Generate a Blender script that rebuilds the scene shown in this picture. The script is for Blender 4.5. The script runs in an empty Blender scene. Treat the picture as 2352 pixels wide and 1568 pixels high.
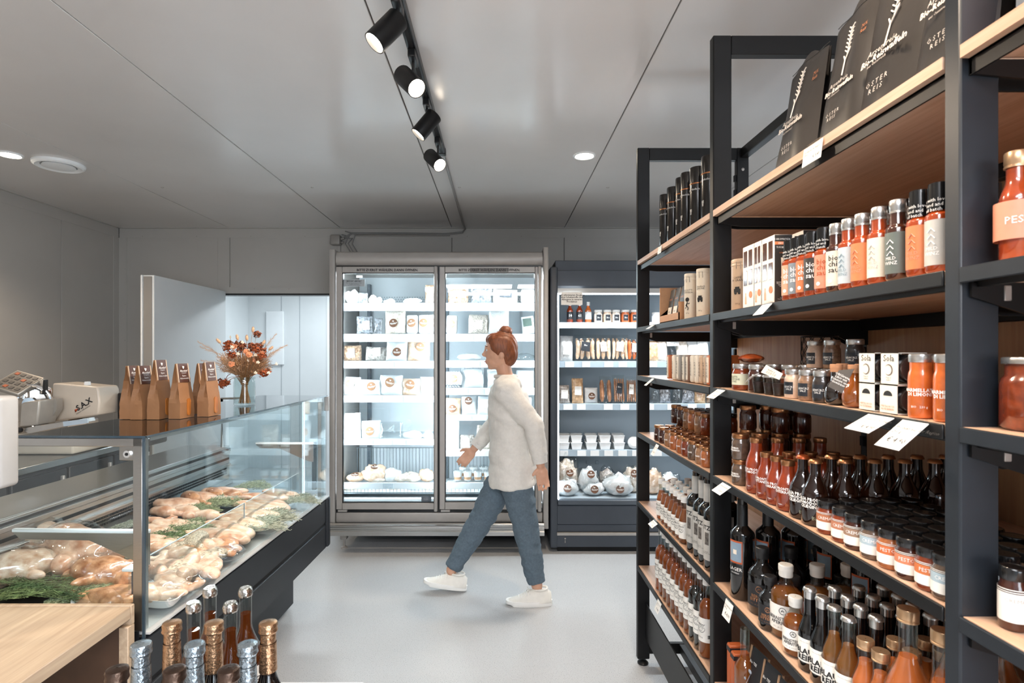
import bpy, bmesh, math, random
from mathutils import Vector, Matrix, noise, Euler
random.seed(7)
PI = math.pi
C = bpy.context.scene.collection
SC = bpy.context.scene

# ---------------------------------------------------------------- camera
H0 = 1.5
FPX, U0, V0 = 1280.0, 1148.0, 811.0          # focal length and vanishing point in photo pixels (2352 x 1568)
cam_d = bpy.data.cameras.new('camera'); cam = bpy.data.objects.new('camera', cam_d); C.objects.link(cam)
cam.location = (0, 0, H0); cam.rotation_euler = (PI/2, 0, 0)
cam_d.sensor_width = 36.0; cam_d.lens = 36.0*FPX/2352
cam_d.shift_x = (1176-U0)/2352; cam_d.shift_y = (V0-784)/2352
cam_d.clip_start = 0.02; cam_d.clip_end = 60
cam_d.dof.use_dof = True; cam_d.dof.focus_distance = 3.4; cam_d.dof.aperture_fstop = 9.0
SC.camera = cam

def at(u, v, D):
    return Vector(((u-U0)/FPX*D, D, H0-(v-V0)/FPX*D))

# ---------------------------------------------------------------- world, lights, exposure
SC.view_settings.view_transform = 'Standard'; SC.view_settings.look = 'None'
SC.view_settings.exposure = 0.0; SC.view_settings.gamma = 1.0; SC.view_settings.use_curve_mapping = False
w = bpy.data.worlds.new('sky'); SC.world = w; w.use_nodes = True
w.node_tree.nodes['Background'].inputs[0].default_value = (.75, .86, 1, 1)
w.node_tree.nodes['Background'].inputs[1].default_value = 1.2
cy = SC.cycles
cy.use_denoising = True
cy.max_bounces = 8; cy.diffuse_bounces = 4; cy.glossy_bounces = 4; cy.transmission_bounces = 6
cy.transparent_max_bounces = 20; cy.sample_clamp_indirect = 6; cy.caustics_reflective = False; cy.caustics_refractive = False

def rgb(c):
    if isinstance(c, str):
        c = c.lstrip('#'); c = [int(c[i:i+2], 16) for i in (0, 2, 4)]
    return tuple(((x/255)/12.92 if x/255 <= .04045 else ((x/255+.055)/1.055)**2.4) for x in c[:3]) + (1.0,)

def area_light(name, loc, rot, sx, sy, power, col=(1, 1, 1), spread=PI):
    l = bpy.data.lights.new(name, 'AREA'); l.shape = 'RECTANGLE'; l.size = sx; l.size_y = sy
    l.energy = power; l.color = col; l.spread = spread
    o = bpy.data.objects.new(name, l); o.location = loc; o.rotation_euler = rot; C.objects.link(o); return o
def spot_light(name, loc, target, power, col, size=1.2, blend=.6, r=.03):
    l = bpy.data.lights.new(name, 'SPOT'); l.energy = power; l.color = col; l.spot_size = size; l.spot_blend = blend; l.shadow_soft_size = r
    o = bpy.data.objects.new(name, l); o.location = loc
    o.rotation_euler = (Vector(target)-Vector(loc)).to_track_quat('-Z', 'Y').to_euler(); C.objects.link(o); return o

WARM = (1, .80, .60); COOL = (.86, .94, 1.0); DAY = (.84, .92, 1.0)
# daylight through the shop front behind the photographer (glazed from wall to wall)
area_light('shopfront_daylight', (1.72, -2.55, 1.30), (PI/2, 0, 0), 1.8, 2.1, 110, DAY)
# flat ceiling luminaires of the shop part behind the photographer
PANELS = [(-.35, -.85), (.85, -.85), (-.35, -2.0), (.85, -2.0)]
for x, y in PANELS:
    area_light('ceiling_panel_lamp', (x, y, 2.61), (0, 0, 0), 1.1, .55, 46, (.97, .97, 1.0))
# ceiling downlights, one row in view, one row over the photographer
CEIL = 2.655
DOWN = [(.494, 3.256), (-2.85, 3.24), (.494, .9), (-2.85, .9), (.494, -1.3)]
for x, y in DOWN:
    spot_light('downlight_lamp', (x, y, CEIL-.03), (x, y, 0), 60, WARM, 2.3, .8, .06)
# track spots: position of the lamp head and where it points
TRACK_X = -.325
SPOTS = [((-.36, 1.74, 2.50), (-1.35, 1.35, 1.2), 90), ((-.33, 2.06, 2.50), (.85, .95, 1.0), 66),
         ((-.33, 2.46, 2.50), (-1.5, 2.25, 1.0), 90), ((-.335, 2.9, 2.50), (.9, 1.6, 1.0), 70), ((-.33, 1.1, 2.50), (.75, .55, 1.1), 48)]

# ---------------------------------------------------------------- materials
MATS = {}
def newmat(name):
    m = bpy.data.materials.new(name); m.use_nodes = True
    n = m.node_tree.nodes; b = n['Principled BSDF']
    return m, n, m.node_tree.links, b
def M(name, col, rough=.5, metal=0, spec=.5, coat=0, trans=0, emit=0, var=.0, scale=20, bump=0, bscale=None, vec='Object', stretch=None, col2=None, sss=0):
    """a principled material whose colour (and relief) is varied by procedural noise"""
    if name in MATS: return MATS[name]
    m, n, L, b = newmat(name); MATS[name] = m
    c = rgb(col)
    b.inputs['Base Color'].default_value = c; b.inputs['Roughness'].default_value = rough; b.inputs['Metallic'].default_value = metal
    b.inputs['Specular IOR Level'].default_value = spec; b.inputs['Coat Weight'].default_value = coat; b.inputs['Coat Roughness'].default_value = .08
    b.inputs['Transmission Weight'].default_value = trans
    if sss: b.inputs['Subsurface Weight'].default_value = sss; b.inputs['Subsurface Radius'].default_value = (.02, .008, .005)
    if emit: b.inputs['Emission Color'].default_value = c; b.inputs['Emission Strength'].default_value = emit
    if var or bump or col2:
        tc = n.new('ShaderNodeTexCoord'); mp = n.new('ShaderNodeMapping'); L.new(tc.outputs[vec], mp.inputs[0])
        if stretch: mp.inputs['Scale'].default_value = stretch
        nz = n.new('ShaderNodeTexNoise'); nz.inputs['Scale'].default_value = scale; nz.inputs['Detail'].default_value = 4
        L.new(mp.outputs[0], nz.inputs['Vector'])
        if var or col2:
            r = n.new('ShaderNodeValToRGB'); r.color_ramp.elements[0].position = .3; r.color_ramp.elements[1].position = .7
            a = c; d = rgb(col2) if col2 else c
            r.color_ramp.elements[0].color = tuple(min(1, x*(1-var)) for x in a[:3])+(1,)
            r.color_ramp.elements[1].color = tuple(min(1, x*(1+var)) for x in d[:3])+(1,)
            L.new(nz.outputs[0], r.inputs[0]); L.new(r.outputs[0], b.inputs['Base Color'])
        if bump:
            nb = nz
            if bscale:
                nb = n.new('ShaderNodeTexNoise'); nb.inputs['Scale'].default_value = bscale; nb.inputs['Detail'].default_value = 3; L.new(mp.outputs[0], nb.inputs['Vector'])
            bp = n.new('ShaderNodeBump'); bp.inputs['Strength'].default_value = bump; bp.inputs['Distance'].default_value = .004
            L.new(nb.outputs[0], bp.inputs['Height']); L.new(bp.outputs[0], b.inputs['Normal'])
    return m
def thin(name, tint, refl=1.0, rough=.01, ior=1.5, body=0.0, bodycol=None):
    """thin clear sheet or bottle wall: tinted transparency under a fresnel mirror, with a share of cloudy body colour"""
    if name in MATS: return MATS[name]
    m = bpy.data.materials.new(name); m.use_nodes = True; MATS[name] = m
    n = m.node_tree.nodes; L = m.node_tree.links
    n.remove(n['Principled BSDF']); out = n['Material Output']
    t = n.new('ShaderNodeBsdfTransparent'); t.inputs[0].default_value = rgb(tint)
    g = n.new('ShaderNodeBsdfGlossy'); g.inputs['Roughness'].default_value = rough; g.inputs['Color'].default_value = (refl, refl, refl, 1)
    f = n.new('ShaderNodeFresnel'); ge = n.new('ShaderNodeNewGeometry'); mi = n.new('ShaderNodeMix'); mi.inputs[2].default_value = ior; mi.inputs[3].default_value = 1/ior
    L.new(ge.outputs['Backfacing'], mi.inputs[0]); L.new(mi.outputs[0], f.inputs[0])       # the same mirror share on both faces of a sheet
    mx = n.new('ShaderNodeMixShader'); last = t
    if body:
        d = n.new('ShaderNodeBsdfDiffuse'); d.inputs[0].default_value = rgb(bodycol or tint)
        tl = n.new('ShaderNodeBsdfTranslucent'); tl.inputs[0].default_value = rgb(bodycol or tint)
        m2 = n.new('ShaderNodeMixShader'); m2.inputs[0].default_value = .5; L.new(d.outputs[0], m2.inputs[1]); L.new(tl.outputs[0], m2.inputs[2])
        m3 = n.new('ShaderNodeMixShader'); m3.inputs[0].default_value = body; L.new(t.outputs[0], m3.inputs[1]); L.new(m2.outputs[0], m3.inputs[2]); last = m3
    L.new(f.outputs[0], mx.inputs[0]); L.new(last.outputs[0], mx.inputs[1]); L.new(g.outputs[0], mx.inputs[2]); L.new(mx.outputs[0], out.inputs[0])
    return m
def emitmat(name, col, s):
    if name in MATS: return MATS[name]
    m, n, L, b = newmat(name); MATS[name] = m
    b.inputs['Base Color'].default_value = rgb(col); b.inputs['Emission Color'].default_value = rgb(col); b.inputs['Emission Strength'].default_value = s
    return m
def floor_mat():
    m, n, L, b = newmat('epoxy_floor')
    tc = n.new('ShaderNodeTexCoord')
    v = n.new('ShaderNodeTexNoise'); v.inputs['Scale'].default_value = 260; v.inputs['Detail'].default_value = 2; L.new(tc.outputs['Object'], v.inputs['Vector'])
    r = n.new('ShaderNodeValToRGB'); e = r.color_ramp.elements; e[0].position = .30; e[0].color = rgb('6f7072'); e[1].position = .40; e[1].color = rgb('c6c6c6')
    e2 = r.color_ramp.elements.new(.68); e2.color = rgb('c8c8c7'); e3 = r.color_ramp.elements.new(.74); e3.color = rgb('dcdcdb')
    L.new(v.outputs[0], r.inputs[0])
    w = n.new('ShaderNodeTexNoise'); w.inputs['Scale'].default_value = 1.3; w.inputs['Detail'].default_value = 5; L.new(tc.outputs['Object'], w.inputs['Vector'])
    mx = n.new('ShaderNodeMix'); mx.data_type = 'RGBA'; mx.blend_type = 'MULTIPLY'; mx.inputs[0].default_value = .22
    L.new(r.outputs[0], mx.inputs[6]); L.new(w.outputs[0], mx.inputs[7]); L.new(mx.outputs[2], b.inputs['Base Color'])
    b.inputs['Roughness'].default_value = .28; b.inputs['Specular IOR Level'].default_value = .45
    bp = n.new('ShaderNodeBump'); bp.inputs['Strength'].default_value = .06; bp.inputs['Distance'].default_value = .002; L.new(v.outputs[0], bp.inputs['Height']); L.new(bp.outputs[0], b.inputs['Normal'])
    return m
def wood_mat(name, c1, c2, axis, rough=.45):
    if name in MATS: return MATS[name]
    m, n, L, b = newmat(name); MATS[name] = m
    tc = n.new('ShaderNodeTexCoord'); mp = n.new('ShaderNodeMapping'); L.new(tc.outputs['Object'], mp.inputs[0])
    s = [22, 22, 22]; s[axis] = 1.2; mp.inputs['Scale'].default_value = s
    nz = n.new('ShaderNodeTexNoise'); nz.inputs['Scale'].default_value = 3.2; nz.inputs['Detail'].default_value = 6; nz.inputs['Distortion'].default_value = .6
    L.new(mp.outputs[0], nz.inputs['Vector'])
    r = n.new('ShaderNodeValToRGB'); e = r.color_ramp.elements; e[0].position = .32; e[0].color = rgb(c1); e[1].position = .7; e[1].color = rgb(c2)
    L.new(nz.outputs[0], r.inputs[0]); L.new(r.outputs[0], b.inputs['Base Color']); b.inputs['Roughness'].default_value = rough
    bp = n.new('ShaderNodeBump'); bp.inputs['Strength'].default_value = .08; bp.inputs['Distance'].default_value = .002; L.new(nz.outputs[0], bp.inputs['Height']); L.new(bp.outputs[0], b.inputs['Normal'])
    return m

PANEL = M('coated_wall_panel', 'b9b6b1', .38, var=.03, scale=3, bump=.02, bscale=900)
CPANEL = M('coated_ceiling_panel', 'd6d3d0', .19, spec=.55, var=.03, scale=2, bump=.015, bscale=40)
TRIMM = M('trim_sheet', 'bab7b2', .4, var=.02, scale=5)
JOINT = M('joint_dark', '3a3836', .8, var=.1)  # dark backing that shows in the gaps between panels
COLDW = M('cold_room_panel', 'dfe3e4', .35, var=.02, scale=4)
FLOOR = floor_mat()
WOOD = wood_mat('shelf_board_wood', 'bf977a', 'd3b198', 1)
WOODP = wood_mat('back_panel_wood', 'b08562', 'c59c74', 2)
BEECH = wood_mat('beech_table', 'a58f78', 'bba78e', 1, .4)
BLACK = M('black_powder_coat', '0d0d0e', .45, spec=.32, var=.12, scale=40, bump=.03, bscale=700)
BLACK_DAYLIT = M('black_powder_coat_daylit', '1f242a', .42, spec=.4, var=.08, scale=30, bump=.03, bscale=700)  # rack's black coat again, daylight on its near end put into the colour
BLK = M('black_plastic', '101113', .35, var=.1, scale=50)
STEEL = M('brushed_steel', 'a9a8a5', .3, metal=1, var=.07, scale=30, stretch=(1, 1, 40), bump=.02)
STEELH = M('brushed_steel_long', 'b3b2b0', .3, metal=1, var=.07, scale=30, stretch=(30, 1, 30), bump=.02)
ALU = M('satin_aluminium', 'aaa5a0', .42, metal=.35, var=.04, scale=12)
ALUP = M('painted_aluminium', '9b9792', .4, metal=.3, var=.03, scale=8)
CHROME = M('chrome', 'e4e4e4', .08, metal=1, var=.02)
GLASS = thin('clear_glass', 'f4f9fa', ior=1.45)
GLASST = thin('smoked_glass_top', '8f979b', ior=1.62)
ACRYL = thin('acrylic', 'f0f6f8', ior=1.4)
EDGEG = M('glass_edge', '33424c', .15, spec=.8, var=.1)
WHITE = M('white_enamel', 'eef1f2', .4, var=.02, scale=9)
LINER = M('fridge_liner', 'dfe6ea', .45, var=.02, scale=6)
PAPER = M('white_paper', 'f1efea', .7, var=.03, scale=60)
INK = M('black_ink', '141416', .6, var=.05)
INKW = M('white_ink', 'f4f2ee', .6, var=.03)
DARKIN = M('dark_cavity', '0b0b0c', .8, var=.1)

# ---------------------------------------------------------------- mesh helpers
class MB:
    def __init__(s): s.v = []; s.f = []
    def add(s, vs, fs, mat=None):
        o = len(s.v)
        s.v += [tuple(mat @ Vector(p)) if mat else tuple(p) for p in vs]
        s.f += [tuple(i+o for i in f) for f in fs]; return s
    def box(s, x0, x1, y0, y1, z0, z1, c=0, mat=None):
        if x0 > x1: x0, x1 = x1, x0
        if y0 > y1: y0, y1 = y1, y0
        if z0 > z1: z0, z1 = z1, z0
        if c <= 0:
            vs = [(x, y, z) for z in (z0, z1) for y in (y0, y1) for x in (x0, x1)]
            return s.add(vs, [(0, 2, 3, 1), (4, 5, 7, 6), (0, 1, 5, 4), (2, 6, 7, 3), (0, 4, 6, 2), (1, 3, 7, 5)], mat)
        c = min(c, (x1-x0)*.49, (y1-y0)*.49, (z1-z0)*.49)
        bm = bmesh.new(); bmesh.ops.create_cube(bm, size=1)
        for q in bm.verts: q.co = (x0 if q.co.x < 0 else x1, y0 if q.co.y < 0 else y1, z0 if q.co.z < 0 else z1)
        bmesh.ops.bevel(bm, geom=bm.edges[:], offset=c, segments=1, affect='EDGES')
        bm.verts.index_update(); vs = [tuple(q.co) for q in bm.verts]; fs = [[q.index for q in f.verts] for f in bm.faces]; bm.free()
        return s.add(vs, fs, mat)
    def rbox(s, x0, x1, y0, y1, z0, z1, r, seg=3, mat=None):
        bm = bmesh.new(); bmesh.ops.create_cube(bm, size=1)
        for q in bm.verts: q.co = (x0 if q.co.x < 0 else x1, y0 if q.co.y < 0 else y1, z0 if q.co.z < 0 else z1)
        bmesh.ops.bevel(bm, geom=bm.edges[:], offset=r, segments=seg, affect='EDGES', profile=.5)
        bm.verts.index_update(); vs = [tuple(q.co) for q in bm.verts]; fs = [[q.index for q in f.verts] for f in bm.faces]; bm.free()
        return s.add(vs, fs, mat)
    def lathe(s, prof, seg=20, mat=None, cap0=True, cap1=True):
        vs = []; fs = []; n = len(prof)
        for r, z in prof:
            for k in range(seg):
                a = 2*PI*k/seg; vs.append((r*math.cos(a), r*math.sin(a), z))
        for i in range(n-1):
            for k in range(seg):
                k2 = (k+1) % seg; fs.append((i*seg+k, i*seg+k2, (i+1)*seg+k2, (i+1)*seg+k))
        if cap0: fs.append(tuple(reversed(range(seg))))
        if cap1: fs.append(tuple(range((n-1)*seg, n*seg)))
        return s.add(vs, fs, mat)
    def cyl(s, p0, p1, r0, r1=None, seg=12):
        p0 = Vector(p0); p1 = Vector(p1); d = p1-p0; r1 = r0 if r1 is None else r1
        q = d.to_track_quat('Z', 'Y').to_matrix().to_4x4(); q.translation = p0
        return s.lathe([(r0, 0), (r1, d.length)], seg, q)
    def tube(s, pts, r, seg=6):
        pts = [Vector(p) for p in pts]; n = len(pts); vs = []; fs = []
        rr = r if isinstance(r, (list, tuple)) else [r]*n
        up = Vector((.013, .021, 1))
        for i, p in enumerate(pts):
            d = (pts[min(i+1, n-1)]-pts[max(i-1, 0)]).normalized()
            u = (up if abs(d.z) < .9 else Vector((1, .03, 0))); x = d.cross(u).normalized(); y = d.cross(x).normalized()
            for k in range(seg):
                a = 2*PI*k/seg; vs.append(p+(x*math.cos(a)+y*math.sin(a))*rr[i])
        for i in range(n-1):
            for k in range(seg):
                k2 = (k+1) % seg; fs.append((i*seg+k, i*seg+k2, (i+1)*seg+k2, (i+1)*seg+k))
        fs.append(tuple(reversed(range(seg)))); fs.append(tuple(range((n-1)*seg, n*seg)))
        return s.add(vs, fs)
    def prism(s, poly, axis, a0, a1):
        """extrude a 2D polygon; axis 0: (y,z) along x, 1: (x,z) along y, 2: (x,y) along z"""
        def p3(p, a): return (a, p[0], p[1]) if axis == 0 else ((p[0], a, p[1]) if axis == 1 else (p[0], p[1], a))
        n = len(poly)
        vs = [p3(p, a0) for p in poly]+[p3(p, a1) for p in poly]
        fs = [tuple(range(n)), tuple(reversed(range(n, 2*n)))]+[(i, i+n, (i+1) % n+n, (i+1) % n) for i in range(n)]
        return s.add(vs, fs)
    def grid(s, fn, nu, nv, mat=None):
        vs = [fn(i/nu, j/nv) for j in range(nv+1) for i in range(nu+1)]
        fs = [(j*(nu+1)+i, j*(nu+1)+i+1, (j+1)*(nu+1)+i+1, (j+1)*(nu+1)+i) for j in range(nv) for i in range(nu)]
        return s.add(vs, fs, mat)
    def ell(s, c, r, nu=14, nv=9, rot=None):
        Mx = Matrix.Translation(c) @ (rot.to_matrix().to_4x4() if rot else Matrix.Identity(4))
        vs = [(0, 0, -r[2])]; fs = []
        for j in range(1, nv):
            t = -PI/2+PI*j/nv
            for i in range(nu):
                a = 2*PI*i/nu; vs.append((r[0]*math.cos(t)*math.cos(a), r[1]*math.cos(t)*math.sin(a), r[2]*math.sin(t)))
        vs.append((0, 0, r[2])); top = len(vs)-1
        for i in range(nu):
            fs.append((0, 1+(i+1) % nu, 1+i)); fs.append((top, 1+(nv-2)*nu+i, 1+(nv-2)*nu+(i+1) % nu))
        for j in range(nv-2):
            for i in range(nu): fs.append((1+j*nu+i, 1+j*nu+(i+1) % nu, 1+(j+1)*nu+(i+1) % nu, 1+(j+1)*nu+i))
        return s.add(vs, fs, Mx)
    def arc(s, r, z0, z1, a0, a1, n=14):
        """patch of a cylinder wall, angle measured from the front (-Y)"""
        return s.grid(lambda u, v: (r*math.sin(a0+(a1-a0)*u), -r*math.cos(a0+(a1-a0)*u), z0+(z1-z0)*v), n, 1)
    def mesh(s, name, smooth=40):
        m = bpy.data.meshes.new(name); m.from_pydata(s.v, [], s.f); m.update()
        bm = bmesh.new(); bm.from_mesh(m); bmesh.ops.recalc_face_normals(bm, faces=bm.faces); bm.to_mesh(m); bm.free()
        if smooth:
            m.shade_smooth(); m.set_sharp_from_angle(angle=math.radians(smooth))
        return m

CACHE = {}
def cached(key, fn, smooth=40):
    if key not in CACHE:
        r = fn(); CACHE[key] = r.mesh(str(key[0] if isinstance(key, tuple) else key), smooth) if isinstance(r, MB) else r
    return CACHE[key]

def setmat(o, mat):
    me = o.data
    if not me.materials: me.materials.append(mat); return
    if me.materials[0] != mat:
        o.material_slots[0].link = 'OBJECT'; o.material_slots[0].material = mat
LABELS = set()
def tag(o, label, cat, group=None):
    o['label'] = label; o['category'] = cat
    if group: o['group'] = group
    LABELS.add(label); return o
def thing(name, label, cat, loc=(0, 0, 0), rz=0, group=None, rot=None, scale=None):
    o = bpy.data.objects.new(name, None); C.objects.link(o); o.empty_display_size = .05
    o.location = loc; o.rotation_euler = rot if rot else (0, 0, rz)
    if scale: o.scale = scale
    return tag(o, label, cat, group)
def part(name, me, mat, parent=None, loc=(0, 0, 0), rot=(0, 0, 0), label=None, smooth=40, stuff=False):
    if isinstance(me, MB): me = me.mesh(name, smooth)
    o = bpy.data.objects.new(name, me); C.objects.link(o); setmat(o, mat)
    o.location = loc; o.rotation_euler = rot
    if parent is not None: o.parent = parent
    if label: o['label'] = label
    if stuff: o['kind'] = 'stuff'
    return o
def struct(name, me, mat, loc=(0, 0, 0), smooth=40):
    o = part(name, me, mat, None, loc, smooth=smooth); o['kind'] = 'structure'; return o

def text(s, size, bend=0, align='CENTER', lines=1.0, bold=0, shear=0, spacing=1.0, res=1):
    """flat (or cylinder-bent) lettering standing upright, facing -Y, centred on its own origin"""
    key = ('lettering', s, size, bend, align, lines, bold, shear, spacing)
    if key in CACHE: return CACHE[key]
    cu = bpy.data.curves.new('lettering', 'FONT'); cu.body = s; cu.size = size; cu.align_x = align; cu.align_y = 'CENTER'
    cu.resolution_u = res; cu.space_line = lines; cu.shear = shear; cu.space_character = spacing; cu.offset = bold
    o = bpy.data.objects.new('lettering', cu); C.objects.link(o)
    dg = bpy.context.evaluated_depsgraph_get(); me = bpy.data.meshes.new_from_object(o.evaluated_get(dg))
    bpy.data.objects.remove(o); bpy.data.curves.remove(cu)
    for q in me.vertices:
        x, y = q.co.x, q.co.y
        q.co = (bend*math.sin(x/bend), -bend*math.cos(x/bend), y) if bend else (x, 0, y)
    me.update(); me.materials.clear(); CACHE[key] = me; return me
ORD = ['first', 'second', 'third', 'fourth', 'fifth', 'sixth', 'seventh', 'eighth', 'ninth', 'tenth', 'eleventh', 'twelfth', 'thirteenth', 'fourteenth', 'fifteenth', 'sixteenth', 'seventeenth', 'eighteenth', 'nineteenth', 'twentieth']

def evaluate(mesh, mods):
    o = bpy.data.objects.new('tmp', mesh); C.objects.link(o)
    for kind, kw in mods:
        m = o.modifiers.new(kind, kind)
        for k, v in kw.items(): setattr(m, k, v)
    dg = bpy.context.evaluated_depsgraph_get(); dg.update()
    me = bpy.data.meshes.new_from_object(o.evaluated_get(dg)); bpy.data.objects.remove(o); return me
# ================================================================ ROOM
XL, XR, YB, YF = -3.52, 2.7, 5.15, -2.8
struct('floor', MB().box(XL-.1, XR+.1, YF-.1, 7.6, -.05, 0), FLOOR)
SEAM = [-3.52, -2.495, -1.469, -.443, .595, 1.63, 2.7]
ceil = struct('ceiling', MB().box(XL-.1, XR+.1, YF-.1, YB+.1, CEIL+.012, CEIL+.06), JOINT)
for a, b in zip(SEAM[:-1], SEAM[1:]):
    part('ceiling_panel', MB().box(a+.0025, b-.0025, YF, YB, CEIL, CEIL+.014, .002), CPANEL, ceil)
sm = MB().lathe([(.011, 0), (.009, -.003), (.004, -.006)], 10).mesh('screw')
for u in (31, 373, 717, 1055, 1396, 1740, 2080):
    p = at(u, 430, 1.155*FPX/381); part('screw', sm, ALU, ceil, (p.x, p.y, CEIL))
def seams_wall(name, x0, x1, holes, xs, y, axis):
    pass
# back wall with the cold-room doorway
OX0, OX1, OZ = -2.607, -1.50, 2.05
wb = struct('wall_back', MB().box(XL-.1, OX0-.004, YB+.01, YB+.1, 0, CEIL).box(OX1+.004, XR, YB+.01, YB+.1, 0, CEIL).box(OX0-.01, OX1+.01, YB+.01, YB+.1, OZ+.002, CEIL), JOINT)
for a, b in zip(SEAM[:-1], SEAM[1:]):
    segs = [(a, b, 0)]
    out = []
    for (p, q, z) in segs:
        if q <= OX0 or p >= OX1: out.append((p, q, 0))
        else:
            if p < OX0: out.append((p, OX0, 0))
            out.append((max(p, OX0), min(q, OX1), OZ))
            if q > OX1: out.append((OX1, q, 0))
    for (p, q, z) in out:
        part('wall_panel', MB().box(p+(.002 if p == a else 0), q-(.002 if q == b else 0), YB, YB+.014, z, CEIL, .0015), PANEL, wb)
wl = struct('wall_left', MB().box(XL-.1, XL-.01, YF, YB+.1, 0, CEIL), JOINT)
ys = [5.15, 4.475, 3.45, 2.42, 1.39, .36, -.67, -1.7, -2.8]
for a, b in zip(ys[1:], ys[:-1]):
    part('wall_panel', MB().box(XL-.014, XL, a+.002, b-.002, 0, CEIL, .0015), PANEL, wl)
wr = struct('wall_right', MB().box(XR, XR+.1, YF, YB+.1, 0, CEIL), PANEL)
wf = struct('wall_front', MB().box(XL, -1.2, YF-.1, YF, 0, CEIL).box(-1.2, XR, YF-.1, YF, 2.55, CEIL).box(-1.2, XR, YF-.1, YF, 0, .25), PANEL)
wi = struct('window_1', MB().box(-1.2, XR, YF-.06, YF-.04, .25, 2.55), GLASS)
fr = MB().box(-1.24, -1.19, YF-.09, YF, .22, 2.58).box(XR-.05, XR, YF-.09, YF, .22, 2.58).box(.4, .46, YF-.09, YF-.01, .25, 2.55)
part('window_frame', fr, BLACK, wi)
# sheet-metal angle trims
def trim(n, mb, mat=TRIMM): return struct('trim_%d' % n, mb, mat)
trim(1, MB().box(XL+.055, XR, YB-.003, YB, CEIL-.088, CEIL-.004).box(XL+.055, XR, YB-.03, YB, CEIL-.004, CEIL))
trim(2, MB().box(XL, XL+.003, YF, YB-.055, CEIL-.088, CEIL-.004).box(XL, XL+.03, YF, YB-.055, CEIL-.004, CEIL))
trim(3, MB().box(XL, XL+.075, YB-.004, YB, 0, CEIL-.09).box(XL, XL+.004, YB-.075, YB, 0, CEIL-.09))
trim(4, MB().box(OX0-.08, OX1, YB-.004, YB, OZ, OZ+.06))
trim(5, MB().box(OX0-.002, OX0+.016, YB-.006, YB+.1, 0, OZ).box(OX0, OX1, YB-.006, YB+.1, OZ-.014, OZ+.001), BLK)
rv = MB().ell((0, 0, 0), (.004, .003, .004), 8, 5).mesh('rivet')
t4 = bpy.data.objects['trim_4']
for k in range(5): part('rivet', rv, ALU, t4, (OX0+.02+k*.32, YB-.005, OZ+.045))
t1 = bpy.data.objects['trim_1']
for k in range(12): part('rivet', rv, ALU, t1, (-3.3+k*.5, YB-.004, CEIL-.075))
t3 = bpy.data.objects['trim_3']
for k in range(7): part('rivet', rv, ALU, t3, (XL+.06, YB-.005, .3+k*.33))
# cold room behind the doorway
cr = struct('wall_cold_room', MB().box(-3.3, -.6, 7.3, 7.4, 0, 2.5).box(-3.4, -3.3, 5.26, 7.4, 0, 2.5).box(-.6, -.5, 5.26, 7.4, 0, 2.5).box(-3.4, -.5, 5.26, 7.4, 2.5, 2.56), COLDW)
for x in (-2.86, -2.62): part('wall_joint', MB().box(x-.003, x+.003, 7.296, 7.3, 0, 2.5), M('cold_joint', 'a9b0b4', .6, var=.05), cr)
part('corner_trim', MB().box(-2.26, -2.20, 7.285, 7.3, 0, 2.5).box(-2.215, -2.205, 7.28, 7.3, 0, 2.5), WHITE, cr)
part('hatch', MB().rbox(-3.05, -2.82, 7.26, 7.3, 1.35, 2.05, .01), WHITE, cr)
area_light('cold_room_tube', (-1.7, 6.3, 2.45), (0, 0, 0), 1.6, .5, 44, COOL)
part('cold_room_lamp', MB().rbox(-2.5, -.9, 6.2, 6.4, 2.46, 2.5, .012), WHITE, cr)
# open insulated door leaf
d1 = struct('door_1', MB().rbox(OX0+.005, OX0+.09, YB-1.09, YB-.03, .02, OZ+.02, .006, 2), COLDW)
part('door_edge', MB().box(OX0+.012, OX0+.074, YB-1.094, YB-1.088, .03, OZ+.01, .001), ALUP, d1)
part('door_seal', MB().box(OX0-.006, OX0+.008, YB-1.10, YB-.05, .02, OZ+.02, .003), WHITE, d1)
part('latch', MB().rbox(OX0+.09, OX0+.125, YB-1.04, YB-.97, 1.0, 1.2, .008), ALU, d1)

# ---------------------------------------------------------------- ceiling fittings
LIT = emitmat('lamp_glow', 'fff1dc', 40)
for i, (x, y) in enumerate(DOWN):
    if i > 1 and y < .5: pass
    lab = {0: 'round recessed downlight on the ceiling between the track lights and the black racks', 1: 'round recessed downlight on the left of the ceiling beside the air vent'}.get(i)
    t = thing('downlight', lab or ('recessed downlight above the %s, outside the picture' % {2: 'rack', 3: 'cabinet side', 4: 'shop front'}[i]), 'ceiling light', (x, y, CEIL))
    part('lamp_ring', MB().lathe([(.052, 0), (.066, 0), (.064, -.006), (.055, -.007), (.052, -.004)], 28, cap0=False, cap1=False), WHITE, t)
    part('lamp_glass', MB().lathe([(.053, 0), (.053, -.003)], 24), LIT, t)
for k, (x, y) in enumerate(PANELS):
    t = thing('ceiling_luminaire', 'flat square ceiling luminaire behind the photographer, %s pair, %s one' % (('front', 'rear')[k//2], ('left', 'right')[k % 2]), 'ceiling light', (x, y, CEIL))
    part('luminaire_frame', MB().box(-.57, .57, -.295, .295, -.04, 0, .003), WHITE, t); part('diffuser', MB().box(-.55, .55, -.275, .275, -.0415, -.0405), emitmat('luminaire_glow', 'f4f6ff', 9), t)
t = thing('air_vent', 'round white plate air vent on the left of the ceiling', 'vent', (-2.69, 3.4, CEIL))
part('vent_ring', MB().lathe([(.135, 0), (.132, -.014), (.118, -.022), (.092, -.014), (.09, 0)], 36, cap0=False, cap1=False), WHITE, t)
part('vent_disc', MB().lathe([(.02, -.002), (.083, -.012), (.086, -.02), (.03, -.026), (.001, -.026)], 32), WHITE, t)
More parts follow.
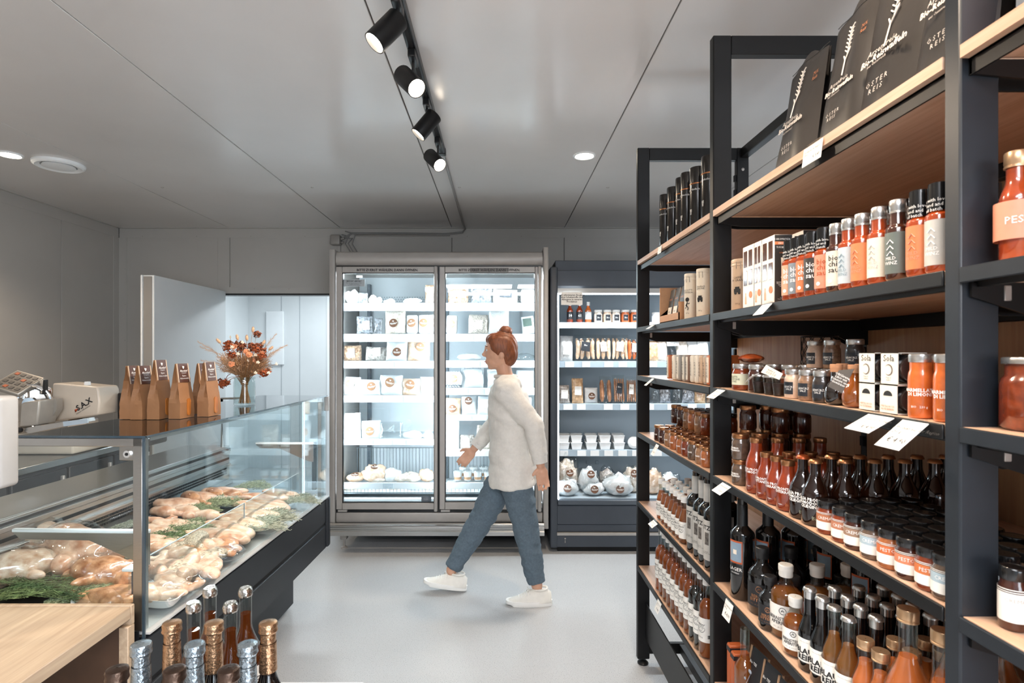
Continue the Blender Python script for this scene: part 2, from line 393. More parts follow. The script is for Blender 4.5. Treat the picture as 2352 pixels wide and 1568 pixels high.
# track with four spot heads
t = thing('ceiling_track', 'black lighting track mounted along the ceiling', 'track', (TRACK_X, 0, CEIL))
part('rail', MB().box(-.018, .018, .3, 3.15, -.032, 0, .003), BLK, t)
part('rail_groove', MB().box(-.007, .007, .32, 3.12, -.034, -.031), DARKIN, t)
part('end_cap', MB().box(-.02, .02, 3.13, 3.17, -.036, 0, .003), BLK, t)
EDGE = emitmat('spot_lens', 'fff0da', 60)
names = ['nearest of the four track spotlights, pointing left towards the counter', 'second track spotlight from the front, glaring towards the rack', 'third track spotlight from the front, tilted left over the counter', 'farthest track spotlight at the end of the rail, glaring at the camera', 'track spotlight above the photographer, out of the picture']
for (p, tg, pw), nm in zip(SPOTS, names):
    p = Vector(p); d = (Vector(tg)-p).normalized()
    o = thing('spotlight', 'black cylinder '+nm, 'spotlight', (TRACK_X, p.y+.03, CEIL-.034))
    inv = Vector((TRACK_X, p.y+.03, CEIL-.034))
    part('adapter', MB().box(-.014, .014, -.045, .045, -.03, 0, .003), BLK, o)
    part('arm', MB().tube([(0, 0, -.03), (0, 0, -.075), p-inv-d*.02], .006, 8), BLK, o)
    q = d.to_track_quat('Z', 'Y').to_euler()
    hd = part('lamp_head', MB().lathe([(.001, -.07), (.033, -.07), (.036, -.066), (.036, .05), (.033, .05), (.031, .034), (.001, .032)], 26), BLACK, o, p-inv, q)
    part('lamp_lens', MB().lathe([(.0305, .036), (.0305, .039)], 22), EDGE, hd)
    spot_light('track_lamp', p+d*.055, p+d*2, pw, WARM, 1.0, .7, .028)
# cables to the junction box
t = thing('junction_box', 'small grey cable junction box above the left end of the freezer', 'junction box', (-1.50, YB-.045, 2.535))
part('box_body', MB().rbox(-.045, .045, -.04, .04, -.045, .045, .012), ALUP, t)
part('cable_gland', MB().cyl((.045, 0, .01), (.075, 0, .02), .012).cyl((.045, 0, -.02), (.07, 0, -.02), .01), ALUP, t)
cab = M('grey_cable', '8d8c8a', .5, var=.06)
o = part('power_cable', MB().tube([(TRACK_X+.0, 3.17, CEIL-.012), (TRACK_X+.0, 3.9, CEIL-.012), (TRACK_X, 4.9, CEIL-.012), (TRACK_X+.01, 5.08, CEIL-.02), (-.34, YB-.03, CEIL-.045), (-.5, YB-.018, CEIL-.058), (-.9, YB-.016, CEIL-.05), (-1.36, YB-.016, CEIL-.05), (-1.43, YB-.03, 2.56)], .009, 8), cab)
tag(o, 'grey power cable running from the track rail to the junction box', 'cable')
o = part('cable_duct', MB().box(-1.34, -.46, YB-.02, YB-.004, CEIL-.075, CEIL-.062, .003), ALUP); tag(o, 'thin grey cable duct along the top of the back wall', 'cable duct')
for k, (x0, x1, s) in enumerate(((-1.42, -1.30, .3), (-1.45, -1.36, .24), (-1.43, -1.33, .18))):
    o = part('loose_cable', MB().tube([(x0, YB-.03, 2.62-.03*k), (x1-.02, YB-.05, 2.59-.02*k), (x1-.05, YB-.05-.012*k, 2.50), (x1, YB-.06-.02*k, 2.42), (x1+.02, YB-.1-.02*k, 2.30)], .006, 6), cab)
    tag(o, ('longest loose grey cable, right of the junction box', 'loose grey cable nearest the junction box', 'short middle loose cable beside the junction box')[k], 'cable', 'loose cables at the junction box')

# ================================================================ FREEZER (two glass doors)
S2 = FPX/4.2
def fx(u): return (u-U0)/S2
def fz(v): return H0-(v-V0)/S2
fz0 = thing('display_freezer', 'tall silver freezer with two glass doors against the back wall', 'freezer', (0, 4.2, 0))
def fp(name, mb, mat, par=None, **k): return part(name, mb, mat, par or fz0, **k)
XA, XB = fx(770), fx(1247)
fp('side_panel', MB().rbox(fx(756), fx(769), 0, .86, fz(1213), fz(572), .006, 2), ALU)
fp('side_panel', MB().rbox(fx(1248), fx(1260), 0, .86, fz(1215), fz(567), .006, 2), ALU)
fp('canopy', MB().prism([(.03, fz(608)), (.012, fz(600)), (.01, fz(588)), (.03, fz(578)), (.06, fz(575)), (.84, fz(575)), (.84, fz(608))], 0, XA, XB), ALU)
fp('top_seal', MB().box(XA, XB, .03, .06, fz(612), fz(607)), BLK)
fp('cabinet_back', MB().box(XA, XB, .72, .84, fz(1176), fz(608)), LINER)
fp('cabinet_floor', MB().box(XA, XB, .06, .74, fz(1184), fz(1160)), LINER)
fp('base_fascia', MB().rbox(XA, XB, .012, .07, fz(1201), fz(1178), .008), ALU)
fp('door_gap', MB().box(XA, XB, .025, .05, fz(1179), fz(1170)), BLK)
bump = MB().prism([(0, fz(1224)), (-.055, fz(1225)), (-.06, fz(1216)), (-.052, fz(1214)), (-.054, fz(1212)), (-.046, fz(1211)), (-.048, fz(1208)), (-.038, fz(1207)), (-.04, fz(1204)), (-.028, fz(1203)), (-.02, fz(1200)), (0, fz(1200))], 0, fx(758), fx(1249))
fp('kick_bumper', bump, STEELH)
fp('underside', MB().box(XA, XB, .1, .84, .14, .19), DARKIN)
for x in (fx(782), fx(1232)):
    for y in (.1, .75):
        fp('foot', MB().box(x-.025, x+.025, y-.025, y+.025, .07, .15, .004).cyl((x, y, .012), (x, y, .07), .008).lathe([(.026, 0), (.026, .006), (.012, .016)], 14, Matrix.Translation((x, y, 0))), ALU)
fp('rear_rail', MB().box(fx(790), fx(1225), .72, .75, .02, .05), BLK)
fp('rear_skirt', MB().box(XA, XB, .78, .80, .01, .14), DARKIN)
DOORS = [(772, 1004, 786, 997, 612, 1170, 626, 1155, 997.5, 1005.5, 'left'), (1009, 1241, 1022, 1229, 612, 1170, 626, 1153, 1235, 1243, 'right')]
for (a, b, ga, gb, vt, vb, gt, gbm, h0, h1, nm) in DOORS:
    d = fp('door', MB().box(fx(a), fx(ga), 0, .05, fz(vb), fz(vt), .004).box(fx(gb), fx(b), 0, .05, fz(vb), fz(vt), .004).box(fx(ga), fx(gb), 0, .05, fz(gt), fz(vt), .003).box(fx(ga), fx(gb), 0, .05, fz(vb), fz(gbm), .003), ALU)
    fp('glass_pane', MB().box(fx(ga)-.003, fx(gb)+.003, .02, .026, fz(gbm)-.003, fz(gt)+.003), GLASS, d)
    fp('door_gasket', MB().box(fx(ga), fx(ga)+.006, .004, .03, fz(gbm), fz(gt)).box(fx(gb)-.004, fx(gb), .004, .03, fz(gbm), fz(gt)).box(fx(ga), fx(gb), .004, .03, fz(gt)-.006, fz(gt)).box(fx(ga), fx(gb), .004, .03, fz(gbm), fz(gbm)+.006), BLK, d)
    fp('handle', MB().rbox(fx(h0), fx(h1), -.03, .004, fz(1173), fz(612), .008, 3), ALU, d)
    fp('hinge', MB().box(fx(a)+.01, fx(a)+.08, .005, .03, fz(1176), fz(1171), .002), ALU, d)
    u = 890 if nm == 'left' else 1124
    if nm == 'right': fp('sticker', MB().box(fx(1080), fx(1168), -.0015, 0, fz(625.5), fz(615)), M('grey_sticker', '6d6862', .3, var=.3, scale=40), d)
    fp('door_lettering', text('BITTE ZUERST WÄHLEN, DANN ÖFFNEN.', .0245, bold=.0006, spacing=1.02), INK, d, loc=(fx(u), -.0025, fz(620.3)))
fp('centre_mullion', MB().box(fx(1004.5), fx(1008.5), .015, .06, fz(1170), fz(612)), BLK)
n = fp('notice', MB().box(fx(787), fx(837), .016, .019, fz(657), fz(641)), M('silver_notice', 'aeb4b7', .4, metal=.3, var=.05))
fp('notice_print', text('BEWUSST GEKÜHLT', .0125, bold=.0004), INK, n, loc=(fx(812), .0145, fz(645)))
fp('notice_print', text('Bitte die Türen geschlossen halten\nsorgfältig entnehmen\nund danke für Ihre Mithilfe', .0085, lines=.95), INK, n, loc=(fx(812), .0145, fz(651.5)))
n = fp('notice', MB().box(fx(967), fx(990), .016, .019, fz(1154), fz(1140)), M('grey_label', '59626a', .4, var=.3, scale=90))
fp('notice_print', text('______\n______\n______', .012, lines=.6), INKW, n, loc=(fx(978), .0145, fz(1145)))
fp('notice', MB().box(fx(807), fx(821), .15, .153, fz(631), fz(626)), PAPER)
# inside: perforated back strip, shelves with price rails, basket
LIP = M('price_rail', 'e9eff3', .35, var=.03, scale=14)
TAGP = M('pale_price_card', 'c9d6de', .5, var=.12, scale=90)
WIRE = M('zinc_wire', '9aa5ad', .35, metal=.7, var=.05)
def shelf(parent, x0, x1, yf, yb, z, lip_h, mat, cards=(), lipmat=LIP, wire=False, name='shelf'):
    s = part(name, MB().box(x0, x1, yf+.01, yb, z-.012, z, .002), mat, parent)
    part('price_rail', MB().box(x0, x1, yf, yf+.008, z-lip_h+.004, z+.004, .002), lipmat, s)
    for (a, b, m) in cards:
        part('price_card', MB().box(a, b, yf-.003, yf, z-lip_h+.008, z), m, s)
    if wire:
        mb = MB()
        for k in range(14): mb.tube([(x0+(x1-x0)*k/13, yf+.02, z-.016), (x0+(x1-x0)*k/13, yb, z-.016)], .0025, 4)
        for k in range(4): mb.tube([(x0, yf+.05+k*.12, z-.02), (x1, yf+.05+k*.12, z-.02)], .003, 4)
        part('shelf_wires', mb, WIRE, s, stuff=True)
    return s
DP = 4.38                      # front plane of the shelves inside the freezer
SP = FPX/DP
def ix(u): return (u-U0)/SP
def iz(v): return H0-(v-V0)/SP
XI0, XM, XI1 = fx(771), ix(1007), fx(1246)
LEFTV = [(697, 18), (768, 18), (830, 17), (909, 16), (1010, 13)]
RIGHTV = [(697, 18), (768, 17), (829, 16), (892, 16), (954, 13), (1035, 14)]
rnd = random.Random(3)
for side, vs, x0, x1 in (('l', LEFTV, XI0, XM-.004), ('r', RIGHTV, XM+.004, XI1)):
    for i, (v, h) in enumerate(vs):
        cards = []
        x = x0+.03
        while x < x1-.09:
            wd = rnd.uniform(.03, .08)
            if rnd.random() < .55: cards.append((x, x+wd, TAGP if rnd.random() < .7 else PAPER))
            x += wd+rnd.uniform(.01, .05)
        shelf(fz0, x0, x1, DP-4.2, .66, iz(v), h/SP, LINER, cards, wire=True)
    z = iz(1107)
    s = shelf(fz0, x0, x1, DP-4.2-.02, .66, z-.075, .005, LINER, name='basket_floor')
    mb = MB()
    nW = 26
    for k in range(nW+1):
        xx = x0+.01+(x1-x0-.02)*k/nW
        mb.tube([(xx, .165, z-.085), (xx, .165, z)], .002, 4)
        mb.tube([(xx, .60, z-.085), (xx, .60, z+.2)], .002, 4)
    mb.tube([(x0, .165, z), (x1, .165, z)], .004, 6).tube([(x0, .60, z+.2), (x1, .60, z+.2)], .004, 6).tube([(x0, .165, z-.085), (x1, .165, z-.085)], .004, 6)
    part('basket_wires', mb, WIRE, s, stuff=True)
    part('price_rail', MB().box(x0, x1, .145, .153, z-.045, z+.004, .002), LIP, s)
    part('price_card', MB().box((x0+x1)/2-.05, (x0+x1)/2+.03, .142, .145, z-.04, z), TAGP, s)
holes = MB(); 
for r in range(6):
    for k in range(60): holes.box(-1.10+k*.0225+(r % 2)*.011, -1.094+k*.0225+(r % 2)*.011, .714, .72, 1.90+r*.018, 1.906+r*.018)
fp('back_perforation', holes, M('hole_dark', '6f7f8a', .8, var=.05), stuff=True)
grl = MB()
for k in range(110):
    if abs(ix(1007)-(-1.20+k*.0142)) > .02: grl.box(-1.20+k*.0142, -1.192+k*.0142, .098, .1005, iz(1152), iz(1149)).box(-1.20+k*.0142, -1.192+k*.0142, .098, .1005, iz(1148), iz(1145.5))
fp('air_return', MB().box(XI0, XI1, .1, .16, iz(1158), iz(1140)), WHITE)
fp('air_return_slots', grl, DARKIN, stuff=True)
for u in (815, 1013):
    fp('shelf_upright', MB().box(ix(u)-.012, ix(u)+.012, .64, .70, .33, 2.1), M('slotted_upright', '5a636b', .5, metal=.4, var=.2, scale=60))
ST = emitmat('led_strip', 'eaf5ff', 9)
for x in (XI0+.012, XM, XI1-.012):
    fp('led_strip', MB().box(x-.006, x+.006, .065, .085, .42, 2.10), ST)
fp('led_strip', MB().box(XI0+.02, XI1-.02, .09, .11, 2.118, 2.13), ST)
area_light('freezer_tubes', ((XI0+XI1)/2, 4.2+.13, 2.105), (math.radians(-22), 0, 0), 1.5, .06, 26, COOL)
area_light('freezer_tube_left', (XI0+.025, 4.285, 1.3), (PI/2, 0, math.radians(-40)), .04, 1.5, 13, COOL)
area_light('freezer_tube_mid_left', (XM-.02, 4.285, 1.3), (PI/2, 0, math.radians(40)), .04, 1.5, 13, COOL)
area_light('freezer_tube_mid_right', (XM+.02, 4.285, 1.3), (PI/2, 0, math.radians(-40)), .04, 1.5, 13, COOL)
area_light('freezer_tube_right', (XI1-.025, 4.285, 1.3), (PI/2, 0, math.radians(40)), .04, 1.5, 13, COOL)

# ================================================================ OPEN CHILLER (dark)
CX1 = 2.25
ch = thing('open_chiller', 'long dark grey open chiller with lit shelves behind the rack', 'chiller', (0, 4.2, 0))
def cp(name, mb, mat, par=None, **k): return part(name, mb, mat, par or ch, **k)
CHM = M('chiller_slate', '3a4049', .4, spec=.5, var=.06, scale=8)
CHI = M('chiller_liner', 'aebcc5', .5, var=.02, scale=5)
cp('side_panel', MB().rbox(fx(1264), fx(1281), .0, .85, .03, fz(612), .01, 3), CHM)
cp('side_panel', MB().rbox(CX1-.05, CX1, .0, .85, .03, fz(612), .01, 3), CHM)
cp('header', MB().box(fx(1277), CX1, .06, .85, fz(620), fz(595), .004), CHM)
cp('canopy', MB().prism([(.035, fz(655)), (.035, fz(620)), (.06, fz(618)), (.85, fz(618)), (.85, fz(640)), (.1, fz(660)), (.05, fz(660))], 0, fx(1281), CX1-.05), CHM)
cp('lamp_housing', MB().box(fx(1281), CX1-.05, .05, .12, fz(671), fz(660)), ALUP)
cp('led_strip', MB().box(fx(1286), CX1-.07, .06, .10, fz(673.5), fz(671)), ST)
cp('led_strip', MB().box(fx(1282), fx(1284.5), .02, .035, fz(1148), fz(672)), ST)
cp('back_liner', MB().box(fx(1281), CX1-.05, .64, .70, .3, fz(640)), CHI)
cp('deck', MB().box(fx(1281), CX1-.05, .03, .66, fz(1152), fz(1146)), CHI)
cp('front_panel', MB().box(fx(1279), CX1-.05, 0, .06, fz(1205), fz(1160), .006).box(fx(1279), CX1-.05, .008, .06, fz(1222), fz(1205), .003), CHM)
cp('front_lip', MB().box(fx(1281), CX1-.05, -.01, .04, fz(1159), fz(1148), .004), M('chiller_lip', '4a525b', .35, var=.05))
cp('bumper_strip', MB().box(fx(1279), CX1-.05, -.012, .01, fz(1229), fz(1222), .003), ALU)
cp('lower_panel', MB().box(fx(1279), CX1-.05, .004, .06, fz(1257), fz(1229), .004), CHM)
cp('lock', MB().cyl((fx(1298), .004, fz(1236)), (fx(1298), -.006, fz(1236)), .006).cyl((fx(1298), 0, fz(1240)), (fx(1298), -.003, fz(1246)), .003), ALU)
cp('plinth', MB().box(fx(1281), CX1-.05, .03, .8, 0, fz(1257)), DARKIN)
CD = 4.46; SC_ = FPX/CD
def cx(u): return (u-U0)/SC_
def cz(v): return H0-(v-V0)/SC_
CARD = M('white_price_card', 'f4f6f6', .5, var=.02, scale=60)
RAILB = M('blue_grey_rail', 'a9bac6', .4, var=.03)
CH_LV = [(741, 14), (830, 15), (928, 15), (1034, 15)]
CARDS = [[(1311, 1331), (1394, 1415), (1480, 1500)], [(1298, 1318), (1337, 1355), (1388, 1408), (1421, 1440), (1492, 1509), (1540, 1560), (1590, 1612)], [(1294, 1315), (1325, 1345), (1387, 1407), (1425, 1445), (1492, 1502), (1533, 1548), (1580, 1600), (1620, 1640)], [(1286, 1305), (1326, 1346), (1356, 1376), (1388, 1408), (1420, 1440), (1452, 1472), (1500, 1520), (1560, 1580)]]
for (v, h), cds in zip(CH_LV, CARDS):
    shelf(ch, fx(1282), CX1-.055, CD-4.2, .64, cz(v), h/SC_, CHI, [(cx(a), cx(b), CARD) for a, b in cds], RAILB if v > 800 else LIP)
hm = MB()
for r in range(4):
    for k in range(64): hm.box(.42+k*.026+(r % 2)*.013, .426+k*.026+(r % 2)*.013, .634, .64, .655+r*.017, .661+r*.017)
cp('back_perforation', hm, M('hole_blue', '75858f', .8, var=.05), stuff=True)
for x in (.75, .83, 1.2, 1.28):
    for z in (.64, .54): cp('slot_plate', MB().box(x, x+.028, .632, .64, z-.0, z+.03, .003), CHI)
area_light('chiller_tube', ((fx(1281)+CX1)/2, 4.29, fz(676)), (math.radians(-28), 0, 0), 1.7, .05, 44, COOL)
n = cp('notice', MB().box(fx(1289), fx(1338), -.0, .002, fz(700), fz(671)), PAPER)
cp('notice_print', text('Wir informieren Sie gerne\nüber Inhaltsstoffe und\nAllergene in unseren\nProdukten', .0185, bold=.0003, lines=.9), INK, n, loc=(fx(1313.5), -.001, fz(685)))
# ================================================================ RACK
XF = .664; XBK = 1.13
FRY = [2.684, 1.734, .804, -.126]; FT = .03
SHZ = [1.945, 1.625, 1.395, 1.122, .79, .48]
ROT = -PI/2
RX, RY = XF, 1.3
rack = thing('shelf_rack', 'tall black metal rack with wooden shelves along the right of the aisle', 'rack', (RX, RY, 0))
def rp(name, mb, mat, par=None, **k):
    if isinstance(mb, MB): mb.v = [(x-RX, y-RY, z) for x, y, z in mb.v]
    return part(name, mb, mat, par or rack, **k)
for i, y in enumerate(FRY):
    for (a, b, z0) in ((XF, XF+.058, .026), (XBK+.012, XBK+.07, .026)):
        rp('post', MB().box(a, b, y, y+FT, z0, 2.49, .003), BLACK if i < 2 else BLACK_DAYLIT)
        f = MB().cyl((a+.029, y+.015, .01), (a+.029, y+.015, .03), .006).lathe([(.026, 0), (.026, .006), (.018, .014), (.008, .017)], 18, Matrix.Translation((a+.029, y+.015, 0)))
        rp('foot', f, BLK)
    rp('top_bar', MB().box(XF+.057, XBK+.013, y, y+FT, 2.43, 2.489, .002), BLACK if i < 2 else BLACK_DAYLIT)
    rp('bottom_bar', MB().box(XF+.057, XBK+.013, y+.004, y+FT-.004, .05, .10, .002), BLACK)
    # slotted side of the rear post
    sl = MB()
    for k in range(30): sl.box(XBK+.004, XBK+.0125, y+.008, y+.022, .3+k*.07, .33+k*.07)
    rp('rear_slots', sl, DARKIN, stuff=True)
rp('bolt', MB().ell((XBK+.04, FRY[0]-.002, 2.385), (.008, .003, .008), 10, 6), ALU)
BAYS = [('far', FRY[1]+FT, FRY[0]), ('middle', FRY[2]+FT, FRY[1]), ('near', FRY[3]+FT, FRY[2])]
LIPD = BLACK
for bn, y0, y1 in BAYS:
    rp('back_rail', MB().box(XBK+.03, XBK+.068, y0-.001, y1+.001, 2.44, 2.488, .003), BLACK)
    rp('back_panel', MB().box(XBK+.012, XBK+.026, y0, y1, .12, 1.955), WOODP)
    rp('kick_plate', MB().box(XF+.036, XF+.042, y0, y1, .13, .30, .001), BLACK)
    rp('low_rail', MB().box(XF+.2, XF+.24, y0, y1, .06, .10, .002), BLACK)
    for i, z in enumerate(SHZ):
        wb_ = MB().box(XF+(.004 if i else -.001), XBK+.01, y0+.001, y1-.001, z-.02, z-.0012)
        s = rp('shelf', wb_, WOOD)
        if i:
            rp('front_lip', MB().box(XF-.002, XF+.003, y0, y1, z-.024, z-.0012, .0015), BLACK if bn != 'near' else BLACK_DAYLIT, s)
            rp('underframe', MB().box(XF+.02, XF+.03, y0, y1, z-.03, z-.02), BLACK, s)
        else:
            rp('front_angle', MB().box(XF+.012, XF+.016, y0, y1, z-.045, z-.02).box(XF+.012, XF+.04, y0, y1, z-.024, z-.0205), BLACK, s)
        rp('rear_rail', MB().box(XBK-.012, XBK+.012, y0, y1, z-.055, z-.02, .002), BLACK, s)
        for yy in (y0+.002, y1-.006):
            zt = z-.024
            rp('bracket', MB().prism([(XF+.012, zt), (XBK+.012, zt), (XBK+.012, zt-(.075 if i else .03)), (XBK-.03, zt-(.075 if i else .03)), (XBK-.09, zt-(.045 if i else .028)), (XF+.09, zt-(.045 if i else .028)), (XF+.012, zt-.02)], 1, yy, yy+.004), BLACK, s)
            if i: rp('clip', MB().box(XF+.058, XF+.068, yy-.002, yy+.006, z-.05, z-.028, .001), ALU, s)

# ---------------------------------------------------------------- containers
def curve_prof(r, H, nr, zs, zn, n=7, base=.004, p=1.0):
    pr = [(r-base, 0), (r, base), (r, zs)]
    for i in range(1, n+1):
        t = i/n; k = (1-math.cos(PI*t**p))/2
        pr.append((r+(nr-r)*k, zs+(zn-zs)*t))
    pr.append((nr, H)); return pr
KIND = {  # r, height, neck radius, shoulder z, neck z, label z0, z1
 'chili': (.0182, .140, .012, .090, .098, .012, .083), 'tomato': (.0255, .118, .0145, .055, .097, .02, .06), 'tomato_big': (.0265, .146, .015, .075, .122, .02, .06),
 'dark': (.0285, .139, .0105, .062, .118, .02, .06), 'wine': (.0335, .285, .0135, .185, .215, .05, .15), 'apoth': (.0365, .176, .0145, .098, .138, .022, .085),
 'apoth_small': (.0275, .134, .013, .072, .102, .018, .066), 'beer': (.0235, .180, .0115, .082, .130, .022, .074), 'juice': (.0245, .165, .0125, .075, .125, .02, .07),
 'juice_big': (.036, .262, .014, .12, .2, .03, .095), 'rose': (.0255, .268, .0115, .165, .20, .055, .135), 'rose_small': (.0215, .172, .0115, .085, .135, .02, .08),
 'sparkling': (.0402, .30, .0145, .125, .215, .04, .115), 'amber_bottle': (.0285, .232, .012, .12, .16, .03, .10), 'syrup': (.0185, .150, .011, .085, .115, .025, .075),
 'ketchup': (.026, .165, .011, .09, .135, .02, .085), 'flask': (.0165, .062, .0085, .022, .046, .01, .03),
}
def body_mesh(kind, inset=0, level=None):
    r, H, nr, zs, zn, a, b = KIND[kind]
    def f():
        if kind == 'flask':
            pr = [(.010, 0), (.0150, .004), (.0165, .016), (.0155, .027), (.011, .037), (.0075, .043), (.007, .062)]
        elif kind.startswith('apoth'): pr = curve_prof(r, H, nr, zs, zn, 8, p=1.35)
        else: pr = curve_prof(r, H, nr, zs, zn, 8 if kind != 'sparkling' else 10, p=.9 if kind in ('dark', 'beer', 'sparkling', 'juice_big') else 1.0)
        if inset:
            out = []
            for (q, z) in pr:
                z2 = min(z+inset, level if level else z)
                out.append((max(.001, q-inset), z2))
                if level and z+inset >= level:
                    break
            # trim to the level by interpolation
            if level:
                o2 = []
                for i, (q, z) in enumerate(pr):
                    if z >= level:
                        q0, z0 = pr[i-1]; t = (level-z0)/(z-z0) if z > z0 else 0
                        o2.append((max(.001, q0+(q-q0)*t-inset), level)); break
                    o2.append((max(.001, q-inset), z+(inset if i < 2 else 0)))
                out = o2
            pr = out
        return MB().lathe(pr, 22)
    return cached(('glass_body' if not inset else 'contents', kind, inset, level), f, 50)
CAPS = {  # profile builder: r, height, kind
 'screw': lambda r, h: MB().lathe([(r, 0), (r, h*.12), (r*.95, h*.15), (r*.95, h*.2), (r, h*.25), (r, h*.92), (r*.94, h), (.001, h)], 22, cap1=False),
 'crown': lambda r, h: MB().lathe([(r*1.08, 0), (r*1.05, h*.25), (r*.95, h*.7), (r*.78, h), (.001, h*1.02)], 21, cap1=False),
 'wax': lambda r, h: MB().lathe([(r*.9, 0), (r*.96, h*.1), (r*.94, h*.4), (r, h*.48), (r*1.02, h*.6), (r, h*.94), (r*.9, h), (.001, h*1.01)], 22, cap1=False),
 'sleeve': lambda r, h: MB().lathe([(r, 0), (r*.98, h*.5), (r*.97, h*.97), (r*.85, h), (.001, h)], 20, cap1=False),
 'lid': lambda r, h: MB().lathe([(r*.97, 0), (r, h*.08), (r, h*.75), (r*.97, h*.93), (r*.9, h), (r*.86, h*.96), (.001, h*.96)], 26, cap1=False),
 'wire_hood': lambda r, h: MB().lathe([(r*.82, 0), (r*.86, h*.2), (r*.85, h*.5), (r*.98, h*.52), (r*1.08, h*.6), (r*1.0, h*.75), (r*1.06, h*.88), (r*.98, h*.97), (r*.7, h*1.02), (.001, h*1.03)], 20, cap1=False),
}
def cap(par, style, r, h, z, mat, name='cap'):
    return part(name, cached((name, style, round(r, 4), round(h, 4)), lambda: CAPS[style](r, h), 35), mat, par, (0, 0, z))
def wrap(par, r, z0, z1, a, mat, name='label', off=.0005):
    return part(name, cached((name, round(r, 4), round(z0, 4), round(z1, 4), a), lambda: MB().arc(r+off, z0, z1, -a, a, 18), 60), mat, par)
def print_on(lab, s, size, r, z, mat, ang=0, **k):
    o = part('lettering', text(s, size, bend=r+.0011, **k), mat, lab, (0, 0, z)); o.rotation_euler = (0, 0, ang); return o
def fluid(name, col, dens=.55):
    c = rgb(col)
    return thin(name, col, ior=1.35, body=dens, bodycol=col)
GLB = thin('bottle_glass', 'eef4f2', ior=1.5)
DKG = M('black_bottle_glass', '0c0a0a', .06, spec=.6, coat=.3, var=.1)
BRG = M('brown_bottle_glass', '1e0d07', .07, spec=.6, coat=.4, var=.15, scale=8)
TOMATO = M('tomato_sauce', '8c3413', .22, spec=.5, coat=.8, var=.16, scale=60)
CHILI = M('chili_sauce', '93380f', .2, coat=.8, var=.18, scale=80)
CHILID = M('dark_chili_sauce', '3a1a0e', .2, coat=.8, var=.15, scale=80)
ORANGE = M('orange_marmalade', 'c4632a', .22, coat=.8, var=.12, scale=90)
JUICE = M('apricot_juice', 'c9672f', .22, coat=.9, var=.1, scale=25)
AMBER = fluid('amber_liquid', 'e08a3c', .5)
AMBERL = fluid('pale_amber_liquid', 'df9c55', .42)
ROSE = fluid('rose_liquid', 'e58542', .5)
ROSEL = fluid('light_rose_liquid', 'e89a60', .42)
GOLD = M('gold_lid', 'a97650', .3, metal=.9, var=.06, scale=30)
GOLDC = M('pale_gold_cap', 'c6a27e', .32, metal=.8, var=.06)
SILV = M('silver_cap', 'c9c7c4', .27, metal=.9, var=.05, scale=30)
BCAP = M('black_lid', '131314', .2, spec=.5, coat=.3, var=.1)
BWAX = M('black_wax', '1b1a1b', .45, var=.15)
WWAX = M('white_wax', 'e4dfd6', .4, coat=.2, var=.04, bump=.1, bscale=200)
WCAP = M('white_cap', 'ebe8e2', .4, var=.03)
WLAB = M('white_label', 'efece5', .6, var=.025, scale=90)
GLAB = M('grey_label_paper', 'b9b6b0', .6, var=.04, scale=70)
def LC(name, col): return M('label_'+name, col, .55, var=.04, scale=80)
def cont(par, kind, glass=None, fill=None, level=None):
    r, H, nr, zs, zn, a, b = KIND[kind]
    if fill and glass:
        part('contents', body_mesh(kind, .0022, level or H*.66), fill, par)
    return part('glass_body', body_mesh(kind), glass or fill, par)

def k_chili(par, sauce, lab, capm, ink, arrows=False):
    r, H, nr, zs, zn, z0, z1 = KIND['chili']
    cont(par, 'chili', None, sauce)
    l = wrap(par, r, z0, z1, 2.3, lab)
    if capm == BCAP:
        c = cap(par, 'sleeve', .0148, .044, .098, BCAP)
        for k in range(3): print_on(c, ('Made with love', 'by hand and', 'small batch')[k], .0075, .0148, .012-.0075*k+.004, INKW)
    else:
        cap(par, 'sleeve', .0118, .022, .096, SILV, 'neck_sleeve'); cap(par, 'screw', .0128, .023, .117, SILV)
    if arrows:
        for k in range(3):
            c = MB().tube([(-.005, 0, 0), (0, 0, .005), (.005, 0, 0)], .0009, 4)
            e = cached(('emblem_chevron',), lambda: MB().tube([(-.0055, 0, -.0035), (0, 0, .003), (.0055, 0, -.0035)], .0009, 4)); part('emblem', e, ink, l, (r*math.sin(.25), -(r+.001)*math.cos(.25), z0+.055-.010*k), (0, 0, .25))
        print_on(l, 'MILD\nWINZ', .008, r, z0+.022, ink, .25)
    else:
        print_on(l, 'bio\nchili\nsauce', .0155, r, z0+.044, ink, .12, align='LEFT', bold=.0002, lines=.78)
        d = cached(('emblem_disc',), lambda: MB().grid(lambda u, v: ((r+.001)*math.sin((v*.0042)*math.cos(2*PI*u)/r), -(r+.001)*math.cos((v*.0042)*math.cos(2*PI*u)/r), v*.0042*math.sin(2*PI*u)), 14, 1))
        part('emblem', d, INKW if ink == INKW else WLAB, l, (0, 0, z0+.010), (0, 0, .30))
JARP = lambda r, H: [(r*.9, 0), (r, .004), (r, H*.66), (r*.95, H*.75), (r*.86, H*.80), (r*.86, H)]
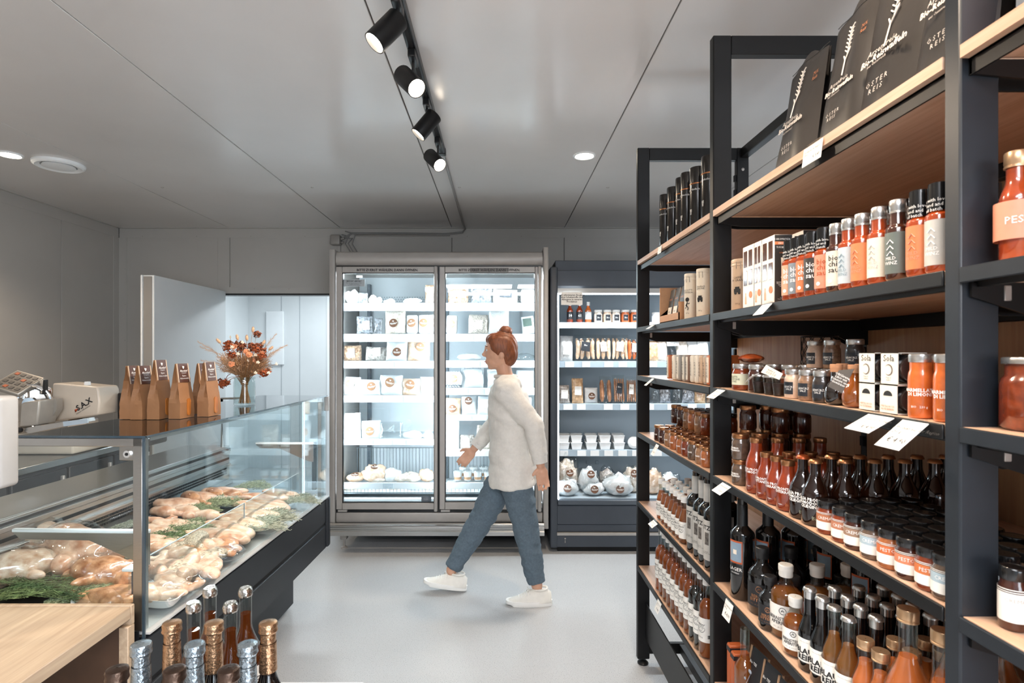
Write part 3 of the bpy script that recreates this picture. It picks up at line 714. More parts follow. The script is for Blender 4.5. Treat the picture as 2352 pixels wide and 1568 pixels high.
def k_jar(par, r, H, fill, lidm, lab=None, lab2=None, txt=None, ink=INK, glass=None, z0=.16, z1=.62, ang=0.0, arc=2.4, lidh=.18, stripes=False, tsize=.0075):
    part('contents' if glass is None else 'glass_body', cached(('jar_body', r, H), lambda: MB().lathe(JARP(r, H*.93), 24), 50), fill, par)
    cap(par, 'lid', r*.95, H*lidh, H*(1-lidh), lidm, 'lid')
    if lab:
        if lab2:
            l = wrap(par, r, H*.38, H*.60, arc, lab); wrap(par, r, H*.14, H*.38, arc, lab2, 'label_base')
            if stripes:
                for k in range(2): wrap(par, r, H*(.615+.035*k), H*(.63+.035*k), arc, WLAB, 'label_stripe')
        else: l = wrap(par, r, H*z0, H*z1, arc, lab)
        if txt: print_on(l, txt, tsize, r, H*(z0+z1)/2 if not lab2 else H*.49, ink, ang, lines=.85)
    elif txt:
        holder = par.children[0] if par.children else par
        o = print_on(holder, txt, tsize, r, H*.4, ink, ang, align='CENTER', lines=.85, bold=.0002)

# ---------------------------------------------------------------- placing goods on the rack
def DX(u, X): return FPX*X/(u-U0)
def row(bay, si, seq, maker, desc, r, depth=1, pitch=None, cat='bottle', group=None, order0=0, posn='far post', jit=.002, z_off=0, x0=.672, name='bottle', row0=0, rot=0):
    """seq: list of photo columns (axis of the front item); each carries `depth` items one behind the other"""
    rr = random.Random(hash((bay, si, desc)) & 0xffff if False else sum(map(ord, bay+desc))+si)
    p = pitch or 2*r+.004
    for i, ent in enumerate(seq):
        u = ent[0] if isinstance(ent, tuple) else ent
        dp = ent[1] if isinstance(ent, tuple) else depth
        X = x0+r; D = DX(u, X)
        for k in range(dp):
            xx = X+k*p
            if xx > XBK-r: break
            rw = 'front row' if k+row0 == 0 else ORD[k+row0]+' row'
            lab = '%s, %s from %s, %s, %s shelf, %s bay' % (desc, ORD[i+order0], posn, rw, ('top',)[0] if si == 0 else ORD[si], bay)
            t = thing(name, lab, cat, (xx+rr.uniform(-jit, jit)*(k > 0), D+rr.uniform(-jit, jit), SHZ[si]+z_off), ROT+rot+rr.uniform(-.12, .12), group or (desc+' on the %s bay' % bay))
            maker(t, i, k)
# ---- middle bay, second shelf: sauces, boxes, tin
ORNG, SALM, DKL, CREAM, LBLUE, GREEN, GREYB, PINK = LC('orange', 'cf7a4c'), LC('salmon', 'd98f74'), LC('dark', '33312f'), LC('cream', 'e0d5c4'), LC('light_blue', 'b5c2c8'), LC('green_grey', '5c6560'), LC('blue_grey', '7d8890'), LC('pink', 'd8a183')
sauces = [(1815, CHILI, PINK, BCAP, INKW, 0, 'pink'), (1831, CHILI, GREYB, BCAP, INKW, 0, 'blue-grey'), (1849, CHILI, ORNG, BCAP, INKW, 0, 'orange'), (1868, CHILI, DKL, BCAP, INKW, 0, 'charcoal'),
          (1893, CHILI, SALM, BCAP, M('label_ink_red', 'b0532c', .6), 0, 'salmon'), (1920.6, CHILID, CREAM, SILV, INK, 0, 'cream'), (1949, CHILI, LBLUE, SILV, M('label_ink_blue', '7e949e', .6), 1, 'light blue'),
          (1980, CHILI, ORNG, SILV, SALM, 1, 'orange'), (2019, CHILI, CREAM, SILV, GLAB, 1, 'cream'), (2062, CHILID, GREEN, SILV, INKW, 1, 'green-grey'), (2112, CHILI, ORNG, BCAP, SALM, 1, 'orange'), (2157, CHILI, GLAB, BCAP, INKW, 1, 'grey')]
for i, (u, sc, lb, cp_, ink, ar, cn) in enumerate(sauces):
    X = .672+.0182; D = DX(u, X)
    lab = '%s-labelled sauce bottle with %s cap, %s along the second shelf of the middle bay' % (cn, 'black' if cp_ == BCAP else 'silver', ORD[i])
    k_chili(thing('sauce_bottle', lab, 'bottle', (X, D, SHZ[1]), ROT+.1, 'sauce bottles on the second shelf'), sc, lb, cp_, ink, ar)
    for k in range(1, 3):
        k_chili(thing('sauce_bottle', '%s-labelled sauce bottle standing %s behind the %s front sauce bottle' % (cn, ('one place', 'two places')[k-1], ORD[i]), 'bottle', (X+k*.042, D+.002*k, SHZ[1]), ROT+.05, 'sauce bottles on the second shelf'), sc, lb, cp_, ink, ar)
BOXW = M('gift_box_white', 'e9e3da', .5, var=.02, scale=30)
BOXB = M('gift_box_black', '2a2725', .5, var=.1, scale=30)
WIN = M('box_window', '5a3a2a', .12, coat=1, var=.5, scale=60)
def gift_box(lab, X, D, H=.168, wd=.066, dp=.045):
    """dp along X, wd along Y; white front faces the aisle, black side faces the camera"""
    t = thing('gift_box', lab, 'box', (X, D, SHZ[1]), 0, 'gift boxes on the second shelf')
    part('box_body', MB().box(0, dp, 0, wd, 0, H, .0015), BOXW, t)
    s = part('side_panel', MB().box(.001, dp-.001, -.0008, .0, .001, H-.001), BOXB, t)
    def st(s_, size, z, m, **k): part('lettering', text(s_, size, **k), m, s, (dp/2, -.0016, z))
    st('I AROMATIZA Y', .0062, H*.93, INKW); part('stripe', MB().box(.001, dp-.002, -.0014, -.0008, H*.85, H*.895), ORNG, s); st('DECORA', .0062, H*.87, INKW); st('TUS BEBIDAS', .0062, H*.81, INKW)
    st('CÓMO SE', .005, H*.73, ORNG)
    part('glass_drawing', MB().prism([(dp*.36, H*.66), (dp*.64, H*.66), (dp*.6, H*.45), (dp*.4, H*.45)], 1, -.0014, -.0009), CREAM, s)
    part('glass_drawing', MB().box(dp*.48, dp*.52, -.0014, -.0009, H*.38, H*.45).box(dp*.36, dp*.64, -.0014, -.0009, H*.365, H*.38), CREAM, s)
    st('Ingredientes: cardamomo,\nhibisco, pimienta, enebro,\nnaranja, limón, anís,\ncanela y regaliz', .0034, H*.27, INKW); st('CE', .009, H*.13, INKW, bold=.0002); st('Peso neto 35 g\nConservar en lugar seco', .003, H*.06, INKW)
    for a, b in ((.12, .42), (.58, .88)):
        for z0, z1 in ((.36, .6), (.66, .92)):
            part('window', MB().box(-.0009, .0, wd*a, wd*b, H*z0, H*z1), WIN, t)
    e = cached(('sticker_disc',), lambda: MB().cyl((0, 0, 0), (-.0012, 0, 0), .009, seg=16)); part('sticker', e, ORNG, t, (0, wd*.25, H*.2))
    part('drawing', cached(('bottle_drawing',), lambda: MB().prism([(-.004, 0), (.004, 0), (.004, .016), (.0015, .022), (.0015, .03), (-.0015, .03), (-.0015, .022), (-.004, .016)], 0, -.0012, 0)), PINK, t, (0, wd*.7, H*.06))
gift_box('nearest white and black gift box, beside the first sauce bottles', .677, 1.375)
gift_box('white gift box with small windows, middle one of the three in front', .677, 1.444, wd=.04)
gift_box('farthest white gift box of the three, next to the beige tin', .677, 1.487)
gift_box('gift box standing behind the nearest gift box', .745, 1.41, .172)
gift_box('taller gift box at the back, top above the others', .80, 1.47, .20, .08, .06)
def k_tin(t, r, H, body, lid, txt, draw):
    b = part('tin_body', cached(('tin_body', r, H), lambda: MB().lathe([(r*.98, 0), (r, .002), (r, H*.86), (r*1.03, H*.865), (r*1.03, H*.9), (r, H*.91)], 26), 30), body, t)
    cap(t, 'lid', r*1.01, H*.09, H*.91, lid, 'lid')
    part('clasp', cached(('clasp', r), lambda: MB().tube([(-.006, -r-.002, 0), (-.006, -r-.004, .02), (.006, -r-.004, .02), (.006, -r-.002, 0)], .0009, 5)), SILV, t, (0, 0, H*.8), (0, 0, .7))
    print_on(b, txt, .0085, r, H*.60, INK, .55, lines=.9)
    if draw == 'figure':
        f = MB().ell((0, 0, .026), (.008, .0012, .008), 10, 6).tube([(-.006, 0, .004), (0, 0, .017), (.004, 0, .01), (.009, 0, .013)], .0016, 5).tube([(0, 0, .017), (-.002, 0, .004), (-.008, 0, -.006)], .0016, 5).tube([(-.002, 0, .004), (.004, 0, -.004), (.002, 0, -.012)], .0016, 5)
    else:
        f = MB().box(-.009, .009, -.001, .001, .012, .022).box(-.006, .006, -.001, .001, .022, .028).ell((-.005, 0, .010), (.004, .0012, .004), 8, 5).ell((.006, 0, .010), (.004, .0012, .004), 8, 5)
    a = .55; part('drawing', f, INK, b, (r*math.sin(a), -(r+.0008)*math.cos(a), H*.26), (0, 0, a))
    print_on(b, '500 g', .006, r, H*.12, INK, .55)
TINC = M('cream_tin', 'd9cbb6', .45, var=.04, scale=20); TINB = M('beige_tin', 'a58d76', .4, var=.05, scale=20)
k_tin(thing('coffee_tin', 'beige clip-top tin just behind the middle black post', 'tin', (.705, 1.625, SHZ[1]), ROT+.2), .028, .148, TINB, TINB, 'CAFFÈ\nIN GRANI', 'car')
# ---- far bay, second shelf: tins, tray of black packs
k_tin(thing('coffee_tin', 'cream clip-top tin with a drawn figure, far bay second shelf', 'tin', (.694, 2.025, SHZ[1]), ROT+.15, 'clip-top tins of the far bay'), .0225, .163, TINC, TINC, 'BISCOTTI\nVANIGLIA', 'figure')
k_tin(thing('coffee_tin', 'cream clip-top tin with a drawn car, beside the figure tin', 'tin', (.698, 1.905, SHZ[1]), ROT+.15, 'clip-top tins of the far bay'), .025, .163, TINC, TINC, 'Zwieback\nLIMONE', 'car')
k_tin(thing('coffee_tin', 'cream tin half hidden by the middle post, nearest of the far bay', 'tin', (.71, 1.80, SHZ[1]), ROT, 'clip-top tins of the far bay'), .0255, .167, TINC, TINC, 'BISCOTTI', 'figure')
KRAFTB = M('kraft_card', 'b98a63', .65, var=.06, scale=60)
t = thing('display_box', 'kraft display tray holding three black packs, far bay second shelf', 'box', (.674, 2.10, SHZ[1]))
part('tray', MB().box(0, .14, 0, .004, 0, .07).box(0, .14, .246, .25, 0, .15).box(.136, .14, 0, .25, 0, .15).box(0, .14, 0, .25, 0, .004).box(0, .004, 0, .25, 0, .03).prism([(0, .03), (.14, .15), (.14, .03)], 1, .246, .25), KRAFTB, t)
for k, dy in enumerate((.02, .09, .16)):
    q = thing('snack_pack', '%s black snack pack leaning in the kraft display tray' % ('nearest', 'middle', 'farthest')[k], 'package', (.694, 2.105+dy, SHZ[1]+.014), 0, 'black packs in the kraft tray', rot=(0, math.radians(9), 0))
    part('pack_body', MB().rbox(0, .05, 0, .058, 0, .125, .004, 2), BOXB, q)
    l = part('pack_label', MB().box(-.0008, 0, .006, .052, .012, .05, .0), CREAM, q)
    part('pack_band', MB().box(-.0009, .0, .004, .054, .072, .09), BOXB, q)
    part('lettering', text('tartufo', .013), ORNG, q, (-.0016, .029, .082), (0, 0, ROT))
    part('lettering', text('RISO', .010), INK, l, (-.0016, .029, .03), (0, 0, ROT))
    part('side_flap', MB().box(0.002, .048, -.0012, 0, .002, .12), KRAFTB, q)
# ---- far bay, top shelf: black tubes
def k_tube(t, r, H, v):
    b = part('tube_body', cached(('tube_body', r, H), lambda: MB().lathe([(r*.96, 0), (r, .003), (r, H*.70), (r, H-.004), (r*.96, H), (.001, H)], 26, cap1=False), 40), M('black_gloss_tube', '17120f', .22, spec=.5, var=.15), t)
    part('copper_ring', cached(('copper_ring', r), lambda: MB().lathe([(r+.0004, 0), (r+.0010, .001), (r+.0010, .003), (r+.0004, .004)], 26, cap0=False, cap1=False)), M('copper_foil', 'b67a52', .25, metal=1, var=.05), t, (0, 0, H*.71))
    print_on(b, 'III\nII', .014, r, H*.25, INKW, .3, lines=.7); print_on(b, 'Trinkschokolade', .010, r, H*.62, INKW, .3)
tubes = [(1528, .0235, .222, 'farthest'), (1547, .026, .222, 'second'), (1566, .0235, .226, 'third'), (1578, .0235, .226, 'fourth'), (1603, .0285, .212, 'fifth'), (1631, .0285, .212, 'sixth')]
for u, r, H, nm in tubes:
    X = .675+r; k_tube(thing('gift_tube', '%s of the black tubes from the far post on the top shelf' % nm, 'tube', (X, DX(u, X), SHZ[0]), ROT, 'black tubes on the top shelf'), r, H, 0)
for i, u in enumerate((1547, 1590, 1628)):
    k_tube(thing('gift_tube', 'black tube in the row behind, %s from the far post' % ORD[i], 'tube', (.765, DX(u, .765), SHZ[0]), ROT, 'black tubes on the top shelf'), .0285, .212, 0)
# ---- far bay, third shelf: chocolate bars standing like books
BARC = {'orange': M('bar_orange', 'b7622f', .45, var=.1), 'cream': M('bar_cream', 'ddd2c0', .5, var=.03), 'grey': M('bar_grey', '9b958c', .5, var=.05), 'tan': M('bar_tan', 'b5987c', .5, var=.12, scale=60), 'brown': M('bar_brown', '7a5a45', .5, var=.1)}
us = [(1529, 'orange', 'cream'), (1541, 'cream', 'cream'), (1551, 'grey', 'cream'), (1564, 'grey', 'cream'), (1572, 'brown', 'cream'), (1582, 'cream', 'cream'), (1592, 'cream', 'cream'), (1602, 'tan', 'tan'), (1612, 'grey', 'tan'), (1619, 'orange', 'cream')]
for i, (u, a, b) in enumerate(us):
    D1 = DX(u, .676)
    t = thing('chocolate_bar', '%s-edged chocolate bar, %s from the far post on the third shelf' % (a, ORD[i]), 'bar', (.678, D1-.036, SHZ[2]+.002), 0, 'bars standing on the third shelf', rot=(math.radians(random.uniform(-3, 1)), 0, 0))
    part('wrapper', MB().rbox(0, .10, 0, .032, 0, .097, .006, 2), BARC[a], t)
    l = part('spine_label', MB().rbox(-.0008, .004, .005, .027, .006, .091, .002, 1), BARC[b], t)
    part('lettering', text('Schokolade', .011), INK, l, (-.0016, .016, .048), (0, PI/2, 0) if False else (PI/2, PI/2, -PI/2))
# ---- jars of the far bay, fourth shelf (two tiers)
JFILL = [M('jar_dark_relish', '3d1a0e', .2, coat=.8, var=.3, scale=90), M('jar_red_relish', '7a3315', .2, coat=.8, var=.3, scale=90), M('jar_orange_relish', 'a35f35', .2, coat=.8, var=.25, scale=90), M('jar_beige_relish', '9a7253', .2, coat=.8, var=.3, scale=90), M('jar_grey_relish', '5c4a3d', .2, coat=.8, var=.3, scale=90)]
FN = ['dark', 'red', 'orange', 'beige', 'grey-brown']
seq = [0, 0, 3, 2, 2, 1, 4, 3, 2]
us = [1514, 1525, 1538, 1551, 1567, 1579, 1594, 1612, 1625]
for i, u in enumerate(us):
    for k in range(4):
        X = .672+.022+k*.047
        t = thing('preserve_jar', 'low jar of %s preserve with copper lid, %s from far post, %s row, fourth shelf' % (FN[seq[i]], ORD[i], 'front' if k == 0 else ORD[k]), 'jar', (X, DX(u, .694), SHZ[3]), ROT, 'preserve jars of the far bay')
        k_jar(t, .022, .066, JFILL[seq[i]], GOLD, txt='OLIVE', ink=INKW, ang=.5, tsize=.007)
us2 = [(1553, 0), (1567, 0), (1581, 3), (1593, 2), (1608, 3), (1623, 1)]
for i, (u, f) in enumerate(us2):
    for k in range(3):
        X = .788+k*.047
        if k == 0 or i > 1:
            t = thing('preserve_jar', 'stacked jar of %s preserve on the upper tier, %s from far post, %s row' % (FN[f], ORD[i], 'front' if k == 0 else ORD[k]), 'jar', (X, DX(u, .788), SHZ[3]+.0665), ROT, 'upper tier of preserve jars, far bay')
            k_jar(t, .0225, .082, JFILL[f], BCAP if k else GOLD, txt='CECI', ink=INKW, ang=.5, tsize=.007)
# ---- far bay fifth shelf: rose bottles with white caps, grey label wine
FACE = None
def face_mark(lab, r, z, a, s=1.0):
    def f():
        mb = MB()
        def P(x, y): return ((r+.0012)*math.sin(x/r), -(r+.0012)*math.cos(x/r), y)
        mb.tube([P(.011*math.cos(q*PI/9)*s, .011*math.sin(q*PI/9)*s) for q in range(9, 19)], .0006, 4)
        mb.tube([P(.011*math.cos(q*PI/9)*s, .011*math.sin(q*PI/9)*s*.3) for q in range(1, 9)], .0005, 4)
        for x in (-.004, .004): mb.tube([P(x*s-.0012, -.001), P(x*s+.0012, -.001)], .0008, 4)
        mb.tube([P(-.003*s, -.006*s), P(0, -.0075*s), P(.003*s, -.006*s)], .0005, 4)
        mb.tube([P(-.013+.026*q/14, .013+.002*math.sin(q*1.9)) for q in range(15)], .0006, 4)
        mb.tube([P(-.010+.020*q/10, .009+.0015*math.sin(q*2.3)) for q in range(11)], .0004, 4)
        return mb
    return part('face_drawing', cached(('face_drawing', r, s), f, 30), INK, lab, (0, 0, z), (0, 0, a))
def k_rose_small(t, i, k):
    cont(t, 'rose_small', GLB, ROSEL, .125)
    cap(t, 'screw', .0142, .022, .152, WCAP)
    l = wrap(t, .0215, .02, .082, 2.0, WLAB); face_mark(l, .0215, .052, .45, .9); print_on(l, 'Rosé vom Garten', .005, .0215, .072, INK, .45)
row('far', 4, [(1520, 3), (1529, 3), (1537.5, 3), (1546, 3), (1554.6, 3), (1564, 2), (1573, 2)], k_rose_small, 'rosé bottle with white cap', .0215, 3, .056, group='white-capped rosé bottles')
def k_wine_grey(t, i, k):
    cont(t, 'wine', DKG)
    part('capsule', cached(('capsule', 'w'), lambda: CAPS['sleeve'](.0152, .072), 40), GLAB, t, (0, 0, .20))
    l = wrap(t, .0335, .035, .165, 1.5, GLAB)
    print_on(l, 'ITZ', .02, .0335, .14, INK, .35, bold=.0004)
    part('picture', cached(('picture',), lambda: MB().arc(.0342, .085, .125, -.25, .25, 6)), M('picture_print', '5b5652', .6, var=.6, scale=120), l, (0, 0, 0), (0, 0, .4))
    print_on(l, 'Zweigelt\nQualitätswein aus Österreich', .005, .0335, .06, INK, .35)
row('far', 4, [(1599, 2), (1614.5, 2), (1627, 2), (1641, 1)], k_wine_grey, 'dark wine bottle with grey label', .0335, 2, .072, group='grey-label wine bottles', posn='rosé bottles')
def k_rose(t, i, k):
    cont(t, 'rose', GLB, ROSE if i not in (8, 9) else BRG, .19)
    l = wrap(t, .0255, .055, .135, 2.2, WLAB); face_mark(l, .0255, .10, .5, 1.25)
    print_on(l, 'Rosé', .008, .0255, .07, INK, .5)
    bar = cached(('barcode',), lambda: sum_bars())
    part('barcode', bar, INK, l, (0, 0, .075), (0, 0, 1.6))
    cap(t, 'sleeve', .0128, .03, .24, WCAP if i else SILV)
def sum_bars():
    mb = MB(); x = -.006
    rr = random.Random(2)
    while x < .006:
        w_ = rr.choice((.0003, .0006, .0009)); mb.box(x, x+w_, -.0268, -.0264, -.006, .006); x += w_+rr.choice((.0004, .0008))
    return mb
row('far', 5, [1518.6, 1527, 1535.7, 1544.8, 1554.4, 1564.4, 1575, 1586, 1597.8, 1610, 1623], k_rose, 'tall rosé bottle with face label', .0255, 2, .057, group='tall rosé bottles with face labels')

# ---- middle bay, third shelf
SALT = M('pink_salt', 'd9bca3', .35, coat=.5, var=.08, scale=200); SPICE = M('spice_mix', '8a6a52', .35, coat=.6, var=.4, scale=160); DARKS = M('dark_spice', '2a2320', .3, coat=.7, var=.3, scale=160)
NAVY = M('navy_label', '1c2129', .5, var=.08)
def k_spice(t, fill):
    k_jar(t, .019, .068, fill, SILV, NAVY, txt='GEWÜRZ\nSALZ', ink=INKW, ang=.25, z0=.14, z1=.56, arc=.75, tsize=.0062)
for i, (u, f, n) in enumerate(((1822, SALT, 'pink salt'), (1855, SPICE, 'brown spice'), (1889, DARKS, 'black spice'))):
    for k in range(3):
        k_spice(thing('spice_jar', 'silver-lidded jar of %s with navy label, lower tier, %s row' % (n, 'front' if k == 0 else ORD[k]), 'jar', (.691+k*.042, DX(u, .691), SHZ[2]), ROT+.3, 'spice jars of the middle bay'), f)
for i, (u, f, n) in enumerate(((1872, SALT, 'pink salt'), (1911, SPICE, 'brown spice'), (1964, DARKS, 'black spice'))):
    X = .80
    k_spice(thing('spice_jar', 'larger jar of %s with navy label on the raised tier' % n, 'jar', (X, DX(u, X), SHZ[2]+.0685), ROT+.3, 'raised spice jars'), f)
    for k in range(1):
        k_spice(thing('spice_jar', 'jar of %s hidden under the raised tier' % n, 'jar', (X, DX(u, X), SHZ[2]), ROT+.3, 'spice jars carrying the raised tier'), f)
t = thing('anchovy_jar', 'jar of anchovies with pale green label beside the middle post', 'jar', (.696, 1.605, SHZ[2]), ROT)
k_jar(t, .0255, .075, JFILL[1], SILV, M('pale_green_label', 'c9cbb4', .5, var=.05), txt='FILETTI\nACCIUGHE\n-OVIS', ink=INK, ang=.3, z0=.2, z1=.62)
t = thing('wrapped_cake', 'orange cellophane parcel lying on the jars near the middle post', 'package', (.73, 1.62, SHZ[2]+.076))
part('cellophane', MB().grid(lambda u, v: ((.035+.004*math.sin(9*u))*math.cos(2*PI*v)*(.35+.65*math.sin(PI*u)), -.04+.08*u, .014+.014*math.sin(2*PI*v)*math.sin(PI*u)), 12, 14), M('orange_cellophane', 'a4491f', .15, coat=1, var=.3, scale=40), t)
for i, (u, X, f, n) in enumerate(((1739, .70, 0, 'first'), (1778, .76, 0, 'second'), (1815, .76, 1, 'third'), (1850, .80, 0, 'fourth'), (1735, .76, 0, 'fifth'))):
    k_jar(thing('preserve_jar', 'dark jar with silver lid behind the glass cups, %s from the post' % n, 'jar', (X, DX(u, X), SHZ[2]), ROT, 'dark jars behind the glass cups'), .023, .075, JFILL[f], SILV)
CUP = thin('cup_glass', 'e9efec', ior=1.45); CLOVE = M('clove_fill', '2b1811', .5, var=.5, scale=200)
for i, u in enumerate((1743, 1768, 1789)):
    X = .688; t = thing('glass_cup', 'tapered glass cup of dark cloves, %s from the middle post' % ORD[i], 'cup', (X, DX(u, X), SHZ[2]), 0, 'glass cups of cloves')
    part('cup_fill', cached(('cup_fill',), lambda: MB().lathe([(.0115, .002), (.0155, .030), (.001, .032)], 18, cap1=False)), CLOVE, t)
    part('cup_glass', cached(('cup_glass',), lambda: MB().lathe([(.012, 0), (.0165, .043), (.0158, .043)], 20, cap1=False)), CUP, t)
    part('cup_lid', cached(('cup_lid',), lambda: CAPS['lid'](.0172, .006)), SILV, t, (0, 0, .043))
FLASKA = M('flask_amber', '8a4a1c', .08, coat=1, var=.15); FLASKD = M('flask_dark', '1d1613', .07, coat=1, var=.1)
def k_flask(t, m):
    part('glass_body', body_mesh('flask'), m, t, rot=(0, 0, 0)); cap(t, 'wax', .0088, .014, .058, M('cork', 'b98560', .7, var=.2, scale=100), 'cork')
    t.scale = (1.35, 1.35, 1.15)
k_flask(thing('flask', 'dark round flask with a card tag on the third shelf', 'bottle', (.690, DX(1921, .690), SHZ[2]), ROT), FLASKD)
k_flask(thing('flask', 'amber round flask with cork beside the white boxes', 'bottle', (.692, DX(1963, .692), SHZ[2]), ROT), FLASKA)
for k, (u, X, m) in enumerate(((1935, .745, FLASKD), (1978, .745, FLASKA))):
    k_flask(thing('flask', '%s round flask in the row behind the tagged flask' % ('dark', 'amber')[k], 'bottle', (X, DX(u, X), SHZ[2]), ROT), m)
BTAG = M('dark_card_tag', '4b4642', .6, var=.12, scale=60); PTAG = M('pale_card_tag', 'cdc8c0', .6, var=.05, scale=60)
def card_tag(lab, pts, m, ink, txt, size, group=None):
    """thin folded card given by its four corners"""
    p = [Vector(q) for q in pts]; c = sum(p, Vector())/4
    t = thing('swing_tag', lab, 'tag', c, group=group)
    n_ = (p[1]-p[0]).cross(p[3]-p[0]).normalized()*.0006
    mb = MB(); vs = [q-c+n_ for q in p]+[q-c-n_ for q in p]
    mb.add(vs, [(0, 1, 2, 3), (7, 6, 5, 4), (0, 4, 5, 1), (1, 5, 6, 2), (2, 6, 7, 3), (3, 7, 4, 0)])
    b = part('card', mb, m, t, smooth=0)
    x = (p[1]-p[0]).normalized(); z = (p[3]-p[0]).normalized(); y = z.cross(x).normalized(); z = x.cross(y)
    Mx = Matrix((x, y, z)).transposed()
    s = 1 if y.dot(Vector((0, 0, 1.4))-c) < 0 or True else -1
    o = part('lettering', text(txt, size, lines=.9), ink, b, -y*.0012, Mx.to_euler())
    return t
card_tag('pale card tag with barcode hanging over the clove jars', [at(1748, 855, 1.36), at(1790, 872, 1.30), at(1798, 858, 1.30), at(1760, 838, 1.36)], PTAG, INK, 'Nelken ganz\n||| || |||| || |||', .007)
card_tag('small tilted card tag beside the clove jars', [at(1708, 882, 1.50), at(1722, 866, 1.46), at(1744, 856, 1.44), at(1726, 866, 1.49)], PTAG, INK, 'Nelken', .006)
card_tag('dark printed card tag hung on the round flask', [at(1901, 887, 1.09), at(1934, 903, 1.07), at(1962, 847, 1.06), at(1927, 850, 1.08)], BTAG, INKW, 'ORIGINAL\nLikör mit\nKräutern und\nGewürzen', .006)
# white sleeve boxes
SLV = M('sleeve_card', 'e8e2d6', .55, var=.03, scale=60)
def sleeve_box(lab, X, D0, D1, z0, z1, logo):
    t = thing('sleeve_box', lab, 'box', (X, D0, SHZ[2]+z0), 0, 'white sleeve boxes on the third shelf')
    wd = D1-D0; h = z1-z0
    part('sleeve', MB().box(0, .0012, 0, wd, 0, h).box(0, .05, 0, wd, h-.0012, h).box(0, .05, 0, wd, 0, .0012).box(.049, .05, 0, wd, 0, h), SLV, t)
    part('jar', MB().cyl((.025, .004, h*.5), (.025, wd-.004, h*.5), h*.44, seg=20), BCAP, t)
    part('jar_lid', MB().cyl((.025, -.004, h*.5), (.025, .006, h*.5), h*.40, seg=20), M('dark_glass_jar', '3a3230', .1, coat=1, var=.2), t)
    f = part('front_print', MB().box(-.0006, 0, wd*.03, wd*.97, h*.02, h*.98), SLV, t)
    if logo:
        part('lettering', text('Sola', h*.30), INK, f, (-.0012, wd/2, h*.82), (0, 0, ROT))
        cr_ = MB(); R = h*.18
        for q in range(16):
            a0, a1 = .6+q*(2*PI-1.2)/16, .6+(q+1)*(2*PI-1.2)/16
            th = lambda a: R*.28*math.sin((a-.6)/(2*PI-1.2)*PI)+.0002
            vs = [(0, R*math.cos(a0), R*math.sin(a0)), (0, (R-th(a0))*math.cos(a0), (R-th(a0))*math.sin(a0)), (0, (R-th(a1))*math.cos(a1), (R-th(a1))*math.sin(a1)), (0, R*math.cos(a1), R*math.sin(a1))]
            cr_.add(vs, [(0, 1, 2, 3)])
        part('crescent', cr_, M('print_brown', '6b6058', .6), f, (-.0011, wd/2, h*.46))
        part('lettering', text('Pesto di\nbasilico', h*.07), INK, f, (-.0012, wd/2, h*.18), (0, 0, ROT))
    else:
        part('cutout', MB().prism([(wd*.5+.011*math.cos(PI*q/8), h*.62+.009*math.sin(PI*q/8)) for q in range(9)], 0, -.0010, -.0006), INK, f)
        part('lettering', text('MIRTILLI ROSSI\nROTE BEEREN', h*.10), M('print_red', 'b06a4d', .6), f, (-.0012, wd/2, h*.2), (0, 0, ROT))
sleeve_box('white sleeve box with crescent logo, upper left of the four', .677, 1.008, 1.050, .0505, .106, True)
sleeve_box('white sleeve box with crescent logo, upper right of the four', .677, .948, .990, .0505, .106, True)
sleeve_box('plain white sleeve box with dark slot, lower left of the four', .677, 1.008, 1.050, 0, .05, False)
sleeve_box('plain white sleeve box with dark slot, lower right of the four', .677, .950, .993, 0, .05, False)
for k, (u, X) in enumerate(((2116, .691), (2177, .691), (2150, .735), (2200, .735))):
    t = thing('marmalade_jar', ('orange marmalade jar with silver lid next to the white boxes', 'orange marmalade jar half hidden by the near post', 'marmalade jar behind the first marmalade jar', 'marmalade jar behind the half hidden one')[k], 'jar', (X, DX(u, X), SHZ[2]), ROT+.15, 'orange marmalade jars')
    k_jar(t, .0185, .104, ORANGE, SILV, txt='MARMELLATA\nDI LIMONI', ink=INKW, ang=.62, lidh=.13, tsize=.0078)
    print_on(t.children[0], 'BIO   230 g', .005, .0185, .018, INKW, .62)
t = thing('wire_basket', 'black chicken-wire cylinder at the back of the third shelf', 'basket', (.98, DX(1882, .98), SHZ[2]))
mb = MB()
for s_ in (1, -1):
    for k in range(11): mb.tube([(.05*math.cos(2*PI*k/11+s_*q*.35), .05*math.sin(2*PI*k/11+s_*q*.35), q*.026) for q in range(7)], .0012, 4)
part('wire_mesh', mb, BLK, t, stuff=True); part('rim', MB().tube([(.05*math.cos(q*PI/10), .05*math.sin(q*PI/10), .156) for q in range(21)], .002, 5).tube([(.05*math.cos(q*PI/10), .05*math.sin(q*PI/10), .002) for q in range(21)], .002, 5), BLK, t)

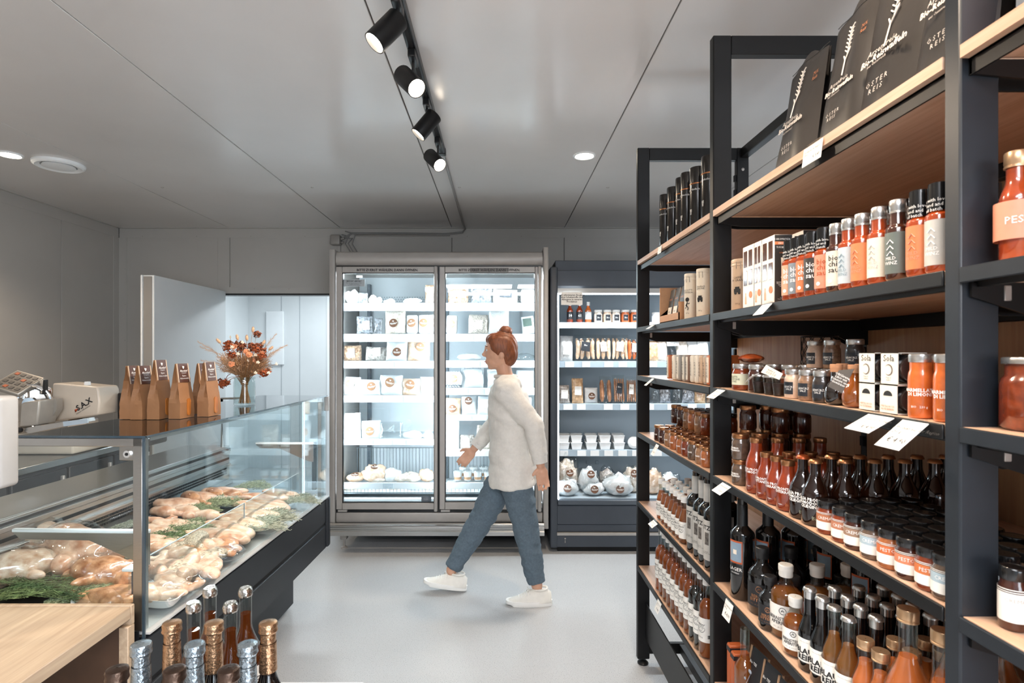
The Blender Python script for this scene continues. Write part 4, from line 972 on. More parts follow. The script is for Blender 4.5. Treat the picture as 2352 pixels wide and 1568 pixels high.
# ---- middle bay, fourth shelf: jars, passata, dark bottles, cream jars
for i, (u, X, tier, f) in enumerate([(1701, .697, 0, 4), (1701, .697, 1, 4), (1708, .757, 0, 4), (1708, .757, 1, 4), (1708, .757, 2, 0), (1745, .757, 0, 0), (1745, .757, 1, 0), (1716, .817, 0, 0), (1716, .817, 1, 0), (1716, .817, 2, 0), (1792, .817, 0, 0), (1792, .817, 1, 0), (1792, .817, 2, 0), (1725, .877, 0, 0), (1725, .877, 1, 0), (1725, .877, 2, 0), (1725, .877, 3, 0), (1842, .877, 0, 0), (1842, .877, 1, 0), (1842, .877, 2, 0)]):
    if i in (0, 1): lab = 'grey-brown relish jar with copper lid beside the middle post, %s of the pair' % ('lower', 'upper')[tier]
    else: lab = 'dark relish jar, %s in the stack behind the post, %s tier' % (ORD[i], ORD[tier])
    k_jar(thing('relish_jar', lab, 'jar', (X, min(1.70, DX(u, X)), SHZ[3]+tier*.0735), ROT, 'stacked relish jars of the middle bay'), .0245, .0725, JFILL[f], GOLD, txt='TONNO\nSICILIANO' if i < 2 else None, ink=INKW, ang=.4)
def k_tom(t, kind, txt, m=None):
    r, H = KIND[kind][:2]
    cont(t, kind, None, m or TOMATO)
    cap(t, 'lid', r*.62, .013, H-.011, GOLD, 'lid')
    print_on(t.children[0], txt, .0088, r, H*.42, INKW, .55, align='CENTER', bold=.00025, lines=.85)
    print_on(t.children[0], 'Bio', .010, r, H*.14, ORNG, 1.0)
    print_on(t.children[0], 'vegan', .005, r, H*.14, INKW, .3)
for i, (u, kd, tx) in enumerate(((1737, 'tomato_big', 'SALSA PRONTA\nDI POMODORO'), (1761, 'tomato', 'SUGO PRONTO ALLA\nPUTTANESCA'), (1785, 'tomato', 'SUGO PRONTO\nALL\'ARRABBIATA'), (1810, 'tomato', 'SUGO PRONTO ALLA\nMEDITERRANEA'))):
    r = KIND[kd][0]
    for k in range(4):
        X = .672+r+k*.058
        k_tom(thing('tomato_sauce_bottle', 'red tomato sauce bottle with copper lid, %s from the stacked jars, %s row' % (ORD[i], 'front' if k == 0 else ORD[k]), 'bottle', (X, DX(u, .672+r), SHZ[3]), ROT+.1, 'tomato sauce bottles'), kd, tx)
for i, u in enumerate((1844, 1873)):
    r = .0285
    for k in range(6):
        t = thing('passata_bottle', 'dark brown passata bottle with copper crown cap, %s column, %s row' % (('left', 'right')[i], 'front' if k == 0 else ORD[k]), 'bottle', (.672+r+k*.066, DX(u, .672+r), SHZ[3]), ROT+.1, 'dark passata bottles')
        gb = cont(t, 'dark', BRG); cap(t, 'crown', .0135, .008, .135, M('orange_crown', 'a04a20', .35, metal=.5, var=.1) if k == 0 and i == 0 else GOLD, 'crown_cap')
        if k == 0:
            print_on(gb, 'SALSA PRONTA\nPOMODORO\nCILIEGINO', .0092, r, .05, INKW, .55, bold=.0003, lines=.85); print_on(gb, 'Bio', .011, r, .018, M('bio_green', '9aa08a', .6), .95)
CJ = [(1901, 'b4714c', 'brown', 'CREMA', 1), (1936, 'b87a5c', 'rose-brown', 'CREMA', 1), (1966, '9a7b66', 'taupe', 'CREMA', 0), (2005, 'a9bcc6', 'light blue', 'CREMA', 4), (2046, 'cf6f3f', 'orange', 'PESTO', 2), (2089, 'd0825f', 'salmon', 'PESTO', 0), (2137, 'cf7440', 'deep orange', 'PESTO', 1), (2176, 'a9bcc6', 'pale blue', 'CREMA', 4)]
for i, (u, c, cn, tx, f) in enumerate(CJ):
    for k in range(5):
        r = .0205
        t = thing('cream_jar', '%s-labelled jar with black lid, %s from the passata, %s row' % (cn, ORD[i], 'front' if k == 0 else ORD[k]), 'jar', (.672+r+k*.046, DX(u, .672+r)+.002*k, SHZ[3]), ROT+.12, 'black-lidded spread jars')
        k_jar(t, r, .068, JFILL[f], BCAP, LC('j'+cn.replace(' ', '_').replace('-', '_'), c), WLAB, tx, INKW, ang=.6, lidh=.22, stripes=True, tsize=.0085)

# ---- middle bay, fifth shelf
def k_lager(t, k):
    cont(t, 'wine', DKG); part('capsule', cached(('capsule', 'w'), lambda: CAPS['sleeve'](.0152, .072), 40), BLK, t, (0, 0, .20))
    l = wrap(t, .0335, .105, .17, .62, LC('rust', 'b5552c')); wrap(t, .0335, .110, .165, .54, LC('steel_blue', '7f93a3'), 'label_panel', .0009)
    part('label_square', cached(('label_square',), lambda: MB().arc(.0349, .131, .144, -.16, .16, 4)), CREAM, t)
    l2 = wrap(t, .0335, .07, .10, .6, BLK, 'name_label'); print_on(l2, 'LAGER', .014, .0335, .088, INKW); print_on(l2, 'GUSTINO', .006, .0335, .077, INKW)
for k in range(6):
    k_lager(thing('wine_bottle', 'dark wine bottle with rust and blue label, %s row beside the middle post' % ('front' if k == 0 else ORD[k]), 'bottle', (.7075+k*.075, DX(1705, .7075), SHZ[4]), ROT+.55, 'rust-label wine bottles'), k)
for k in range(4):
    k_lager(thing('wine_bottle', 'dark wine bottle behind the spirit bottles, %s of that line' % ORD[k], 'bottle', (.90+.07*(k % 3), 1.52-.09*(k//3)-.02*k, SHZ[4]), ROT+.55, 'rust-label wine bottles at the back'), k)
BLAB = M('black_spirit_label', '232326', .5, var=.08)
def k_apo(t, kind, fill, capm, labm, ink, txt, level=None):
    r, H, nr, zs, zn, z0, z1 = KIND[kind]
    cont(t, kind, GLB if fill else None, fill or DKG, level or zn*.86)
    if not fill: pass
    cap(t, 'wax', nr*1.2, H*.17, H*.84, capm, 'wax_cap')
    l = wrap(t, r, z0, z1, 1.9, labm)
    print_on(l, txt, r*.32, r, z0+(z1-z0)*.38, ink, .55, lines=.85, bold=.0002)
    e = cached(('crest', r), lambda: MB().tube([((r+.001)*math.sin(r*.22*math.cos(q*PI/8)/r), -(r+.001)*math.cos(r*.22*math.cos(q*PI/8)/r), r*.22*math.sin(q*PI/8)) for q in range(17)], .0007, 4).tube([((r+.001)*math.sin(x), -(r+.001)*math.cos(x), z) for x, z in ((-.1, -.003), (0, .004), (.1, -.003), (-.1, .001), (.1, .001))], .0006, 4))
    part('crest', e, ink, l, (0, 0, z0+(z1-z0)*.78), (0, 0, .75))
    print_on(l, '0,5 L   alc. 21% vol', r*.12, r, z0+(z1-z0)*.12, ink, .55)
for (u, kd, fl, cm, lm, ik, tx, dn) in ((1751, 'apoth', None, BWAX, BLAB, M('copper_ink', 'a0714f', .5, metal=.4), 'BERG\nBITTER', 'large black spirit bottle with black wax cap'), (1769, 'apoth_small', None, BWAX, BLAB, M('copper_ink', 'a0714f'), 'BERG\nBITTER', 'small black spirit bottle with black wax cap'),
                                        (1805, 'apoth', AMBER, WWAX, WLAB, INK, 'BERNSTEIN\nAPERITIF', 'large amber aperitif bottle with white wax cap'), (1827, 'apoth_small', AMBER, WWAX, WLAB, INK, 'BERNSTEIN\nAPERITIF', 'small amber aperitif bottle with white wax cap')):
    r = KIND[kd][0]
    for k in range(4):
        x0_ = .686+r if kd == 'apoth' else .672+r; X = x0_+k*(2*r+.006)
        k_apo(thing('spirit_bottle', '%s, %s row of the fifth shelf' % (dn, 'front' if k == 0 else ORD[k]), 'bottle', (X, DX(u, x0_), SHZ[4]), ROT+.15, 'spirit bottles of the middle bay'), kd, fl, cm, lm, ik, tx)
def k_beer(t, clear):
    r, H, nr, zs, zn, z0, z1 = KIND['beer']
    cont(t, 'beer', GLB if clear else None, AMBERL if clear else DKG, .128)
    cap(t, 'crown', .0135, .008, .176, SILV, 'crown_cap')
    part('neck_foil', cached(('neck_foil',), lambda: MB().lathe([(.0122, 0), (.0122, .016)], 16, cap0=False, cap1=False)), SILV if not clear else GLB, t, (0, 0, .16))
    l = wrap(t, r, z0, z1, 1.9, WLAB); print_on(l, 'BLAU\nREIF', .017, r, z0+.017, INK, .45, bold=.0006, lines=.85); print_on(l, '~~~~', .012, r, z0+.045, GLAB, .6)
for i, (u, cl) in enumerate(((1860, 0), (1888.5, 0), (1916, 1), (1949, 1))):
    for k in range(6):
        k_beer(thing('small_bottle', '%s small bottle with silver crown cap, %s column, %s row' % (('black', 'amber')[cl], ORD[i], 'front' if k == 0 else ORD[k]), 'bottle', (.698+k*.058, DX(u, .698)+.004*k, SHZ[4]), ROT+.1, 'crown-capped small bottles'), cl and k < 1)
def k_juice(t, kind):
    r, H, nr = KIND[kind][:3]
    part('contents', body_mesh(kind, .002, KIND[kind][4]*(.93 if kind == 'juice_big' else 1.02)), JUICE, t); part('glass_body', body_mesh(kind), GLB, t)
    cap(t, 'screw', nr*1.18, .018 if kind == 'juice' else .022, H-.016, GOLDC, 'screw_cap')
    l = wrap(t, r, KIND[kind][5], KIND[kind][6], 1.2, WLAB); print_on(l, 'MARILLE', r*.42, r, (KIND[kind][5]+KIND[kind][6])/2, INK, .4)
for i, (u, kd) in enumerate(((1988, 'juice'), (2023, 'juice'), (2085.5, 'juice_big'), (2166, 'juice_big'))):
    r = KIND[kd][0]
    for k in range(3):
        k_juice(thing('juice_bottle', '%s apricot juice bottle with gold cap, %s from the far post, %s row' % (('small', 'big')[kd == 'juice_big'], ORD[i], 'front' if k == 0 else ORD[k]), 'bottle', (.672+r+k*(2*r+.008), DX(u, .672+r), SHZ[4]), ROT, 'apricot juice bottles'), kd)
# ---- middle bay, sixth shelf
t = thing('amber_bottle', 'slim amber bottle beside the black pouches on the lowest shelf', 'bottle', (.702, DX(1711, .702), SHZ[5]), ROT)
cont(t, 'amber_bottle', GLB, AMBER, .15); cap(t, 'sleeve', .0132, .045, .19, GLB, 'capsule')
for k, (u, X, H) in enumerate(((1.658, .685, .15), (1.630, .685, .14))):
    t = thing('orange_tube', '%s slim orange packet beside the amber bottle' % ('left', 'right')[k], 'package', (X, u, SHZ[5]), 0)
    part('packet', MB().rbox(0, .05, 0, .025, 0, H, .003, 1), LC('packet_orange', 'b85c2d'), t)
    part('top_band', MB().box(-.0006, .0505, -.0005, .0255, H*.86, H*.95), BLAB, t)
KE = M('kraft_edge', 'b08c6c', .7, var=.1)
for i, (u, rz, X) in enumerate(((1724, .12, .70), (1754, .12, .70), (1787, .1, .70), (1826, .1, .70), (1870, .1, .70), (1922, .1, .70))):
    t = thing('tea_pouch', 'black pouch with kraft edges and flower print, %s on the lowest shelf' % ORD[i], 'pouch', (X, DX(u, X), SHZ[5]), ROT+rz, 'black pouches on the lowest shelf')
    def pch(u_, v_, s_=1): 
        ww = .045*(1-.12*v_); return ((u_-.5)*2*ww, s_*.022*(1-v_**1.6)*(1-(2*u_-1)**4)+.03*v_, .185*v_)
    part('pouch_body', cached(('pouch_body', 't'), lambda: MB().grid(lambda a, b: pch(a, b, -1), 8, 10).grid(lambda a, b: pch(a, b, 1), 8, 10), 60), BLAB, t)
    part('kraft_seam', cached(('kraft_seam',), lambda: MB().tube([pch(0, q/8, 0) for q in range(9)], .0035, 5).tube([pch(1, q/8, 0) for q in range(9)], .0035, 5)), KE, t)
    fl = cached(('flower_print',), lambda: MB().tube([(0, -.014, .07), (.004, -.011, .10), (.002, .004, .125)], .0008, 4).ell((.002, .003, .133), (.008, .002, .006), 8, 5).ell((-.008, -.006, .11), (.005, .0015, .004), 8, 5))
    part('flower', fl, LC('pale_print', '9aa4b0'), t, (0, -.006, 0))
    part('lettering', text('Bio TEE', .010), INKW, t, (0, .008, .155), (-.32, 0, 0))
# ---- middle bay, top shelf: black rice-waffle pouches
RP = M('black_pouch_foil', '2f2c2a', .42, spec=.45, var=.1, scale=6, bump=.25, bscale=14)
PINKW = M('pouch_print', 'd8d0c8', .6, var=.03)
def rice_pouch(lab, D0, D1, H, lean, X=.727):
    t = thing('rice_waffle_pouch', lab, 'pouch', (X, (D0+D1)/2, SHZ[0]+.006), ROT, 'black pouches on the top shelf', rot=(lean, 0, ROT))
    wd = (D1-D0)
    seed = D0*13
    def P(u, v, s):
        e = 1-abs(2*u-1)**3
        wv = .004*math.sin(u*9+v*4+seed)*e
        top = 1-max(0, (v-.93)/.07)*.35*(abs(2*u-1)**2)
        return ((u-.5)*wd*(1-.06*v), s*(.040*(1-v**1.3)*(.25+.75*e)+.0015)+wv*(1-.3*v), H*v*top)
    b = part('pouch_body', MB().grid(lambda u, v: P(u, v, -1), 12, 16).grid(lambda u, v: P(u, v, 1), 12, 16), RP, t, smooth=70)
    def on(u, v): p = Vector(P(u, v, -1)); return p
    def txt(s, size, u, v, m=PINKW, **k):
        p = on(u, v); q = on(u, v+.06); tilt = math.atan2(q.y-p.y, q.z-p.z)
        part('lettering', text(s, size, **k), m, b, p+Vector((0, -.0035, 0)), (-tilt, 0, 0))
    k = wd/.17
    txt('Arsenfreie', .0165*k, .47, .40); txt('Bio-Reiswaffeln', .0175*k, .5, .355, bold=.0005); txt('aus Österreich', .0075*k, .43, .315); txt('Ö S T E R\nR E I S', .0125*k, .5, .14, lines=1.0)
    st = MB(); 
    def L(a, c, rr): st.tube([a, c], rr, 5)
    L((0, 0, -.062*k), (0, 0, -.025*k), .0014); L((0, 0, -.025*k), (.012*k, 0, .0), .0014); L((0, 0, -.025*k), (-.008*k, 0, -.012*k), .0014); L((.004*k, 0, -.015*k), (0, 0, .055*k), .0008)
    for q in range(7):
        z = -.006*k+q*.0095*k; L((.002, 0, z), (.011*k, 0, z+.009*k), .0014); L((.001, 0, z), (-.008*k, 0, z+.008*k), .0014)
    p = on(.5, .63); q_ = on(.5, .72); part('ear_emblem', st, PINKW, b, p+Vector((0, -.003, 0)), (-math.atan2(q_.y-p.y, q_.z-p.z), 0, 0))
    txt('70%\nReis', .013*k, .83, .70, M('copper_print', 'b8744c', .5), lines=.9)
    part('top_seam', MB().tube([P(u/8, .93, -1) for u in range(9)], .0012, 4), M('seam', '44403c', .5), b)
rice_pouch('farthest black rice waffle pouch, standing lowest on the top shelf', 1.262, 1.432, .278, -.10)
rice_pouch('second black rice waffle pouch from the far end of the top shelf', 1.085, 1.235, .285, -.09)
rice_pouch('third and widest black rice waffle pouch on the top shelf', .93, 1.125, .29, -.08, .735)
rice_pouch('nearest black rice waffle pouch, cut off by the near post', .80, .955, .29, -.08)
t = thing('rice_waffle_pouch', 'black pouch lying hidden behind the farthest rice waffle pouches', 'pouch', (.80, 1.23, SHZ[0]), ROT)
part('pouch_body', MB().grid(lambda u, v: ((u-.5)*.15, -.03*(1-v)*(1-abs(2*u-1)**3), .12*v), 8, 8).grid(lambda u, v: ((u-.5)*.15, .03*(1-v)*(1-abs(2*u-1)**3), .12*v), 8, 8), RP, t)
# ---- near bay: the few things visible past the near post
t = thing('syrup_bottle', 'amber bottle with orange label at the right edge, second shelf', 'bottle', (.712, .768, SHZ[1]), ROT)
cont(t, 'syrup', None, CHILI); cap(t, 'screw', .0135, .022, .13, GOLDC, 'cap'); l = wrap(t, .024, .03, .082, 2.2, SALM); print_on(l, 'PESCA', .014, .024, .055, INKW, 1.1)
t = thing('syrup_bottle', 'amber bottle beside the right-edge bottle, cut by the picture edge', 'bottle', (.775, .74, SHZ[1]), ROT)
cont(t, 'syrup', None, CHILI); cap(t, 'screw', .0135, .022, .13, GOLDC, 'cap'); l = wrap(t, .024, .03, .082, 2.2, SALM)
for k, (x, y) in enumerate(((.738, .762), (.84, .74))):
    t = thing('preserve_jar', ('dark amber jar at the right edge of the third shelf', 'dark amber jar behind the right-edge jar')[k], 'jar', (x, y, SHZ[2]), ROT)
    k_jar(t, .042, .100, JFILL[1], SILV, lidh=.1)
t = thing('cream_jar', 'white-labelled jar with dark lid at the right edge, fourth shelf', 'jar', (.707, .768, SHZ[3]), ROT); k_jar(t, .016, .085, JFILL[0], BCAP, WLAB, WLAB, 'CREMA', GLAB, ang=1.0, lidh=.2, stripes=True)
for k, (x, y) in enumerate(((.745, .76), (.79, .75), (.835, .77), (.80, .70))):
    t = thing('cream_jar', 'dark jar with black lid behind the right-edge jar, %s back' % ORD[k], 'jar', (x, y, SHZ[3]), ROT, 'dark jars of the near bay'); k_jar(t, .021, .075, JFILL[0], BCAP, LC('dull', '6b4a3a'))
t = thing('snack_bag', 'pale bag at the upper right corner, near bay', 'bag', (.74, .72, SHZ[0]), ROT); part('bag_body', MB().grid(lambda u, v: ((u-.5)*.12, -.03*(1-v**2)*(1-abs(2*u-1)**3), .18*v), 8, 8).grid(lambda u, v: ((u-.5)*.12, .03*(1-v**2)*(1-abs(2*u-1)**3), .18*v), 8, 8), M('pale_bag', 'd2a58c', .4, var=.3, scale=30), t)

# ---- price tags clipped to the shelf fronts
ptm = PAPER
def price_tag(lab, D, si, w_=.055, h=.032, tilt=.6, X=XF-.004, yaw=0, txt='€ 4,90'):
    t = thing('price_tag', lab, 'price tag', (X, D, SHZ[si]-.004), 0, 'price tags on the rack', rot=(0, 0, yaw))
    part('clip', MB().box(-.001, .006, -w_*.35, w_*.35, -.003, .0055, .001), ACRYL, t)
    c = part('card', MB().box(-.0006, .0006, -w_/2, w_/2, -h, 0), PAPER, t, rot=(0, tilt, 0))
    part('lettering', text('Produkt aus der Region\n250 g', h*.15, align='LEFT'), INK, c, (-.0013, w_*.42, -h*.35), (0, 0, ROT))
    part('lettering', text(txt, h*.24, align='RIGHT'), INK, c, (-.0013, -w_*.44, -h*.72), (0, 0, ROT))
price_tag('white price tag under the farthest rice waffle pouches, top shelf', 1.175, 0, .07, .04, .12, XF-.003, txt='€ 3,49')
price_tag('white price tag on the top shelf below the black tubes', 2.30, 0, .05, .03, .1, XF-.003)
price_tag('tilted white price tag below the gift boxes', 1.375, 1, .05, .036, .75)
price_tag('white price tag at the far post, second shelf', 2.40, 1, .05, .03, 1.0)
price_tag('tilted price tag at the far post, third shelf', 2.40, 2, .035, .045, .85)
price_tag('price tag at the middle post, third shelf', 1.66, 2, .055, .042, .95)
price_tag('large blank-looking price tag below the lower sleeve boxes', .965, 2, .065, .05, 1.05)
price_tag('large price tag at the near post, third shelf', .885, 2, .055, .062, .85)
price_tag('price tag at the far post, fourth shelf', 2.33, 3, .04, .05, .5)
price_tag('price tag at the middle post, fourth shelf', 1.62, 3, .06, .04, .95)
price_tag('price tag at the far post, fifth shelf', 2.36, 4, .06, .03, .95)
price_tag('price tag at the middle post, fifth shelf', 1.60, 4, .05, .05, .25)
price_tag('price tag at the far post, lowest shelf', 2.30, 5, .05, .045, .35)
price_tag('white price tag at the near post, fourth shelf', .875, 4, .05, .06, .1)
# ================================================================ DISPLAY COUNTER
CA = math.radians(-1.6); CN = Vector((-1.07, 1.685, 0)); CL = 1.62
cnt = thing('display_counter', 'glass-fronted refrigerated meat counter with black front, left of the aisle', 'counter', CN, CA)
def kp(name, mb, mat, par=None, **k): return part(name, mb, mat, par or cnt, **k)
def CW(x, y, z):
    v = Vector((x, y, 0)); v.rotate(Euler((0, 0, CA))); return CN+v+Vector((0, 0, z))
def deck(u, v, lift=0):
    """point of the sloping meat deck seen at a photo pixel"""
    a = (u-U0)/FPX; b = (v-V0)/FPX; D = (.999-lift)/(b-.144*a+.004)
    return Vector((a*D, D, H0-b*D))
CT = M('counter_black', '1a1d22', .42, spec=.4, var=.08, scale=20, bump=.03, bscale=600)
kp('glass_top', MB().box(-.40, .0, -.002, CL, 1.244, 1.25, .001), GLASST)
kp('front_glass', MB().box(-.008, -.002, 0, CL-.01, .662, 1.243), GLASS)
kp('glass_edge', MB().box(-.009, -.001, -.004, .001, .60, 1.243), EDGEG)
kp('glass_edge', MB().box(-.401, .001, -.004, -.0025, 1.2435, 1.2505).box(.0005, .0025, 0, CL, 1.2435, 1.2505), EDGEG)
kp('end_glass', MB().box(-.58, -.04, .004, .009, .69, 1.22), GLASS)
kp('far_end_glass', MB().box(-.58, -.01, CL-.02, CL-.014, .69, 1.24), GLASS)
kp('end_post', MB().box(-.041, -.011, .0, .03, .64, 1.243, .002), STEEL)
kp('end_rail', MB().box(-.41, -.011, 0, .03, 1.217, 1.243, .002), STEELH)
b_ = kp('glass_clamp', MB().cyl((-.057, -.004, 1.195), (-.057, .012, 1.195), .011, seg=18), CHROME)
kp('clamp_screw', MB().cyl((-.057, -.0055, 1.195), (-.057, -.003, 1.195), .005, seg=6), DARKIN, b_)
kp('clamp_plate', MB().box(-.085, -.012, .002, .012, 1.175, 1.22, .002), STEEL)
kp('far_post', MB().box(-.035, -.012, CL-.06, CL-.02, .66, 1.243, .003), STEEL)
kp('far_post_cover', MB().box(-.075, -.05, CL-.045, CL-.022, .70, .98, .003), BLK)
kp('far_clip', MB().box(-.012, .012, CL-.015, CL+.012, 1.16, 1.243, .002), ALU)
kp('front_ledge', MB().prism([(-.075, .668), (0, .656), (.012, .656), (.012, .650), (-.075, .650)], 1, 0, CL), M('ledge_steel', 'd2d4d4', .35, metal=.35, var=.03, scale=30))
kp('deck_tray', MB().prism([(-.03, .652), (-.07, .664), (-.56, .735), (-.58, .735), (-.58, .60), (-.03, .60)], 1, .012, CL-.012), STEELH)
kp('rear_wall', MB().box(-.605, -.582, .005, CL-.01, .66, .945), STEELH)
gm = MB()
for k in range(100):
    for r in range(3): gm.box(-.582, -.5805, .03+k*.0155, .042+k*.0155, .790+r*.014, .800+r*.014)
kp('air_grille', gm, DARKIN, stuff=True)
kp('vent_slot', MB().box(-.582, -.5785, .01, CL-.02, .872, .884), DARKIN)
kp('rear_lip', MB().box(-.585, -.565, .01, CL-.02, .842, .852, .002).box(-.59, -.57, .01, CL-.02, .905, .925, .003).box(-.58, -.555, .01, CL-.02, .735, .757, .003), STEELH)
kp('service_top', MB().box(-.85, -.585, 0, CL, .937, .952, .003), STEELH)
kp('service_edge', MB().box(-.59, -.58, .0, CL, .918, .937), BLK)
for y in (.06, CL-.06): kp('top_bracket', MB().tube([(-.60, y, .95), (-.60, y, 1.235), (-.39, y, 1.238)], .009, 8), STEEL)
kp('body', MB().box(-.84, -.02, .02, CL-.02, .345, .598), CT)
kp('front_panel', MB().prism([(.0, .640), (.006, .636), (.006, .512), (0, .508), (-.015, .508), (-.015, .640)], 1, 0, CL-.03), CT)
kp('front_panel', MB().prism([(.0, .492), (.006, .488), (.004, .36), (-.012, .345), (-.03, .345), (-.015, .492)], 1, 0, CL-.03), CT)
kp('panel_joint', MB().box(-.014, -.002, .01, CL-.03, .491, .509), DARKIN)
kp('end_cap', MB().rbox(-.03, .018, CL-.03, CL+.015, .36, .652, .012, 3), CT)
kp('end_panel', MB().box(-.84, -.02, -.004, .02, .345, .66), CT)
kp('plinth', MB().box(-.70, -.19, .12, CL-.03, .03, .345), CT)
for y in (.2, 1.45):
    for x in (-.55, -.24): kp('foot', MB().cyl((x, y, 0), (x, y, .032), .022), BLK)
# lit inner bars with their end brackets
CLED = emitmat('counter_led', 'f2f8ff', 14)
for (y, nm, zz, xa) in ((.085, 0, .928, -.49), (CL-.1, 1, .975, -.38)):
    kp('light_bar', MB().box(xa, -.045, y-.008, y+.008, zz, zz+.012, .003), WHITE)
    kp('bracket_plate', MB().prism([(-.045, zz), (xa, zz), (xa+.025, zz-.022), (-.24, zz-.024), (-.075, zz-.095), (-.045, zz-.10)], 1, y-.002, y+.002), STEEL)
kp('lamp_housing', MB().box(-.052, -.026, .06, CL-.1, 1.233, 1.2425).box(-.029, -.026, .06, CL-.1, 1.226, 1.234), STEELH)
kp('led_tube', MB().box(-.05, -.032, .07, CL-.11, 1.2312, 1.2328), CLED)
area_light('counter_tube', CW(-.05, CL/2, 1.226), (0, math.radians(22), CA), .03, 1.4, 8, (1, .95, .9))
# clear acrylic guard in front of the near meat
kp('front_guard', MB().box(-.125, -.121, .10, .86, .70, .815).box(-.125, -.121, .88, 1.5, .70, .815), ACRYL)
kp('guard_edge', MB().box(-.1255, -.1205, .10, .86, .8145, .8165).box(-.1255, -.1205, .88, 1.5, .8145, .8165).box(-.1255, -.1205, .86, .864, .70, .815), M('acrylic_edge', 'bcc7cc', .2, var=.05))
kp('guard_corner', MB().box(-.13, -.095, .075, .12, .808, .818, .002), WHITE)
kp('guard_post', MB().box(-.108, -.102, .09, .096, .69, .81), EDGEG)

# ---- meat
def lump(key, ells, voxel=.005, amp=.003, fr=60, cut=True):
    def f():
        mb = MB()
        for c, r, e in ells: mb.ell(c, r, 16, 10, Euler(e))
        m = evaluate(mb.mesh('lump', 0), [('REMESH', dict(mode='VOXEL', voxel_size=voxel)), ('SMOOTH', dict(factor=.5, iterations=4))])
        for v in m.vertices:
            n_ = noise.noise(v.co*fr*.35)*.6+noise.noise(v.co*fr)*.4
            v.co = v.co+v.normal*amp*n_
        m.update(); m.shade_smooth(); return m
    return cached((key,), f)
SKIN = M('raw_poultry_skin', 'd5a27e', .38, spec=.4, coat=.35, var=.14, scale=34, col2='ead0b9', bump=.3, bscale=260, sss=.12)
SKINP = M('raw_poultry_pink', 'cb8c68', .33, spec=.4, coat=.45, var=.18, scale=30, col2='e4bfa3', bump=.25, bscale=220, sss=.12)
SKINB = M('brown_poultry', 'a5683e', .38, coat=.4, var=.28, scale=30, col2='cf9a70', bump=.4, bscale=200, sss=.08)
SKINS = M('spiced_poultry', 'a98a6c', .45, coat=.3, var=.45, scale=120, col2='d9bfa3', bump=.5, bscale=220)
MARI = M('marinated_meat', 'b5622f', .28, coat=.6, var=.35, scale=24, col2='d8a077', bump=.3, bscale=160)
FILM = thin('plastic_film', 'f6f8f8', ior=1.6, rough=.06)
fillet = lump('fillet', [((0, 0, .018), (.075, .042, .02), (0, 0, 0)), ((.05, .012, .016), (.05, .026, .016), (0, 0, .4)), ((-.05, -.008, .018), (.045, .034, .018), (0, 0, -.3))])
drum = lump('drumstick', [((0, 0, .024), (.045, .028, .026), (0, 0, 0)), ((.05, 0, .02), (.04, .013, .013), (0, .1, 0)), ((.088, 0, .018), (.013, .014, .013), (0, 0, 0)), ((-.035, .01, .022), (.03, .026, .02), (0, 0, .4))])
wing = lump('wing', [((0, 0, .018), (.045, .018, .016), (0, 0, .3)), ((.045, .035, .016), (.045, .014, .013), (0, 0, 1.3)), ((.035, .075, .014), (.025, .010, .009), (0, 0, 2.3)), ((-.04, -.012, .02), (.026, .022, .02), (0, 0, 0))], amp=.0025)
bird = lump('bird', [((0, 0, .06), (.115, .082, .066), (0, 0, 0)), ((.06, 0, .075), (.06, .065, .05), (0, 0, 0)), ((-.085, .062, .05), (.062, .032, .036), (0, .2, -.5)), ((-.085, -.062, .05), (.062, .032, .036), (0, .2, .5)), ((-.145, .035, .06), (.035, .014, .014), (0, .5, .2)), ((-.145, -.035, .06), (.035, .014, .014), (0, .5, -.2)), ((.05, .088, .06), (.05, .017, .02), (0, 0, .5)), ((.05, -.088, .06), (.05, .017, .02), (0, 0, -.5)), ((.115, 0, .05), (.03, .03, .026), (0, 0, 0))], .006, .0045, 45)
MEAT = {'fillet': fillet, 'drum': drum, 'wing': wing, 'bird': bird}
DECK_ROT = math.atan2(.815-.662, -.375+.07)          # tilt of the deck about Y
def meat(kind, u, v, mat, rz, s=1.0, lab='', cat='meat', lift=.0, bag=False):
    s *= 1.08
    p = deck(u, v, lift+(.022 if bag else .012))
    R = Matrix.Rotation(math.radians(8.2), 4, 'Y') @ Matrix.Rotation(rz, 4, 'Z')
    nm = {'fillet': 'chicken_fillet', 'drum': 'chicken_drumstick', 'wing': 'chicken_wing', 'bird': 'whole_chicken'}[kind]
    if bag:
        t = thing(nm, lab, cat, p, rot=R.to_euler(), scale=(s, s, s)); part('bird', MEAT[kind], mat, t)
        part('film', lump('film_'+kind, [((0, 0, .068), (.15, .105, .072), (0, 0, 0)), ((.12, 0, .05), (.09, .05, .03), (0, 0, 0)), ((-.12, 0, .05), (.06, .07, .03), (0, 0, 0))], .008, .010, 30), FILM, t)
    else:
        t = part(nm, MEAT[kind], mat, None, p, R.to_euler()); t.scale = (s, s, s); tag(t, lab, cat)
    return t
G = 'chicken pieces on the counter deck'
meat('bird', 80, 1272, SKIN, 2.3, .9, 'whole pale chicken in clear film, back left of the counter', bag=True)
meat('bird', 165, 1300, SKINP, 2.6, 1.0, 'whole chicken in glossy film with wrinkled front, near left of counter', bag=True)
meat('bird', 40, 1335, SKIN, .6, .75, 'pale chicken in film behind the dark herb bunch, left edge', bag=True)
meat('bird', 232, 1345, MARI, 3.6, .72, 'reddish marinated poultry behind the steel end post', bag=True)
rr = random.Random(11)
rowA = [(352, 1205, 'wing', SKINP), (378, 1188, 'drum', SKINP), (402, 1176, 'wing', SKIN), (432, 1186, 'drum', SKIN), (456, 1194, 'wing', SKINP), (478, 1196, 'drum', SKIN), (372, 1232, 'fillet', SKIN), (404, 1214, 'fillet', SKIN), (350, 1252, 'fillet', SKIN)]
